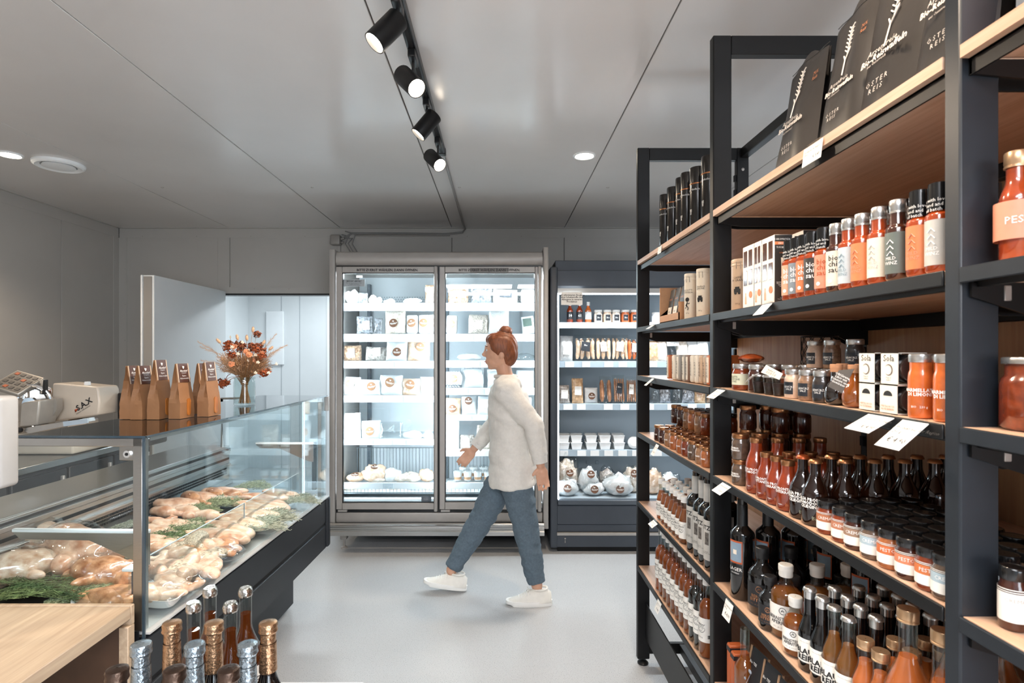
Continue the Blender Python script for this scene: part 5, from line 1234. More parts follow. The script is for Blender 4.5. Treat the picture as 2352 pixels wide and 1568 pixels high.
for i, (u, v, k, m) in enumerate(rowA): meat(k, u, v, m, rr.uniform(-.6, .9), 1.0, 'raw chicken %s near the rear grille, %s from the steel post' % ({'wing': 'wing', 'drum': 'drumstick', 'fillet': 'fillet'}[k], ORD[i]), lift=.01)
rowB = [(410, 1166, SKINP), (440, 1158, SKINB), (468, 1152, SKINP), (494, 1147, SKINB), (515, 1139, SKINP), (530, 1150, SKINB)]
for i, (u, v, m) in enumerate(rowB): meat('drum' if i % 2 else 'fillet', u, v, m, rr.uniform(-.5, .7), 1.15, 'browned chicken piece in the rear row, %s towards the far end' % ORD[i], lift=.012)
rowC = [(548, 1205, 'fillet'), (565, 1192, 'fillet'), (585, 1180, 'fillet'), (607, 1166, 'fillet'), (630, 1152, 'drum'), (648, 1143, 'fillet'), (520, 1222, 'fillet'), (500, 1238, 'fillet'), (575, 1172, 'fillet'), (600, 1153, 'fillet'), (560, 1212, 'fillet'), (538, 1228, 'fillet'), (515, 1244, 'fillet'), (618, 1172, 'fillet'), (590, 1195, 'fillet'), (480, 1240, 'fillet')]
for i, (u, v, k) in enumerate(rowC): meat(k, u, v, SKIN if i % 3 else SKINP, rr.uniform(2.6, 3.6), 1.1, 'pale chicken %s in the middle row, %s of the fillets' % ('fillet' if k == 'fillet' else 'drumstick', ORD[i]), lift=.01)
rowD = [(372, 1272, 'drum', SKIN), (392, 1258, 'wing', SKINP), (408, 1286, 'drum', SKIN), (428, 1270, 'fillet', SKINB), (448, 1262, 'bird', SKINS), (472, 1268, 'drum', SKIN), (495, 1262, 'fillet', SKINP), (520, 1262, 'fillet', MARI), (470, 1292, 'fillet', SKINS), (440, 1302, 'drum', SKIN), (500, 1282, 'wing', SKIN), (416, 1316, 'fillet', SKINS), (392, 1312, 'fillet', SKINP), (366, 1300, 'wing', SKIN), (452, 1318, 'wing', SKIN), (420, 1338, 'drum', SKIN), (385, 1342, 'fillet', SKIN), (360, 1330, 'drum', SKINP), (480, 1310, 'fillet', SKIN), (400, 1362, 'wing', SKIN)]
for i, (u, v, k, m) in enumerate(rowD): meat(k, u, v, m, rr.uniform(0, 6), .5 if k == 'bird' else 1.0, '%s chicken %s in the front pile, %s from the back' % ('spice-dusted' if m == SKINS else ('browned' if m == SKINB else ('marinated' if m == MARI else 'raw')), {'wing': 'wing', 'drum': 'drumstick', 'fillet': 'piece', 'bird': 'half'}[k], ORD[i]), lift=.012)
# film bag over part of the front pile
p = deck(400, 1335, .045); o = part('film_bag', lump('film_bag', [((0, 0, 0), (.12, .08, .03), (0, 0, .3)), ((.08, .05, .0), (.06, .05, .02), (0, 0, 0)), ((-.09, -.02, 0), (.07, .05, .02), (0, 0, 0))], .008, .012, 30), FILM, None, p, (0, math.radians(8), .4)); tag(o, 'clear crumpled film bag lying over the front chicken pile', 'bag')
p = deck(505, 1272, .045); o = part('film_bag', lump('film_bag_small', [((0, 0, 0), (.09, .06, .025), (0, 0, .3)), ((.05, .05, .0), (.05, .04, .02), (0, 0, 0))], .008, .012, 30), FILM, None, p, (0, math.radians(8), .4)); tag(o, 'clear film bag over the marinated pieces at the front glass', 'bag')
TRAYW = M('white_foam_tray', 'ece9e4', .4, var=.03)
def foam_tray(u, v, lab, m, rz, s=1):
    p = deck(u, v, .012); t = thing('foam_tray', lab, 'tray', p, rot=(Matrix.Rotation(math.radians(8.2), 4, 'Y') @ Matrix.Rotation(rz, 4, 'Z')).to_euler(), scale=(s, s, s))
    mb = MB(); n_ = 24
    def ring(a, b, z): return [(a*(abs(math.cos(q))**.5)*math.copysign(1, math.cos(q)), b*(abs(math.sin(q))**.5)*math.copysign(1, math.sin(q)), z) for q in [2*PI*k/n_ for k in range(n_)]]
    rs = [ring(.075, .05, 0), ring(.088, .062, .030), ring(.092, .066, .031), ring(.084, .058, .028), ring(.073, .048, .005)]
    vs = sum(rs, []); fs = [(j*n_+k, j*n_+(k+1) % n_, (j+1)*n_+(k+1) % n_, (j+1)*n_+k) for j in range(4) for k in range(n_)]+[tuple(range(4*n_, 5*n_)), tuple(reversed(range(n_)))]
    part('tray', cached(('foam_tray',), lambda: mb.add(vs, fs), 30), TRAYW, t)
    part('meat', fillet, m, t, (0, 0, .008)); part('meat', fillet, m, t, (.01, .025, .01), (0, 0, .3)); part('meat', drum, m, t, (-.02, -.02, .012), (0, 0, 2.8))
    part('film', cached(('tray_film',), lambda: MB().grid(lambda a, b: ((a-.5)*.17, (b-.5)*.12, .033+.008*math.sin(9*a+3*b)*math.sin(11*b)), 14, 12), 80), FILM, t)
foam_tray(352, 1378, 'white foam tray of meat at the front corner, by the glass edge', SKIN, .1)
foam_tray(255, 1392, 'film-wrapped tray of brown spiced meat seen behind the end glass', SKINB, .3, 1.1)
# dark tubs behind the bagged chickens
for i, (u, v) in enumerate(((155, 1262), (195, 1272))):
    p = deck(u, v); t = thing('dark_tub', ('round black tub with lid behind the bagged chicken', 'second black tub nearer the steel post')[i], 'tub', p+Vector((0, .02, -.02)))
    part('tub_body', cached(('tub_body',), lambda: MB().lathe([(.042, 0), (.048, .05)], 24)), BLK, t); part('tub_lid', cached(('tub_lid',), lambda: CAPS['lid'](.05, .012)), BCAP, t, (0, 0, .05))
    part('lettering', text('Leberpastete\n150 g', .009), INKW, t, (0, -.049, .025))
# ---- herb bunches
def herb(seed, n=70, L=.16, spread=.05, leaf=.010, flat=.03):
    def f():
        q = random.Random(seed); mb = MB()
        for k in range(n):
            a = q.uniform(-1, 1); x0 = q.uniform(-.5, -.3)*L
            pts = []
            for j in range(6):
                s_ = j/5
                pts.append(Vector((x0+L*s_*q.uniform(.92, 1.05), a*spread*(.25+s_)+q.uniform(-.004, .004), .006+flat*(.3+s_*.5)*q.random()+.012*math.sin(s_*3))))
            mb.tube(pts, .0007, 3)
            for j in range(1, 6):
                for m_ in range(6):
                    s_ = q.random(); p_ = pts[j-1].lerp(pts[j], s_); d = (pts[j]-pts[j-1]).normalized()
                    o_ = Vector((q.uniform(-.4, 1), q.uniform(-1, 1), q.uniform(-.3, 1))).normalized(); tip = p_+(o_+d*.5).normalized()*leaf*q.uniform(.6, 1.2)
                    sd = d.cross(o_).normalized()*leaf*.13
                    mb.add([p_-sd*.4, p_+(tip-p_)*.5+sd, tip, p_+(tip-p_)*.5-sd], [(0, 1, 2, 3)])
        return mb
    return cached(('herb', seed), f, 0)
HG = M('herb_green', '6f7d4c', .6, var=.4, scale=90, col2='a7ab86'); HGD = M('herb_dark_green', '3b4a2c', .6, var=.4, scale=60, col2='6d8050'); HGG = M('herb_grey_green', '949c86', .6, var=.25, scale=90, col2='bfc0ac')
HB = [(490, 1168, 1, HG, 1.0, 1.3, 'long green thyme bunch between the chicken rows', .020), (440, 1180, 2, HG, .75, 1.1, 'green thyme bunch nearer the steel post, dark stems', .02), (408, 1226, 3, HG, .9, 1.2, 'thyme bunch beside the front chicken pile', .018), (362, 1250, 4, HGD, .9, 1.2, 'dark rosemary bunch just behind the glass corner', .02), (566, 1128, 5, HG, .8, 1.2, 'tall herb bunch at the far end of the counter', .02), (668, 1160, 6, HGG, .7, 1.3, 'grey-green herb sprigs by the far front glass', .015), (600, 1205, 7, HGG, .9, 1.5, 'grey-green herb sprigs along the front ledge', .012), (575, 1225, 8, HGG, .9, 1.4, 'pale herb sprigs nearest the front ledge', .012), (228, 1290, 9, HG, .9, 1.3, 'green thyme bunch beside the bagged chicken', .02), (72, 1375, 10, HGD, .5, 1.35, 'big dark green herb bunch at the near left of the counter', .03), (180, 1385, 11, HG, .6, 1.1, 'small green herb sprigs beside the wrapped tray', .02), (15, 1345, 12, HGD, .2, 1.0, 'dark herb bunch at the left picture edge', .03), (290, 1215, 13, HGG, .8, .8, 'thin herb sprigs behind the steel end post', .02)]
for u, v, sd, m, rz, s, lab, lift in HB:
    p = deck(u, v, lift); o = part('herb_bunch', herb(sd, 80 if s > 1 else 50), m, None, p, (Matrix.Rotation(math.radians(8.2), 4, 'Y') @ Matrix.Rotation(rz, 4, 'Z')).to_euler()); o.scale = (s, s, s); tag(o, lab, 'herbs')

# ---- paper bags on the glass top
KRAFT = M('kraft_paper', '946844', .7, var=.10, scale=14, bump=.35, bscale=24)
KRAFTL = M('brown_bag_label', '4c2714', .45, var=.08, scale=40)
NOOD = M('noodles_in_window', 'b06a2c', .25, coat=.8, var=.35, scale=120, stretch=(1, 1, .15))
heart = [(0, -.9), (.55, -.25), (.78, .2), (.6, .62), (.25, .6), (0, .25), (-.2, .65), (-.55, .75), (-.7, .3), (-.5, -.25)]
def heart_mesh(s): return cached(('heart', s), lambda: MB().prism([(x*s, y*s) for x, y in heart], 1, -.0004, .0004), 0)
def paper_bag(lab, x, D, H, rz=0, wx=.047, wy=.082, win=True):
    """label face +X, gusset side towards the camera"""
    z0 = 1.2515
    t = thing('paper_bag', lab, 'bag', (x-wx/2, D+wy/2, z0), rz, 'kraft noodle bags on the counter')
    sd = random.Random(lab)
    def P(a, v, side):
        # a around the section: 4 faces, gusset faces folded inwards towards the top
        k = max(0, (v-.30)/.70); hx = wx/2*(1-.94*k**.85); hy = wy/2*(1-.10*k)
        return hx, hy
    ring = []
    mb = MB(); nv = 14; vs = []; n_ = 12
    for j in range(nv+1):
        v = j/nv; hx, hy = P(0, v, 0); k = max(0, (v-.30)/.70)
        g = hy-.030*min(1, k*1.4)
        jit = lambda: sd.uniform(-.0011, .0011)
        pts = [(hx, hy), (hx, hy*.33), (hx, -hy*.33), (hx, -hy), (hx*.35, -g-(hy-g)*.25), (0, -g), (-hx*.35, -g-(hy-g)*.25), (-hx, -hy), (-hx, -hy*.33), (-hx, hy*.33), (-hx, hy), (0, g)]
        vs += [(q[0]+jit()*(v > .02), q[1]+jit()*(v > .02), H*v) for q in pts]
    fs = [(j*n_+k, j*n_+(k+1) % n_, (j+1)*n_+(k+1) % n_, (j+1)*n_+k) for j in range(nv) for k in range(n_)]+[tuple(range(n_-1, -1, -1)), tuple(nv*n_+k for k in range(n_))]
    part('bag_body', mb.add(vs, fs), KRAFT, t, smooth=12)
    # folded-over label strip on the +X face
    def X_at(v): k = max(0, (v-.30)/.70); return wx/2*(1-.94*k**.85)
    lm = MB().grid(lambda a, b: (X_at(.66+.34*b)+.0022, (a-.5)*wy*.70, H*(.66+.345*b)), 4, 6)
    lm.grid(lambda a, b: (-(X_at(1-.12*b))-.002, (a-.5)*wy*.70, H*(1.005-.12*b)), 4, 3)
    l = part('label', lm, KRAFTL, t)
    tilt = math.atan2(X_at(.66)-X_at(1.0), H*.34)
    def onl(me, v, name='lettering', y=0): part(name, me, INKW, l, (X_at(v)+.0036, y, H*v), (-tilt, 0, PI/2))
    onl(heart_mesh(.0075), .935, 'heart_emblem'); onl(text('Ahornhof', .0105, shear=.2, bold=.0002), .87); onl(text('____________', .005), .86); onl(text('Geflügelhof', .006), .83)
    onl(text('Eigene', .0085), .78); onl(text('Hühnernudeln', .0085), .73)
    part('paper_edge', MB().grid(lambda a, b: (X_at(.66+.34*b)+.0016, (a-.5)*wy*.84, H*(.66+.345*b)), 2, 6), M('bag_white_edge', 'cdb59c', .7, var=.04), t)
    if win:
        part('window', MB().prism([(wy*.10+.0115*math.cos(q*PI/9)*1.0, H*.20+(.022 if math.sin(q*PI/9) > 0 else -.022)+.011*math.sin(q*PI/9)) for q in range(18)], 0, wx/2-.001, wx/2+.0018), NOOD, t)
    return t
paper_bag('leftmost kraft noodle bag on the counter, label half hidden', -1.388, 2.10, .200, .05)
paper_bag('second kraft noodle bag from the left, dark brown label', -1.335, 2.085, .200, -.06)
paper_bag('tallest kraft noodle bag, third from the left', -1.276, 2.09, .222, -.02)
paper_bag('fourth kraft noodle bag with oval noodle window', -1.205, 2.11, .208, -.10)
paper_bag('fifth kraft noodle bag, behind the two with windows', -1.215, 2.28, .206, -.06)
paper_bag('rightmost kraft noodle bag, brightly lit beside the flowers', -1.138, 2.185, .212, -.08)

# ---- vase and dried bouquet
VP_ = Vector((-1.232, 2.69, 1.2515))
t = thing('glass_vase', 'clear glass jar vase on the counter holding dried flowers', 'vase', VP_)
part('vase_body', MB().lathe([(.045, .0), (.049, .004), (.050, .108), (.047, .118), (.0465, .124), (.050, .128), (.050, .134), (.0455, .134), (.044, .12), (.046, .108), (.045, .008), (.001, .007)], 32, cap1=False), thin('vase_glass', 'f1f6f6', ior=1.5), t)
BQ = thing('dried_bouquet', 'bouquet of dried flowers in rust, cream and brown tones', 'flowers', VP_+Vector((0, 0, .009)))
q = random.Random(21)
STM = M('straw_stems', 'a9794c', .7, var=.25, scale=80); FINE = M('fine_grass', '9a7352', .7, var=.3, scale=90, col2='c29a74')
sm_ = MB()
for k in range(70):
    a = q.uniform(0, 2*PI); r0 = q.uniform(.004, .030); a2 = a+q.uniform(1.2, 2.0); R2 = q.uniform(.03, .115)
    sm_.tube([(r0*math.cos(a), r0*math.sin(a), 0), (.012*math.cos(a+.8), .012*math.sin(a+.8), .085), (R2*.42*math.cos(a2), R2*.42*math.sin(a2), .145), (R2*math.cos(a2), R2*math.sin(a2)*.8, .145+q.uniform(.04, .11))], .0012, 4)
part('stem_bundle', sm_, STM, BQ, stuff=True)
part('twine', MB().tube([(.0165*math.cos(x*PI/8), .0165*math.sin(x*PI/8), .088+.0012*x/8) for x in range(49)], .0012, 4), M('jute_twine', 'b98555', .8, var=.2, scale=100), BQ)
fg = MB()
for k in range(900):
    a = q.uniform(0, 2*PI); R = .115*math.sqrt(q.random()); h = .15+.095*q.random()
    b_ = Vector((R*.35*math.cos(a), R*.35*math.sin(a), .135)); e = Vector((R*math.cos(a)*1.15, R*math.sin(a), h))
    fg.tube([b_, b_.lerp(e, .6)+Vector((q.uniform(-.01, .01), q.uniform(-.01, .01), .008)), e], .0006, 3)
    for m_ in range(3):
        p_ = b_.lerp(e, q.uniform(.5, 1)); o_ = Vector((q.uniform(-1, 1), q.uniform(-1, 1), q.uniform(-.2, 1)))*.016; fg.add([p_, p_+o_*.5+Vector((.0011, 0, .0006)), p_+o_, p_+o_*.5-Vector((.0011, 0, .0006))], [(0, 1, 2, 3)])
part('fine_grass', fg, FINE, BQ, stuff=True)
def bq_at(u, v, dy): return at(u, v, 2.69+dy)-BQ.location
BUN = M('bunny_tail', 'ddb592', .9, var=.12, scale=120, bump=.8, bscale=300); RUST = M('rust_flower', 'b2592a', .8, var=.35, scale=90, col2='8a3f1d'); DKB = M('brown_flower', '6a3420', .85, var=.4, scale=120, col2='8a4a2c'); SALMF = M('salmon_flower', 'd58f66', .8, var=.2, scale=80); CRM = M('cream_flower', 'e9dcc7', .8, var=.08)
def bunny(): 
    mb = MB().ell((0, 0, 0), (.0065, .0065, .014), 12, 9); z = random.Random(3)
    for k in range(120):
        d = Vector((z.uniform(-1, 1), z.uniform(-1, 1), z.uniform(-1, 1))).normalized(); p_ = Vector((d.x*.0062, d.y*.0062, d.z*.0135)); e = p_+(d+Vector((0, 0, .8))).normalized()*.006; s_ = d.cross(Vector((0, .3, 1))).normalized()*.0004
        mb.add([p_-s_, p_+s_, e], [(0, 1, 2)])
    return mb
def straw(n=26, r=.013):
    mb = MB().ell((0, 0, .002), (r*.35, r*.35, r*.35), 8, 5)
    for k in range(n):
        a = k*2.4; l_ = r*(.5+.5*k/n); up = (1-k/n)*.8+.1; c_, s_ = math.cos(a), math.sin(a)
        d = Vector((c_, s_, up)).normalized(); w_ = Vector((-s_, c_, 0))*l_*.3
        b0 = d*l_*.2; mb.add([b0, b0+d*l_*.5+w_, d*l_+Vector((0, 0, .0015)), b0+d*l_*.5-w_], [(0, 1, 2, 3)])
    return mb
def fluffy(seed, r):
    z = random.Random(seed); mb = MB()
    for k in range(90):
        d = Vector((z.uniform(-1, 1), z.uniform(-1, 1), z.uniform(-.6, 1))).normalized()*r*z.uniform(.4, 1); s_ = Vector((z.uniform(-1, 1), z.uniform(-1, 1), z.uniform(-1, 1))).normalized()*r*.28; s2 = d.normalized().cross(s_)
        mb.add([d-s_, d+s2, d+s_, d-s2], [(0, 1, 2, 3)])
    return mb
BM, SM_, DM, RM, WM = bunny().mesh('bunny_tail'), straw(30, .018).mesh('straw_flower', 0), fluffy(1, .021).mesh('flower_head', 0), fluffy(2, .021).mesh('flower_head', 0), straw(14, .0105).mesh('small_flower', 0)
for (u, v, rx, ry) in ((581, 757, 0, .1), (567, 776, 0, 0), (502, 783, 0, -.7), (605, 787, 0, .6), (512, 826, 0, -.5), (548, 845, .4, .8), (545, 775, 0, -.2), (622, 800, 0, .9)): part('bunny_tail', BM, BUN, BQ, bq_at(u, v, q.uniform(-.08, .0)), (rx, ry, 0))
for (u, v) in ((533, 815), (522, 800), (614, 855), (604, 858), (512, 884), (519, 880), (602, 818), (525, 790), (588, 803)): part('rust_flower', RM, RUST, BQ, bq_at(u, v, q.uniform(-.13, -.07)), (q.uniform(-1, 0), 0, q.uniform(0, 3)))
for (u, v) in ((557, 795), (577, 795), (595, 794), (551, 803), (603, 806), (595, 825), (511, 876), (590, 768), (577, 800), (548, 790)): part('brown_flower', DM, DKB, BQ, bq_at(u, v, q.uniform(-.07, .02)), (q.uniform(-1, 0), 0, q.uniform(0, 3)))
for (u, v) in ((531, 837), (582, 829), (602, 812), (584, 805), (566, 808), (538, 797), (572, 815)): part('straw_flower', SM_, SALMF, BQ, bq_at(u, v, q.uniform(-.145, -.10)), (1.1, 0, q.uniform(0, 3)))
for (u, v) in ((568, 828), (592, 832), (586, 856), (528, 774), (617, 856), (533, 797), (571, 803), (634, 836), (621, 848), (587, 815), (556, 786), (546, 812)): part('small_flower', WM, CRM, BQ, bq_at(u, v, q.uniform(-.15, -.10)), (1.2, 0, q.uniform(0, 3)))
hst = MB()
for ch_ in list(BQ.children):
    if ch_.name.split('.')[0] in ('bunny_tail', 'rust_flower', 'brown_flower', 'straw_flower', 'small_flower'):
        e_ = ch_.location; m0 = Vector((e_.x*.25, e_.y*.25, .13)); hst.tube([(0, 0, .09), m0, m0.lerp(e_, .55)+Vector((0, 0, .008)), e_], .0009, 4)
part('flower_stems', hst, STM, BQ, stuff=True)
def plume(seed):
    z = random.Random(seed); mb = MB()
    for k in range(60):
        s_ = z.random(); p_ = Vector((0, 0, .09*s_)); d = Vector((z.uniform(-1, 1), z.uniform(-1, 1), 1.1)).normalized()*.03*(1-s_*.6); w_ = d.cross(Vector((.2, 1, .1))).normalized()*.0005
        mb.add([p_-w_, p_+w_, p_+d], [(0, 1, 2)])
    return mb.tube([(0, 0, -.06), (0, 0, .09)], .0008, 3)
PM = plume(5).mesh('grass_plume', 0)
for (u, v, ry) in ((612, 822, .95), (620, 812, 1.1), (500, 812, -1.2), (492, 806, -1.05), (505, 835, -1.4), (606, 800, .7)): part('grass_plume', PM, M('pale_plume', 'c79e78', .8, var=.15, scale=60), BQ, bq_at(u, v, q.uniform(-.04, .04)), (0, ry, 0))
part('hanging_stem', MB().tube([bq_at(530, 858, -.05), bq_at(523, 862, -.06), bq_at(515, 876, -.06)], .0016, 5), DKB, BQ)
# ---- back counter with slicer and scale parts
bc = thing('back_cabinet', 'dark low cabinet behind the counter carrying the meat slicer', 'cabinet', (-2.15, 2.45, 0))
DCAB = M('dark_cabinet', '23262b', .35, var=.08, scale=15)
part('cabinet_body', MB().box(-.85, -.02, 0, 1.0, .02, .95), DCAB, bc); part('worktop', MB().box(-.87, 0, -.02, 1.02, .95, .985, .004), STEELH, bc)
for k in range(3):
    d_ = part('door', MB().box(-.022, -.004, .01+k*.33, .325+k*.33, .06, .93, .003), DCAB, bc); part('handle', MB().box(-.004, .012, .28+k*.33, .295+k*.33, .70, .90, .003), ALU, d_)
SLX, SLY, SLZ = -2.18, 2.98, .9865
sl = thing('meat_slicer', 'cream metal meat slicer with round blade behind the counter', 'slicer', (SLX, SLY, SLZ))
CRMP = M('cream_enamel', 'cdbfae', .35, spec=.5, coat=.3, var=.03, scale=10)
GRYC = M('grey_casting', 'a8a39b', .42, metal=.5, var=.05, scale=20)
def spx(u, v, dy=0): w_ = at(u, v, SLY+dy); return w_.x-SLX, w_.z-SLZ
def poly(pts, y0, y1, name, mat, par=sl, r=0):
    pp = [spx(u, v, (y0+y1)/2) for u, v in pts]
    return part(name, MB().prism(pp, 1, y0, y1), mat, par)
bodyp = poly([(143, 962), (148, 878), (158, 878), (230, 885), (247, 886), (251, 895), (253, 920), (251, 945), (247, 950), (200, 957), (150, 964)], -.06, .10, 'motor_housing', CRMP)
bm_ = bodyp.modifiers.new('bevel', 'BEVEL'); bm_.width = .012; bm_.segments = 2
poly([(196, 884), (197, 876), (205, 876), (206, 884)], -.02, .0, 'lid_knob', WHITE)
bx, bz = spx(118, 927); br_ = .105
part('blade_guard', MB().tube([(bx+(br_)*math.cos(a*PI/18)*.80, -.13+.03*math.cos(a*PI/18), bz+br_*math.sin(a*PI/18)) for a in range(-16, 19)], .009, 8), CHROME, sl)
part('blade', MB().lathe([(.001, 0), (.085, .004), (.1, .0)], 36, Matrix.Translation((bx, -.075, bz)) @ Matrix.Rotation(PI/2, 4, 'X') @ Matrix.Rotation(.75, 4, 'Y'), cap0=False, cap1=False), CHROME, sl)
c1 = poly([(66, 978), (71, 922), (113, 916), (112, 935), (108, 974)], -.22, -.10, 'carriage', GRYC); b2 = c1.modifiers.new('bevel', 'BEVEL'); b2.width = .008; b2.segments = 2
poly([(42, 975), (44, 912), (70, 912), (72, 975)], -.16, .0, 'carriage_side', CRMP)
poly([(112, 968), (116, 918), (137, 914), (137, 940), (120, 966)], -.13, -.09, 'thickness_plate', GRYC)
x_, z_ = spx(54, 925, -.2); part('dial_knob', MB().cyl((x_, -.16, z_), (x_+.03, -.205, z_), .028, .026, 20), CHROME, sl)
kx, kz = spx(50, 880, -.1)
kb = part('keypad', MB().box(-.085, .085, -.075, .075, -.012, .012, .004), GRYC, sl, (kx+.0, -.12, kz), (math.radians(32), math.radians(14), math.radians(-8)))
part('keypad_face', MB().box(-.076, .076, -.066, .066, .012, .0135), M('keypad_grey', '6d675f', .4, var=.1), kb)
kk = MB()
for a in range(4):
    for b in range(4): 
        part('key', cached(('key',), lambda: MB().box(-.011, .011, -.009, .009, 0, .0025, .001)), M('key_red', 'b0572d', .5) if (a+b*2) % 5 == 1 else M('key_dark', '4a4540', .5), kb, (-.054+a*.036, -.048+b*.032, .0135))
x_, z_ = spx(60, 902, -.1); part('keypad_stem', MB().cyl((x_, -.11, z_-.03), (x_, -.11, z_+.04), .024, seg=20), CHROME, sl)
poly([(100, 905), (103, 872), (107, 872), (107, 905)], -.12, -.10, 'guide_rod', BLK); poly([(86, 880), (90, 871), (101, 871), (101, 903), (96, 903), (96, 880)], -.1, -.085, 'guard_arm', CRMP)
poly([(75, 986), (80, 979), (200, 960), (203, 968), (85, 992)], -.24, -.14, 'receiving_tray', STEELH); poly([(145, 968), (202, 961), (203, 971), (147, 979)], -.245, -.24, 'blue_sheet', M('pale_blue_sheet', 'a9b8c4', .4, var=.05))
poly([(40, 998), (42, 968), (60, 968), (80, 990), (82, 998)], -.24, -.05, 'base_arm', CRMP); x_, z_ = spx(47, 987, -.24); part('base_knob', MB().cyl((x_, -.24, z_), (x_, -.262, z_), .014, seg=14), BLK, sl); 
part('foot_plate', MB().rbox(-.42, .02, -.16, .16, 0, .055, .012), CRMP, sl)
part('support', MB().box(-.12, -.02, -.02, .08, .05, .16, .006), CRMP, sl)
x_, z_ = spx(184, 931, -.06)
o = part('logo', text('S.A.X', .040, bold=.0012), INK, bodyp, (x_+.022, -.0625, z_+.006), (0, math.radians(-32), 0)); part('logo_arrow', MB().prism([(-.030, -.028), (-.012, -.006), (-.034, -.014), (-.022, -.022)], 1, -.062, -.0608), M('logo_red', 'c4512b', .5), bodyp, (x_+.005, 0, z_-.008)); part('logo_line', text('Salumi Affettatrici', .012), INK, bodyp, (x_+.018, -.0625, z_-.022), (0, math.radians(-32), 0))
t = thing('black_device', 'black plastic device beside the slicer behind the paper bags', 'device', (-2.015-.155, 3.04, .9865)); t.location.x = -2.10
part('case', MB().rbox(.01, .17, 0, .2, 0, .30, .012), BLK, t); part('paper_slot', MB().box(.03, .15, -.002, 0, .17, .18), GRYC, t); part('button_row', MB().box(.04, .09, -.003, 0, .21, .235, .002), M('device_grey', '44474c', .4), t)

# ---- shop scale display at the left edge
t = thing('shop_scale', 'white shop scale display with grey screen at the left picture edge', 'scale', (-1.283, 1.34, 0.7575))
SCW = M('scale_white', 'a6a5a3', .4, var=.02)
part('display_case', MB().rbox(-.19, .106, -.03, .03, .42, .640, .012, 3), SCW, t)
s_ = part('screen', MB().box(-.17, .081, -.0315, -.029, .45, .605), M('lcd_grey', '9fb0bb', .15, coat=.6, var=.15, scale=4), t, label='pale grey scale screen')
part('screen_frame', MB().box(.078, .083, -.033, -.029, .445, .61).box(-.175, .083, -.033, -.029, .603, .61).box(-.175, .083, -.033, -.029, .445, .452), M('screen_frame', '3f4b55', .4), t)
part('lettering', text('METTLER TOLEDO', .0145, align='RIGHT', bold=.0004), M('scale_ink', '3a4652', .5), t, (.086, -.0315, .629)); part('lettering', text('0,00\n\n0,00', .022, align='RIGHT'), M('lcd_ink', '6c7f8c', .5), s_, (.06, -.0325, .56))
part('pole', MB().cyl((-.20, .005, .1), (-.20, .005, .45), .018, seg=16), ALU, t); part('scale_base', MB().rbox(-.55, -.16, -.20, .10, 0, .09, .015), SCW, t); part('weigh_plate', MB().rbox(-.56, -.24, -.21, -.03, .095, .108, .005), STEELH, t)
part('plate_post', MB().cyl((-.4, -.12, .085), (-.4, -.12, .1), .03, seg=14), ALU, t)

# ---- beech table at the lower left
bt = thing('beech_table', 'light beech packing table at the lower left corner', 'table', (-1.084, 1.655, 0))
part('table_top', MB().box(-.95, 0, -.9, -.018, .720, .756, .002), BEECH, bt); part('rear_strip', MB().box(-.95, 0, -.0165, .0, .70, .758, .002), BEECH, bt)
part('leg', MB().box(-.028, -.0, -.03, -.0, 0, .70, .002), BEECH, bt); part('leg', MB().box(-.95, -.922, -.03, -.0, 0, .70, .002), BEECH, bt); part('leg', MB().box(-.028, 0, -.9, -.87, 0, .72, .002), BEECH, bt); part('leg', MB().box(-.95, -.922, -.9, -.87, 0, .72, .002), BEECH, bt)
part('back_board', MB().box(-.922, -.028, -.014, -.004, .05, .70), M('shaded_wood_back', '4a3527', .6, var=.2, scale=10), bt); part('low_shelf', MB().box(-.93, -.02, -.88, -.03, .25, .275, .002), BEECH, bt)  # back board's dark colour stands in for the shade under the table top

# ---- white stand with sparkling wine
ws = thing('white_stand', 'white display stand carrying sparkling wine bottles, lower edge', 'stand', (-.60, 1.22, 0))
part('stand_top', MB().rbox(-.26, .238, -.42, .276, .595, .6195, .006), WHITE, ws); part('stand_body', MB().box(-.24, .218, -.40, .256, 0.0, .595, .004), WHITE, ws)
FOILG = M('copper_gold_foil', 'c19a78', .26, metal=.95, var=.12, scale=40, bump=.6, bscale=120); FOILS = M('ice_silver_foil', 'a9b6bf', .24, metal=.95, var=.12, scale=40, bump=.7, bscale=120); FOILB = M('bronze_foil', '5c4a40', .3, metal=.9, var=.2, scale=30, bump=.5, bscale=90); FOILC = M('bright_silver_foil', 'd6d2cd', .16, metal=1, var=.06, scale=40, bump=.3, bscale=160)
CRE = fluid('pale_cider', 'b0622e', .32)
def k_spark(t, kind):
    r, H, nr, zs, zn, z0, z1 = KIND['sparkling']
    if kind == 'clear':
        cont(t, 'sparkling', GLB, CRE, .237)
        cap(t, 'crown', .0158, .012, .288, FOILC, 'foil_cap'); part('neck_ring', cached(('neck_ring',), lambda: MB().lathe([(.0158, 0), (.0168, .004), (.0158, .008)], 20, cap0=False, cap1=False)), FOILC, t, (0, 0, .279))
        l = wrap(t, r, z0, z1, 1.6, WLAB); print_on(l, 'CIDRE', .024, r, .08, INK, .2)
    else:
        cont(t, 'sparkling', DKG); m = {'gold': FOILG, 'silver': FOILS, 'bronze': FOILB}[kind]
        h = cap(t, 'wire_hood', .0185, .046, .262, m, 'foil_hood'); part('foil_sleeve', cached(('foil_sleeve', 'sp'), lambda: MB().lathe([(.0185, 0), (.0168, .06)], 20, cap0=False, cap1=False)), m, t, (0, 0, .205))
        part('foil_band', cached(('foil_band',), lambda: MB().lathe([(.0180, 0), (.0176, .014)], 20, cap0=False, cap1=False)), m, t, (0, 0, .226))
        l = wrap(t, r, z0, z1, 1.4, CREAM); print_on(l, 'SEKT', .028, r, .08, INK, .2)
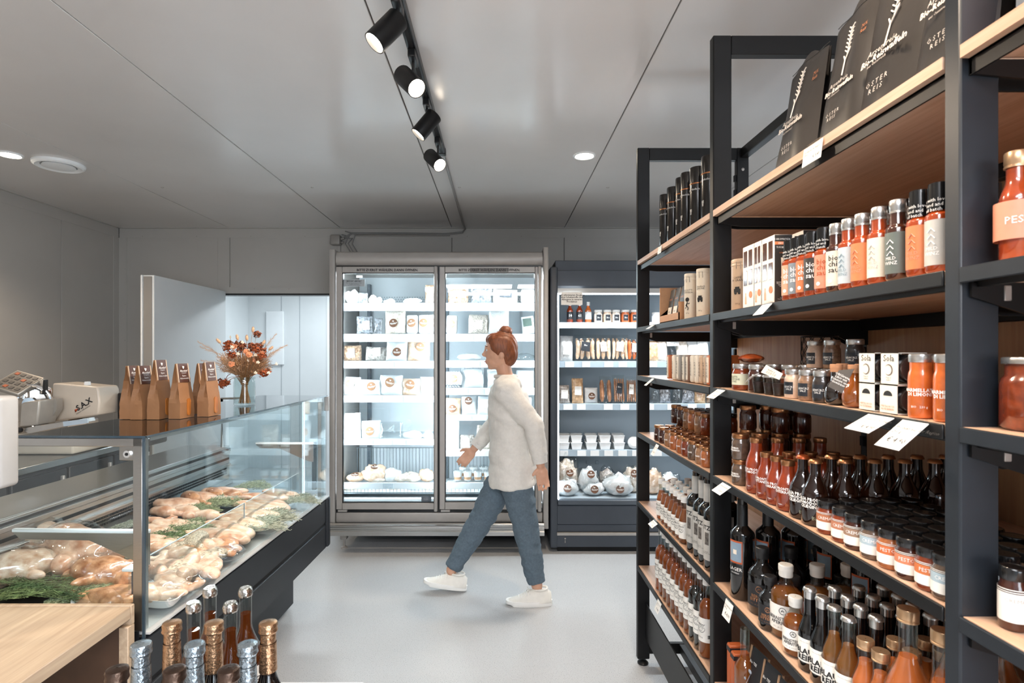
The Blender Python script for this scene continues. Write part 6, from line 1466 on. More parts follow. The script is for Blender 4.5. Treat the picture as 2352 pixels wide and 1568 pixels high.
SPK = [('clear', 564, 1.381, 'rear right'), ('clear', 482.5, 1.381, 'rear left'), ('clear', 529.5, 1.298, 'front right'), ('clear', 445, 1.298, 'front left'), ('gold', 395, 1.187, 'left'), ('gold', 491.5, 1.187, 'middle'), ('gold', 616, 1.187, 'right'), ('silver', 324, 1.10, 'left'), ('silver', 447, 1.10, 'middle'), ('silver', 569, 1.10, 'right'), ('bronze', 269, 1.012, 'left'), ('bronze', 401, 1.012, 'middle'), ('bronze', 525, 1.012, 'right')]
SN = {'clear': 'clear amber cider bottle with silver cap', 'gold': 'dark sparkling wine bottle with copper-gold foil', 'silver': 'dark sparkling wine bottle with ice-silver foil', 'bronze': 'dark sparkling wine bottle with bronze foil'}
for kd, u, D, nm in SPK:
    k_spark(thing('sparkling_bottle', '%s, %s in its row' % (SN[kd], nm), 'bottle', ((u-U0)/FPX*D, D, .6205), .3, SN[kd].split(' with ')[0]+' row'), kd)
# ================================================================ GOODS IN THE FREEZER AND CHILLER
def pouch_mesh(w_, h, t, seed, seal=.012, crumple=.010, taper=.0):
    def f():
        z = Vector((seed*3.7, seed*1.3, 0)); nu, nv = 14, 16
        def P(u, v, s):
            a, b = 2*u-1, 2*v-1
            e = max(0, 1-abs(a)**3.2)*max(0, 1-abs(b)**3.2)
            n1 = noise.noise(Vector((u*3, v*3, s))+z); n2 = noise.noise(Vector((u*8, v*8, s*2))+z)
            wd = w_*(1-taper*v)
            ed = noise.noise(Vector((v*6 if abs(a) > abs(b) else u*6, s*.0, 4))+z)
            return (a*wd/2*(1+.05*n1)+crumple*.3*n2*abs(b), s*(t/2*e**.6*(1+.35*n1)+crumple*.5*n2*e)+crumple*.6*(1-e)*ed, h/2+b*h/2*(1+.03*ed*abs(b)))
        return MB().grid(lambda u, v: P(u, v, -1), nu, nv).grid(lambda u, v: P(u, v, 1), nu, nv)
    return cached(('pouch', round(w_, 3), round(h, 3), round(t, 3), seed, taper), f, 60)
def heap_mesh(w_, h, d, seed):
    def f():
        z = Vector((seed*2.1, 5, seed)); mb = MB().ell((0, 0, h*.45), (w_/2, d/2, h*.55), 18, 11)
        out = []
        for x, y, q in mb.v:
            n_ = noise.noise(Vector((x*22, y*22, q*22))+z); n2 = noise.noise(Vector((x*60, y*60, q*60))+z)
            k = 1+.28*n_+.14*n2; out.append((x*k, y*k, max(0, q*(1+.3*n_+.12*n2))))
        mb.v = out; return mb
    return cached(('heap', round(w_, 3), round(h, 3), seed), f, 60)
FC = {
 'white': M('pack_white', 'eef0f0', .3, coat=.5, var=.05, scale=40, col2='e0e4e6', bump=.4, bscale=60), 'beige': M('pack_beige', 'd8c3ac', .3, coat=.6, var=.15, scale=50, col2='efe6dc', bump=.4, bscale=60),
 'peach': M('pack_peach', 'd9ab84', .3, coat=.6, var=.18, scale=30, col2='ead2bd', bump=.4, bscale=50), 'dark': M('pack_dark', '4b4a4c', .25, coat=.7, var=.5, scale=55, col2='8a8d92', bump=.5, bscale=70),
 'brown': M('pack_brown', '6b4c39', .25, coat=.7, var=.5, scale=60, col2='9b8068', bump=.4, bscale=70), 'grey': M('pack_greybrown', '8b8078', .3, coat=.6, var=.3, scale=60, col2='b9b3ad', bump=.5, bscale=60),
 'speck': M('pack_speckled', '8d7a68', .35, coat=.5, var=.6, scale=160, col2='cfc3b6', bump=.5, bscale=200), 'specw': M('pack_white_speckled', 'f2f2f0', .35, coat=.5, var=.1, scale=120, col2='c9c7c3', bump=.8, bscale=150),
 'saus': M('sausage_pale', 'd8a980', .3, coat=.6, var=.12, scale=30, col2='e7cdb4'), 'sausd': M('sausage_dark', '8f5a39', .3, coat=.6, var=.2, scale=30, col2='ad7c58'), 'sauso': M('sausage_orange', 'c05f2a', .3, coat=.6, var=.15, scale=30), 'clear': FILM,
 'tan': M('pack_tan', 'b98e66', .3, coat=.6, var=.25, scale=50, col2='d2b18c')}
STK = M('brown_sticker', '9a7153', .4, var=.1, scale=60); STKD = M('dark_sticker', '6d4a35', .35, var=.3, scale=80)
def sticker(par, r, loc, rot=(0, 0, 0), m=STK):
    s_ = part('sticker', cached(('sticker', round(r, 4)), lambda: MB().lathe([(r, 0), (r, .0012)], 22, Matrix.Rotation(PI/2, 4, 'X'))), m, par, loc, rot)
    part('heart_emblem', heart_mesh(round(r*.24, 4)), INKW, s_, (0, -.002, r*.42))
    part('lettering', text('Ahornhof', round(r*.42, 4), shear=.2, bold=.0003), INKW, s_, (0, -.0022, -r*.05)); part('name_bar', cached(('name_bar', round(r, 4)), lambda: MB().box(-r*.6, r*.6, -.0018, -.0012, -r*.30, -r*.22)), INKW, s_)
    return s_
qq = random.Random(5)
def pk(D, sc, base, u, w_, h, mat, lab, st=None, tag_=None, head=None, heap=False, tilt=None, tray=False, rz=None, name=None, cat='package', dz=0, group=None, deep=1, t=None):
    """one pack standing on a fridge shelf; all sizes in photo pixels"""
    W, Hh = w_/sc, h/sc; x = (u-U0)/sc; z = H0-(base-V0)/sc+(.0055 if not heap else .0025)+dz
    tl = tilt if tilt is not None else qq.uniform(-.05, .05)
    o = thing(name or ('food_pack' if not heap else 'frozen_bag'), lab, cat, (x, D+qq.uniform(0, .03)+(.03 if heap else 0), z), rot=(math.radians(-7) if not heap else 0, tl, rz if rz is not None else qq.uniform(-.12, .12)), group=group)
    if heap: part('bag_body', heap_mesh(W, Hh, W*.8, qq.randint(0, 5)), mat, o); fr = -W*.36
    elif tray:
        part('tray', cached(('pack_tray', round(W, 3), round(Hh, 3)), lambda: MB().rbox(-W/2, W/2, 0, .04, 0, Hh, min(W, Hh)*.2, 3)), TRAYW, o)
        part('film', cached(('pack_film', round(W, 3), round(Hh, 3)), lambda: MB().rbox(-W*.42, W*.42, -.006, .002, Hh*.06, Hh*.94, W*.003, 1)), mat, o); fr = -.008
    else: part('pouch_body', pouch_mesh(W, Hh, t or min(.07, W*.45), qq.randint(0, 4)), mat, o); fr = -(t or min(.07, W*.45))*.55-.004
    if st: sticker(o, st[2]/sc if len(st) > 2 else 9/sc, (st[0]/sc, fr, Hh*st[1]), (0, qq.uniform(-.3, .3), 0), STKD if len(st) > 3 else STK)
    if tag_:
        c = part('price_label', cached(('price_label',), lambda: MB().box(-.027, .027, -.001, 0, -.035, .035)), PAPER, o, (tag_[0]/sc, fr, Hh*tag_[1]), (0, qq.uniform(-.1, .1), 0))
        part('lettering', text('frisch\n____\n2,90', .010), GLAB, c, (0, -.002, .012))
    if head:
        c = part('header_card', cached(('header_card', round(W, 3)), lambda: MB().box(-W*.52, W*.52, -.001, .001, 0, W*.36)), head[0], o, (0, fr*.3, Hh*head[2] if len(head) > 2 else Hh*.74), (0, 0, 0))
        part('lettering', text(head[1], W*.13, lines=.9), INK, c, (0, -.002, W*.2))
    return o
FD = DP+.075
HG1 = M('grey_header', 'b3b6b8', .5, var=.05); HW1 = M('white_header', 'eeeeec', .5, var=.03)
def F(base, u, w_, h, m, lab, **k): return pk(FD, FPX/FD, base+0, u, w_, h, FC[m], lab, **k)
fl = 'left freezer door'
b = 697
F(b, 806, 36, 32, 'white', 'crumpled white frozen bag, top shelf, far left of left door', heap=True); F(b, 833, 20, 24, 'dark', 'dark film-wrapped pack beside the crumpled white bag, top freezer shelf'); F(b, 852, 26, 20, 'beige', 'beige frozen bag in the top left freezer shelf', heap=True)
F(b, 868, 16, 15, 'white', 'tiny white bag beside the beige bag, top left shelf', heap=True); F(b, 893, 30, 11, 'white', 'low flat white bag in the middle of the top left shelf', heap=True); F(b, 944, 44, 13, 'white', 'flat white bag towards the centre handle, top left shelf', heap=True)
F(b, 990, 26, 42, 'brown', 'minced pack with white header half hidden by the left door handle', head=(HW1, 'Wild', .62))
b = 767
F(b, 838, 36, 40, 'dark', 'dark vacuum pack with white label, second left shelf', tag_=(4, .42)); F(b, 866, 18, 36, 'dark', 'second dark vacuum pack tucked behind the labelled dark pack'); F(b, 907, 48, 54, 'beige', 'tall beige mottled bag with dark round sticker, second left shelf', st=(-2, .42, 10, 1))
F(b, 945, 26, 44, 'white', 'white tray pack with brown sticker, left of three on second shelf', tray=True, st=(0, .55, 10)); F(b, 972, 26, 45, 'specw', 'white tray pack with brown sticker, middle of three on second shelf', tray=True, st=(0, .55, 10)); F(b, 994, 20, 45, 'white', 'white tray pack cut by the left door handle, second shelf', tray=True, st=(6, .55, 10))
b = 830
F(b, 808, 42, 36, 'brown', 'dark brown meat pack with white label, third left shelf', tag_=(0, .45)); F(b, 863, 52, 32, 'grey', 'grey-brown pack with white label, third left shelf', tag_=(3, .6)); F(b, 910, 48, 46, 'white', 'white crumpled pack with dark sticker, third left shelf', st=(2, .42, 10, 1)); F(b, 961, 50, 46, 'peach', 'peach-coloured pack with brown sticker, third left shelf', st=(3, .66, 10))
b = 909
F(b, 803, 42, 42, 'white', 'round white pack with tilted sticker, far left of fourth shelf', st=(0, .6, 10)); F(b, 827, 18, 36, 'beige', 'beige pack squeezed behind the first two, fourth left shelf'); F(b, 851, 46, 36, 'white', 'low white pack with brown sticker, second on fourth left shelf', st=(2, .55, 10)); F(b, 897, 54, 46, 'white', 'square white pack with brown sticker, middle of fourth left shelf', st=(0, .62, 11)); F(b, 943, 42, 38, 'peach', 'pale peach pack with brown sticker, fourth left shelf', st=(0, .62, 11)); F(b, 982, 38, 42, 'white', 'crumpled white bag by the handle, fourth left shelf')
b = 1010
F(b, 808, 42, 60, 'white', 'tall white pack with brown sticker, far left of fifth shelf', st=(-2, .55, 10)); F(b, 851, 46, 42, 'white', 'shorter white pack with brown sticker, fifth left shelf', st=(0, .42, 10)); F(b, 898, 54, 40, 'clear', 'clear film bag leaning in the middle of the fifth left shelf'); F(b, 945, 46, 18, 'white', 'flat white bag pile, fifth left shelf', heap=True); F(b, 982, 28, 18, 'white', 'small white bag by the handle, fifth left shelf', heap=True)
b = 1108
for i, (u, w_, h, m, s) in enumerate(((795, 32, 20, 'clear', None), (813, 44, 18, 'peach', (0, .75, 10, 1)), (857, 58, 38, 'peach', (0, .95, 10, 1)), (866, 44, 14, 'beige', None), (897, 46, 30, 'white', None), (918, 40, 20, 'beige', None), (945, 46, 20, 'beige', None), (978, 36, 26, 'peach', None))):
    o = F(b, u, w_, h, m, 'frozen poultry bag in the left door basket, %s from the left' % ORD[i], heap=True)
    if s: sticker(o, 9/SP, (0, -.02, h/SP*.92), (-1.2, 0, 0), STKD)
for i, u in enumerate((805, 850, 905, 955, 988)): F(b+24, u, 46, 20, 'white' if i % 2 else 'beige', 'lower frozen bag behind the left basket wires, %s from the left' % ORD[i], heap=True)
b = 697
F(b, 1051, 46, 34, 'brown', 'minced meat pack with white header, first on top right shelf', head=(HW1, 'Reh Faschiertes', .72)); F(b, 1105, 46, 36, 'dark', 'darker minced pack with white header, second on top right shelf', head=(HW1, 'Hirsch', .74)); o = F(b, 1160, 56, 32, 'beige', 'beige pack with black label, top right shelf', t=.05)
c = part('black_label', MB().box(-.05, .05, -.001, 0, -.02, .02), M('black_pack_label', '4a4f55', .3, var=.4, scale=60), o, (0, -.034, .06)); part('label_text', text('Ente', .02), INKW, c, (0, -.002, 0))
F(b, 1212, 32, 34, 'white', 'white carton with grey print, right end of top shelf', tray=True)
b = 767
F(b, 1036, 26, 44, 'white', 'white tray pack with pale sticker, left of the right door', tray=True, st=(-2, .5, 10)); F(b, 1098, 46, 44, 'speck', 'speckled brown bag with white label, second right shelf', tag_=(3, .42)); F(b, 1144, 46, 56, 'specw', 'tall bag of white dumplings above the person, second right shelf'); o = F(b, 1215, 28, 40, 'white', 'white pack with dark photo print tilted at right, second shelf', tilt=-.12, t=.03)
part('photo_print', MB().box(-.035, .035, -.001, 0, -.03, .035), M('photo_print', '3e4a42', .3, var=.6, scale=70), o, (0, -.024, .085)); 
b = 829
F(b, 1078, 56, 16, 'white', 'flat crumpled white bag, third right shelf', heap=True); F(b, 1128, 26, 10, 'white', 'flat white bag edge behind the head, third right shelf', heap=True); F(b, 1205, 48, 16, 'clear', 'clear film packs at the right of the third shelf', heap=True)
b = 892
o = thing('sausage_pack', 'pack of white coiled sausages with brown sticker, fourth right shelf', 'package', ((1040-U0)/SP, FD, iz(b)+.001))
for k in range(6): part('sausage', MB().tube([(-.07+k*.022+.02*math.sin(q*.5), -.015-.006*math.sin(q*.52), .012+.024*q*.8) for q in range(7)], .013, 8), FC['white'], o)
sticker(o, .033, (.0, -.036, .075))
F(b, 1085, 50, 46, 'white', 'dumpling bag with grey header card, fourth right shelf', head=(HG1, 'Semmelknödel\n________', .66)); F(b, 1144, 48, 40, 'white', 'bag of dumpling balls with white header, fourth right shelf', head=(HW1, 'Knödel 4 Stück', .62)); F(b, 1205, 40, 40, 'white', 'white pack right of the person, fourth right shelf')
b = 954
F(b, 1038, 38, 38, 'saus', 'sausage pack with dark sticker, left of fifth right shelf', st=(0, .35, 9, 1)); F(b, 1078, 34, 42, 'white', 'upright white sausage pack with sticker, fifth right shelf', st=(0, .75, 9, 1)); F(b, 1112, 32, 42, 'white', 'pale pack next to the person, fifth right shelf', tag_=(0, .6)); F(b, 1200, 40, 40, 'white', 'white pack behind the person, fifth right shelf', tag_=(8, .5))
b = 1035
F(b, 1036, 36, 66, 'white', 'tall white pack with brown sticker, sixth right shelf', st=(-6, .6, 9)); F(b, 1072, 34, 34, 'grey', 'grey pack with white label, sixth right shelf', tag_=(0, .45)); F(b, 1112, 38, 56, 'speck', 'speckled tall pack beside the person, sixth right shelf', tag_=(2, .3)); F(b, 1198, 40, 50, 'white', 'white pack behind the person, sixth right shelf', tag_=(0, .4))
CUPW = M('white_cup', 'eceeee', .35, coat=.3, var=.04); CUPB = M('cup_band', 'b08a6a', .4, var=.15)
def pot(D, sc, base, u, w_, h, lab, band=CUPB, dz=0):
    W, Hh = w_/sc, h/sc; o = thing('food_cup', lab, 'cup', ((u-U0)/sc, D, H0-(base-V0)/sc+.0015+dz))
    part('cup_body', cached(('cup_body', w_, h), lambda: MB().lathe([(W*.38, 0), (W*.48, Hh*.88)], 20)), CUPW, o); part('cup_lid', cached(('cup_lid', w_), lambda: CAPS['lid'](W*.52, Hh*.14)), FC['clear'] if band is CUPB else CUPW, o, (0, 0, Hh*.87))
    part('cup_band', cached(('cup_band', w_, h), lambda: MB().lathe([(W*.395+.0006, Hh*.08), (W*.42+.0006, Hh*.35)], 20, cap0=False, cap1=False)), band, o)
for i, u in enumerate((1050, 1073, 1097, 1120, 1192, 1213)): pot(FD, SP, 1107, u, 21, 23, 'white lidded cup in the right door basket, %s from the left' % ORD[i])
for i, u in enumerate((1060, 1085, 1109, 1202)): pot(FD+.13, SP, 1107, u, 21, 26, 'white lidded cup in the rear row of the right basket, %s from left' % ORD[i])
pot(FD+.05, SP, 1083, 1211, 19, 20, 'white cup stacked on top of the right basket cups')
for i, u in enumerate((1035, 1062, 1090, 1118, 1195, 1217)): pot(FD+.03, SP, 1127, u, 22, 18, 'lower cup behind the right basket wires, %s from the left' % ORD[i])

# ---- chiller
KD = CD+.07; KS = FPX/KD
def Kp(base, u, w_, h, m, lab, **k): return pk(KD, KS, base, u, w_, h, FC[m], lab, **k)
def k_ket(u, kd, fill, capm, labm, ink, txt, lab, base=741):
    o = thing('sauce_bottle', lab, 'bottle', ((u-U0)/KS, KD, H0-(base-V0)/KS+.0015)); r, H = KIND[kd][:2]
    cont(o, kd, None, fill); cap(o, 'screw', .014, .03, H-.028, capm); l = wrap(o, r, .025, .085, 1.4, labm); print_on(l, txt, .03, r, .055, ink, bold=.001)
k_ket(1309, 'ketchup', TOMATO, WCAP, BLAB, INKW, '10', 'red sauce bottle with white cap, first on the top chiller shelf'); k_ket(1331, 'ketchup', TOMATO, WCAP, BLAB, INKW, '61', 'red sauce bottle with white cap, second on the top chiller shelf'); k_ket(1351, 'ketchup', ORANGE, WCAP, WLAB, INK, '', 'taller orange bottle with white label on the top chiller shelf')
for i, (u, f, n) in enumerate(((1374, 'beige', 'beige'), (1395, 'peach', 'peach'), (1415, 'beige', 'beige'), (1436, 'sauso', 'orange'), (1457, 'sauso', 'orange'), (1640, 'white', 'white'))):
    o = thing('preserve_jar', '%s jar with black and white label, %s on the top chiller shelf' % (n, ORD[i]), 'jar', ((u-U0)/KS, KD, cz(741)+.003)); k_jar(o, .034, .105, FC[f], WCAP, NAVY, txt='Bio', ink=INKW, arc=.6, tsize=.018)
    k_jar(thing('preserve_jar', '%s jar in the rear row, %s on the top chiller shelf' % (n, ORD[i]), 'jar', ((u-U0)/KS+.01, KD+.085, cz(741)+.003)), .034, .105, FC[f], WCAP)
o = thing('cream_jar', 'white lidded pot seen through the far bay of the rack', 'jar', ((1507-U0)/KS, KD, cz(741)+.003)); k_jar(o, .036, .085, FC['white'], WCAP, WLAB, arc=1)
k_ket(1526, 'ketchup', FC['white'], WCAP, WLAB, INK, '', 'white bottle seen through the far bay of the rack, top chiller shelf')
def saus_pack(base, u, w_, h, m, lab, n=4, curve=.35, lbl=None, film=True):
    W, Hh = w_/KS, h/KS; o = thing('sausage_pack', lab, 'package', ((u-U0)/KS, KD, H0-(base-V0)/KS+.006), rot=(math.radians(-8), 0, qq.uniform(-.1, .1)))
    for k in range(n):
        x = -W*.32+W*.64*k/max(1, n-1); rr_ = W*.40/n
        part('sausage', MB().tube([(x+curve*W*.5*((q/6)-.5)**2*(1 if x > 0 else -1)-(0), -.012+.004*(k % 2), Hh*(.06+.80*q/6)) for q in range(7)], [rr_*.5]+[rr_]*5+[rr_*.5], 9), FC[m], o)
    if film: part('film', pouch_mesh(W, Hh, W*.5, qq.randint(0, 4)), FILM, o)
    if lbl: c = part('label', MB().box(-W*.2, W*.2, -.001, 0, -Hh*.18, Hh*.18), lbl, o, (0, -W*.27, Hh*.52), (0, qq.uniform(-.15, .15), 0)); part('lettering', text('Bio', .02), INKW if lbl is NAVY else INK, c, (0, -.002, .01))
b = 830
Kp(b, 1300, 30, 58, 'specw', 'vacuum pack of nuts with white label, left of second chiller shelf', tag_=(0, .4)); saus_pack(b, 1344, 50, 60, 'saus', 'wide sausage pack with navy label, second chiller shelf', 4, .5, NAVY); saus_pack(b, 1386, 36, 60, 'saus', 'sausage pack with white header, second chiller shelf', 3, .2, WLAB); saus_pack(b, 1424, 40, 60, 'saus', 'curved sausage pack with white label, second chiller shelf', 4, .6, WLAB); saus_pack(b, 1458, 34, 56, 'sauso', 'orange sausage pack beside the rack post, second chiller shelf', 3, .5, WLAB)
for i, (u, m, w_, h) in enumerate(((1500, 'tan', 22, 46), (1521, 'beige', 26, 54), (1548, 'clear', 28, 46), (1570, 'beige', 26, 52), (1594, 'white', 24, 46), (1617, 'white', 26, 52), (1645, 'beige', 26, 50))):
    Kp(b, u, w_, h, m, 'film pack with pale header seen through the far bay, %s from the left' % ORD[i], head=(HG1 if i % 2 else HW1, 'Nudeln', .74))
b = 928
Kp(b, 1297, 24, 42, 'grey', 'small round cheese pack, far left of third chiller shelf', tag_=(0, .5)); Kp(b, 1327, 26, 58, 'tan', 'upright pack with two tan slices, third chiller shelf', tag_=(0, .5)); Kp(b, 1359, 30, 36, 'white', 'short white pack with navy sticker, third chiller shelf', st=(0, .45, 8, 1)); saus_pack(b, 1391, 26, 62, 'sausd', 'tall slim dried sausage pack, first of three', 2, .1, None); saus_pack(b, 1422, 30, 66, 'sausd', 'tall pack of many thin brown sausages, second of three', 5, .1, NAVY); saus_pack(b, 1450, 26, 62, 'sausd', 'tall slim sausage pack beside the rack post, third of three', 5, .1, WLAB)
for i, (u, m, w_, h) in enumerate(((1506, 'clear', 22, 36), (1530, 'dark', 26, 44), (1556, 'clear', 24, 44), (1581, 'dark', 28, 42), (1608, 'tan', 28, 44), (1638, 'brown', 26, 44))):
    Kp(b, u, w_, h, m, '%s pack seen through the rack above the stacked preserve jars, %s from left' % ({'clear': 'clear', 'dark': 'dark mottled', 'tan': 'tan', 'brown': 'brown'}[m], ORD[i]), st=(0, .6, 8) if m == 'tan' else None)
b = 1034
for i, (u, n) in enumerate(((1294, 2), (1323, 2), (1357, 2), (1388, 2), (1420, 2))):
    for k in range(n):
        o = thing('square_tub', 'white square tub, %s stack from the left, %s, fourth chiller shelf' % (ORD[i], ('lower', 'upper')[k]), 'tub', ((u-U0)/KS, KD+.01*k, cz(b)+.002+k*.056))
        part('tub_body', cached(('tub_sq',), lambda: MB().prism([(-.036, 0), (.036, 0), (.045, .05), (-.045, .05)], 1, -.04, .04), 20), CUPW, o); part('tub_lid', cached(('tub_sq_lid',), lambda: MB().rbox(-.048, .048, -.044, .044, .0502, .0555, .002, 1)), CUPW, o)
    for k in range(2):
        o = thing('square_tub', 'white square tub in the rear row behind the %s stack, %s' % (ORD[i], ('lower', 'upper')[k]), 'tub', ((u-U0)/KS+.012, KD+.11, cz(b)+.002+k*.056))
        part('tub_body', CACHE[('tub_sq',)], CUPW, o); part('tub_lid', CACHE[('tub_sq_lid',)], CUPW, o)
o = thing('cheese_round', 'round wrapped white cheese beside the rack post, fourth chiller shelf', 'cheese', ((1454-U0)/KS, KD, cz(b)+.052), rot=(math.radians(80), 0, 0)); part('cheese', MB().lathe([(.04, 0), (.049, .006), (.049, .03), (.04, .036)], 24), FC['white'], o); part('paper_label', MB().lathe([(.03, .0365), (.03, .0375)], 20), WLAB, o)
Kp(b, 1502, 28, 50, 'clear', 'clear film bag seen through the rack, fourth chiller shelf')
DD = 4.32; DS = FPX/DD
def Dk(u, v_top, w_, h, m, lab, st=None, dep=0):
    o = thing('poultry_bag', lab, 'package', ((u-U0)/DS, DD+dep, fz(1146)+.006), rz=qq.uniform(-.2, .2)); W, Hh = w_/DS, h/DS
    part('bag_body', heap_mesh(W, Hh, W*.7, qq.randint(0, 5)), FC[m], o)
    part('film', heap_mesh(W*1.08, Hh*1.08, W*.75, qq.randint(0, 5)), FILM, o)
    if st: sticker(o, 9/DS, (st[0]/DS, -W*.38, Hh*st[1]), (-.3, 0, 0), STKD)
Dk(1308, 1076, 52, 72, 'beige', 'tall poultry bag with dark stickers, left end of the chiller deck', (0, .62), .14); Dk(1300, 1115, 56, 34, 'white', 'white poultry bag with sticker, front left of the chiller deck', (4, .55)); Dk(1357, 1098, 50, 50, 'white', 'white poultry bag with sticker, second on the chiller deck', (4, .85), .12); Dk(1362, 1125, 46, 26, 'white', 'flat white bag at the front of the chiller deck', (0, .6)); Dk(1420, 1110, 64, 44, 'white', 'wide white poultry bag with pale sticker, middle of the chiller deck', (3, .4)); Dk(1402, 1096, 40, 46, 'grey', 'greyish bag behind the wide white bag on the chiller deck', None, .15); Dk(1460, 1090, 44, 56, 'beige', 'poultry bag beside the rack post on the chiller deck', (0, .8), .1); Dk(1505, 1105, 52, 50, 'peach', 'peach poultry bag seen through the rack on the chiller deck', None, .05); Dk(1545, 1110, 50, 40, 'white', 'white poultry bag seen through the rack behind white caps', (0, .6), .1)
# ================================================================ THE WALKING PERSON
PY = 3.42; PS = FPX/PY
def pp(u, v, dy=0): return Vector(((u-U0)/FPX*(PY+dy), PY+dy, H0-(v-V0)/FPX*(PY+dy)))
def skin_mesh(nodes, edges, sub=2, root=0):
    me = bpy.data.meshes.new('skin'); keys = list(nodes); me.from_pydata([nodes[k][0] for k in keys], [(keys.index(a), keys.index(b)) for a, b in edges], []); me.update()
    o = bpy.data.objects.new('skin', me); C.objects.link(o)
    m = o.modifiers.new('skin', 'SKIN'); m.use_smooth_shade = True
    for i, k in enumerate(keys):
        r = nodes[k][1]; r = r if isinstance(r, tuple) else (r, r); d = me.skin_vertices[0].data[i]; d.radius = r; d.use_root = (i == root)
    s_ = o.modifiers.new('sub', 'SUBSURF'); s_.levels = sub; s_.render_levels = sub
    dg = bpy.context.evaluated_depsgraph_get(); dg.update(); out = bpy.data.meshes.new_from_object(o.evaluated_get(dg)); bpy.data.objects.remove(o); return out
# joints (she walks to the left: planted leg behind, swinging leg in front)
HIP = Vector((.075, PY, .86)); WAI = Vector((.07, PY, 1.00)); CHE = Vector((.055, PY, 1.19)); NCK = Vector((.035, PY, 1.36)); HDB = Vector((.015, PY, 1.43)); HED = Vector((.0, PY, 1.515))
J = {'hip': HIP, 'wai': WAI, 'che': CHE, 'nck': NCK,
 'hL': HIP+Vector((0, -.075, -.03)), 'kL': Vector((.155, PY-.085, .47)), 'aL': Vector((.222, PY-.09, .11)),
 'hR': HIP+Vector((0, .075, -.03)), 'kR': Vector((-.105, PY+.085, .475)), 'aR': Vector((-.305, PY+.09, .135)),
 'sL': CHE+Vector((-.01, -.155, .085)), 'eL': Vector((.20, PY-.205, 1.075)), 'wL': Vector((.235, PY-.20, .855)),
 'sR': CHE+Vector((-.01, .155, .085)), 'eR': Vector((-.03, PY+.21, 1.045)), 'wR': Vector((-.165, PY+.18, .885))}
per = thing('person', 'person in cream sweater, blue jeans and white trainers walking to the left past the freezer', 'person', (.05, PY, 0))
PO = Vector((.05, PY, 0))
SKN = M('skin', 'd2a186', .5, var=.05, scale=30, sss=.1); HAIRM = M('auburn_hair', '7c4527', .5, var=.3, scale=120, stretch=(1, 1, .2)); SWE = M('cream_sweater', 'e2ddd5', .85, var=.04, scale=60, bump=.4, bscale=300); JEAN = M('blue_jeans', '596873', .8, var=.14, scale=90, bump=.3, bscale=500); SHOE = M('white_trainer', 'e9e5dc', .6, var=.03, scale=40); SOLE = M('trainer_sole', 'f3f1ec', .6, var=.02)
body = MB()
def limb(pts, rs, seg=12):
    body.tube(pts, rs, seg)
    for p, r in zip(pts, rs): body.ell(p, (r, r, r), 10, 7)
limb([J['nck']+Vector((0, 0, -.06)), J['nck']+Vector((-.005, 0, .02)), HDB+Vector((0, 0, .02))], [.055, .048, .046])
# head, facing left
body.ell(HED, (.092, .072, .108), 20, 14); body.ell(HED+Vector((-.030, 0, -.055)), (.056, .052, .058), 14, 9); body.ell(HED+Vector((-.052, 0, -.098)), (.024, .026, .018), 10, 7)
body.ell(HED+Vector((-.097, 0, -.022)), (.014, .010, .015), 10, 7, Euler((0, .5, 0))); body.ell(HED+Vector((-.088, 0, .002)), (.010, .009, .026), 8, 6, Euler((0, .25, 0)))
body.ell(HED+Vector((-.080, 0, -.062)), (.012, .022, .0065), 10, 6); body.ell(HED+Vector((-.078, 0, -.074)), (.012, .020, .007), 10, 6); body.ell(HED+Vector((-.078, 0, .022)), (.016, .048, .012), 12, 6)
for s_ in (-1, 1): body.ell(HED+Vector((.012, .072*s_, -.020)), (.017, .009, .030), 10, 7)
# torso and limbs under the clothes
limb([J['hip'], J['wai'], J['che'], J['nck']+Vector((0, 0, -.05))], [.125, .105, .12, .07], 14)
for a in ('L', 'R'):
    limb([J['s'+a], J['e'+a], J['w'+a]], [.05, .038, .026])
    limb([J['h'+a], J['k'+a], J['a'+a]], [.075, .045, .034])
    body.tube([J['a'+a], J['a'+a]+Vector((-.03, 0, -.07)), J['a'+a]+Vector((-.085, 0, -.088))], [.036, .032, .016], 10)
    # hand: palm, four unequal curled fingers, thumb from the palm's side
    w_ = J['w'+a]; d = (w_-J['e'+a]).normalized(); side = Vector((-1, 0, 0)); side = (side-d*side.dot(d)).normalized(); nrm = d.cross(side).normalized()*(1 if a == 'R' else -1)
    pc = w_+d*.048; body.ell(pc, (.020, .020, .020), 10, 7); R_ = Matrix((side, nrm, d)).transposed().to_euler()
    body.ell(pc, (.038, .014, .046), 12, 8, R_)
    for k, (off, ln) in enumerate(((.030, .066), (.011, .074), (-.009, .069), (-.028, .053))):
        b0 = pc+side*off+d*.036; f1 = b0+(d+side*off*2.0)*ln*.42; f2 = f1+(d*.85+nrm*.5).normalized()*ln*.33; f3 = f2+(d*.5+nrm*.85).normalized()*ln*.27
        body.tube([b0-d*.02, b0, f1, f2, f3], [.0085, .0085, .008, .0075, .006], 8)
    t0 = pc+side*.030-d*.018; body.tube([t0-side*.015, t0, t0+side*.022+d*.020+nrm*.006, t0+side*.030+d*.046+nrm*.014], [.011, .011, .0095, .007], 8)
body.v = [tuple(Vector(p)-PO) for p in body.v]
bme = evaluate(body.mesh('body', 0), [('REMESH', dict(mode='VOXEL', voxel_size=.0055)), ('SMOOTH', dict(factor=.5, iterations=3))]); bme.shade_smooth()
bo = part('body', bme, SKN, per)
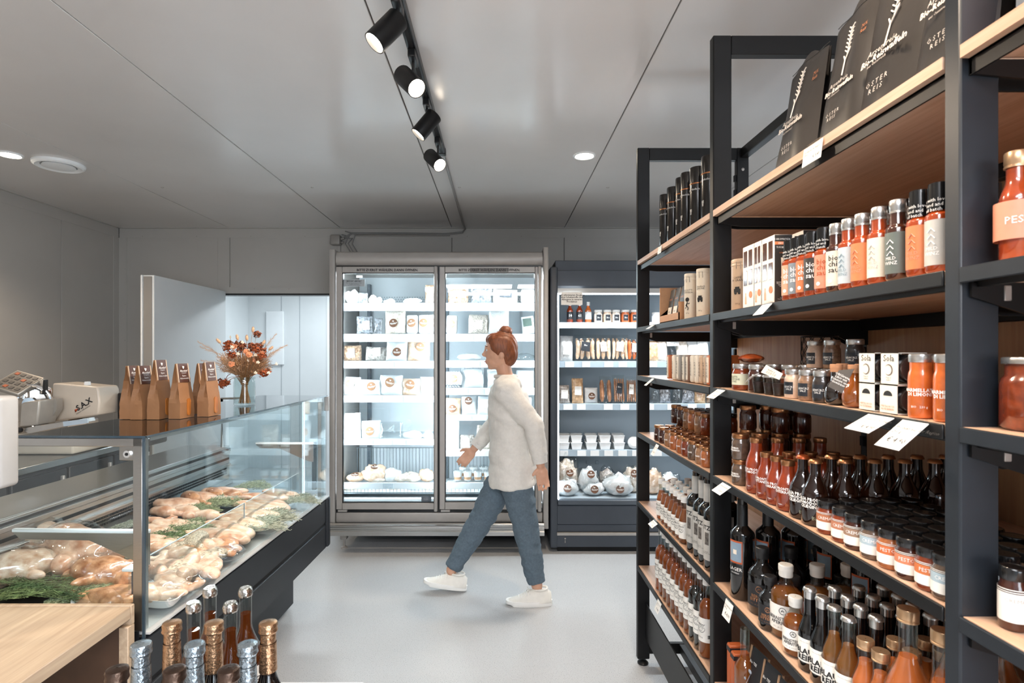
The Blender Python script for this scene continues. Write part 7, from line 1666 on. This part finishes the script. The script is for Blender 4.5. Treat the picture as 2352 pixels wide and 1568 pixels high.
for s_ in (-1, 1):
    e = part('eye', MB().ell((0, 0, 0), (.011, .012, .0095), 12, 8), M('eye_white', 'e6e2dc', .25, var=.02), per, HED+Vector((-.074, .028*s_, .004))-PO)
    part('iris', MB().ell((-.008, 0, 0), (.0045, .0055, .0055), 10, 6), M('iris', '4a3626', .2, var=.1), e)
    part('eyebrow', MB().tube([(-.004, -.017*s_, -.002), (-.008, 0, .004), (.004, .018*s_, 0)], .0028, 5), HAIRM, per, HED+Vector((-.080, .030*s_, .026))-PO)
part('mouth', MB().tube([(.006, -.020, 0), (0, -.010, .001), (-.002, 0, 0), (0, .010, .001), (.006, .020, 0)], .0035, 6), M('lips', 'b06c5c', .45, var=.05), per, HED+Vector((-.090, 0, -.067))-PO)
# hair: cap, back volume and bun
hm_ = MB(); hm_.ell(HED+Vector((.016, 0, .022)), (.096, .083, .104), 20, 13); hm_.ell(HED+Vector((.05, 0, -.015)), (.062, .073, .085), 16, 10); hm_.ell(HED+Vector((-.045, 0, .075)), (.045, .06, .034), 14, 9, Euler((0, -.5, 0)))
for s_ in (-1, 1): hm_.ell(HED+Vector((-.01, .066*s_, .035)), (.05, .018, .05), 12, 8)
hm_.v = [tuple(Vector(p)-PO) for p in hm_.v]
hme = evaluate(hm_.mesh('hair', 0), [('REMESH', dict(mode='VOXEL', voxel_size=.006)), ('SMOOTH', dict(factor=.5, iterations=3))])
for v in hme.vertices: v.co += v.normal*.0014*math.sin(v.co.y*260+v.co.z*60)
hme.shade_smooth(); hr = part('hair', hme, HAIRM, per)
bn_ = MB().ell((0, 0, 0), (.042, .040, .036), 16, 10); bme2 = bn_.mesh('hair_bun')
for v in bme2.vertices: v.co *= 1+.06*math.sin(9*math.atan2(v.co.y, v.co.x)+v.co.z*120)
part('hair_bun', bme2, HAIRM, hr, HED+Vector((.035, 0, .118))-PO)
def cloth(name, build, mat, vox, seed, amp, fr):
    mb = MB(); build(mb); mb.v = [tuple(Vector(p)-PO) for p in mb.v]
    me = evaluate(mb.mesh(name, 0), [('REMESH', dict(mode='VOXEL', voxel_size=vox)), ('SMOOTH', dict(factor=.5, iterations=5))])
    for v in me.vertices:
        q = Vector((v.co.x*fr, v.co.y*fr, v.co.z*fr*1.8+seed)); v.co += v.normal*amp*(noise.noise(q)+.6*noise.noise(q*2.1))
    me.update(); me.shade_smooth(); return part(name, me, mat, per)
def sweater(mb):
    def ltube(pts, rs, sq=1):
        mb.tube(pts, rs, 16)
        for p, r in zip(pts[1:-1], rs[1:-1]): mb.ell(p, (r, r, r), 12, 8)
    # flattened torso tube built from rings
    rings = [(Vector((.085, PY, .70)), .150, .185), (Vector((.08, PY, .82)), .150, .19), (Vector((.075, PY, .98)), .135, .18), (Vector((.06, PY, 1.15)), .138, .19), (Vector((.05, PY, 1.26)), .118, .185), (Vector((.042, PY, 1.315)), .085, .13), (Vector((.036, PY, 1.355)), .066, .066)]
    vs = []; n_ = 24
    for c, a, b in rings:
        for k in range(n_): vs.append(c+Vector((a*math.cos(2*PI*k/n_), b*math.sin(2*PI*k/n_), .012*math.cos(2*PI*k/n_) if c.z < .75 else 0)))
    fs = [(j*n_+k, j*n_+(k+1) % n_, (j+1)*n_+(k+1) % n_, (j+1)*n_+k) for j in range(len(rings)-1) for k in range(n_)]+[tuple(reversed(range(n_))), tuple(range((len(rings)-1)*n_, len(rings)*n_))]
    mb.add(vs, fs)
    for a in ('L', 'R'):
        s_, e, w_ = J['s'+a], J['e'+a], J['w'+a]; we = e.lerp(w_, .86)
        ltube([s_+Vector((0, .06*(1 if a == 'L' else -1), .02)), s_, s_.lerp(e, .5), e, e.lerp(w_, .5), we], [.09, .082, .068, .06, .054, .046])
cloth('sweater', sweater, SWE, .010, 3, .009, 9)
part('collar', MB().tube([(.036-.05+.062*math.cos(q*PI/10), .060*math.sin(q*PI/10), 1.358) for q in range(21)], .013, 8), SWE, per)
for a in ('L', 'R'):
    e, w_ = J['e'+a], J['w'+a]; d = (w_-e).normalized(); c = e.lerp(w_, .84)-PO
    part('cuff', MB().tube([c-d*.02, c+d*.022], [.047, .043], 16), SWE, per)
def jeans(mb):
    mb.ell(HIP+Vector((.005, 0, .0)), (.135, .165, .13), 18, 11)
    for a in ('L', 'R'):
        h, k, an = J['h'+a], J['k'+a], J['a'+a]; kk_ = k
        pts = [h+Vector((0, 0, .05)), h, h.lerp(k, .5), k, k.lerp(an, .4), k.lerp(an, .8), k.lerp(an, .95)]; rs = [.09, .108, .094, .080, .071, .058, .054]
        mb.tube(pts, rs, 16)
        for p, r in zip(pts[1:6], rs[1:6]): mb.ell(p, (r, r, r), 12, 8)
cloth('jeans', jeans, JEAN, .009, 9, .008, 13)
def shoe(a, pitch):
    ank = J['a'+a]; o = bpy.data.objects.new('shoe', None)
    def upper():
        mb = MB(); L_ = .262
        secs = [(0.0, .028, .078), (.025, .036, .096), (.065, .040, .100), (.105, .040, .098), (.135, .041, .083), (.165, .042, .067), (.195, .043, .054), (.225, .040, .044), (.25, .028, .034), (.262, .008, .026)]
        vs = []; n_ = 16
        for x, hw, ht in secs:
            for k in range(n_):
                q = 2*PI*k/n_; cz_ = math.sin(q); vs.append((-x+.055, hw*math.cos(q)*(1-.25*max(0, cz_)), .022+(ht-.022)*max(0, cz_)**.8+(.006*cz_ if cz_ < 0 else 0)))
        fs = [(j*n_+k, j*n_+(k+1) % n_, (j+1)*n_+(k+1) % n_, (j+1)*n_+k) for j in range(len(secs)-1) for k in range(n_)]+[tuple(range(n_)), tuple(reversed(range((len(secs)-1)*n_, len(secs)*n_)))]
        return mb.add(vs, fs)
    foot = ank+Vector((.03, 0, -.11)); 
    rot = (0, pitch, 0)
    base = foot-PO if a == 'L' else Vector((ank.x+.036, ank.y, .018))-PO
    up = part('shoe', cached(('shoe_upper',), upper, 60), SHOE, per, base, rot)
    def sole():
        mb = MB(); n_ = 30; pts = []
        for k in range(n_):
            q = 2*PI*k/n_; x = -.077+.139*math.cos(q); w2 = .044*(1-.12*math.cos(q)); pts.append((x, w2*math.copysign(abs(math.sin(q))**.7, math.sin(q))))
        vs = [(x, y*.94, .0+(.010 if x < -.18 else 0)) for x, y in pts]+[(x, y*1.02, .012) for x, y in pts]+[(x, y, .030) for x, y in pts]
        fs = [(j*n_+k, j*n_+(k+1) % n_, (j+1)*n_+(k+1) % n_, (j+1)*n_+k) for j in range(2) for k in range(n_)]+[tuple(reversed(range(n_))), tuple(range(2*n_, 3*n_))]
        return mb.add(vs, fs)
    part('sole', cached(('shoe_sole',), sole, 50), SOLE, up)
    lc = MB()
    for k in range(5): x = -.074-k*.0155; z = .086-k*.0078; lc.tube([(x, -.027, z-.016), (x-.003, -.012, z-.001), (x-.004, 0, z+.001), (x-.003, .012, z-.001), (x, .027, z-.016)], .0028, 5)
    for s_ in (-1, 1): lc.tube([(-.074, 0, .089), (-.086, .015*s_, .100), (-.094, .022*s_, .088), (-.078, .004*s_, .087)], .0024, 5)
    part('laces', cached(('laces',), lambda: lc), SOLE, up)
    part('sock_collar', cached(('sock_collar',), lambda: MB().tube([(-.012+.044*math.cos(q*PI/9), .033*math.sin(q*PI/9), .097+.003*math.cos(q*PI/9)) for q in range(19)], .006, 6)), SHOE, up)
shoe('L', 0); shoe('R', math.radians(9))
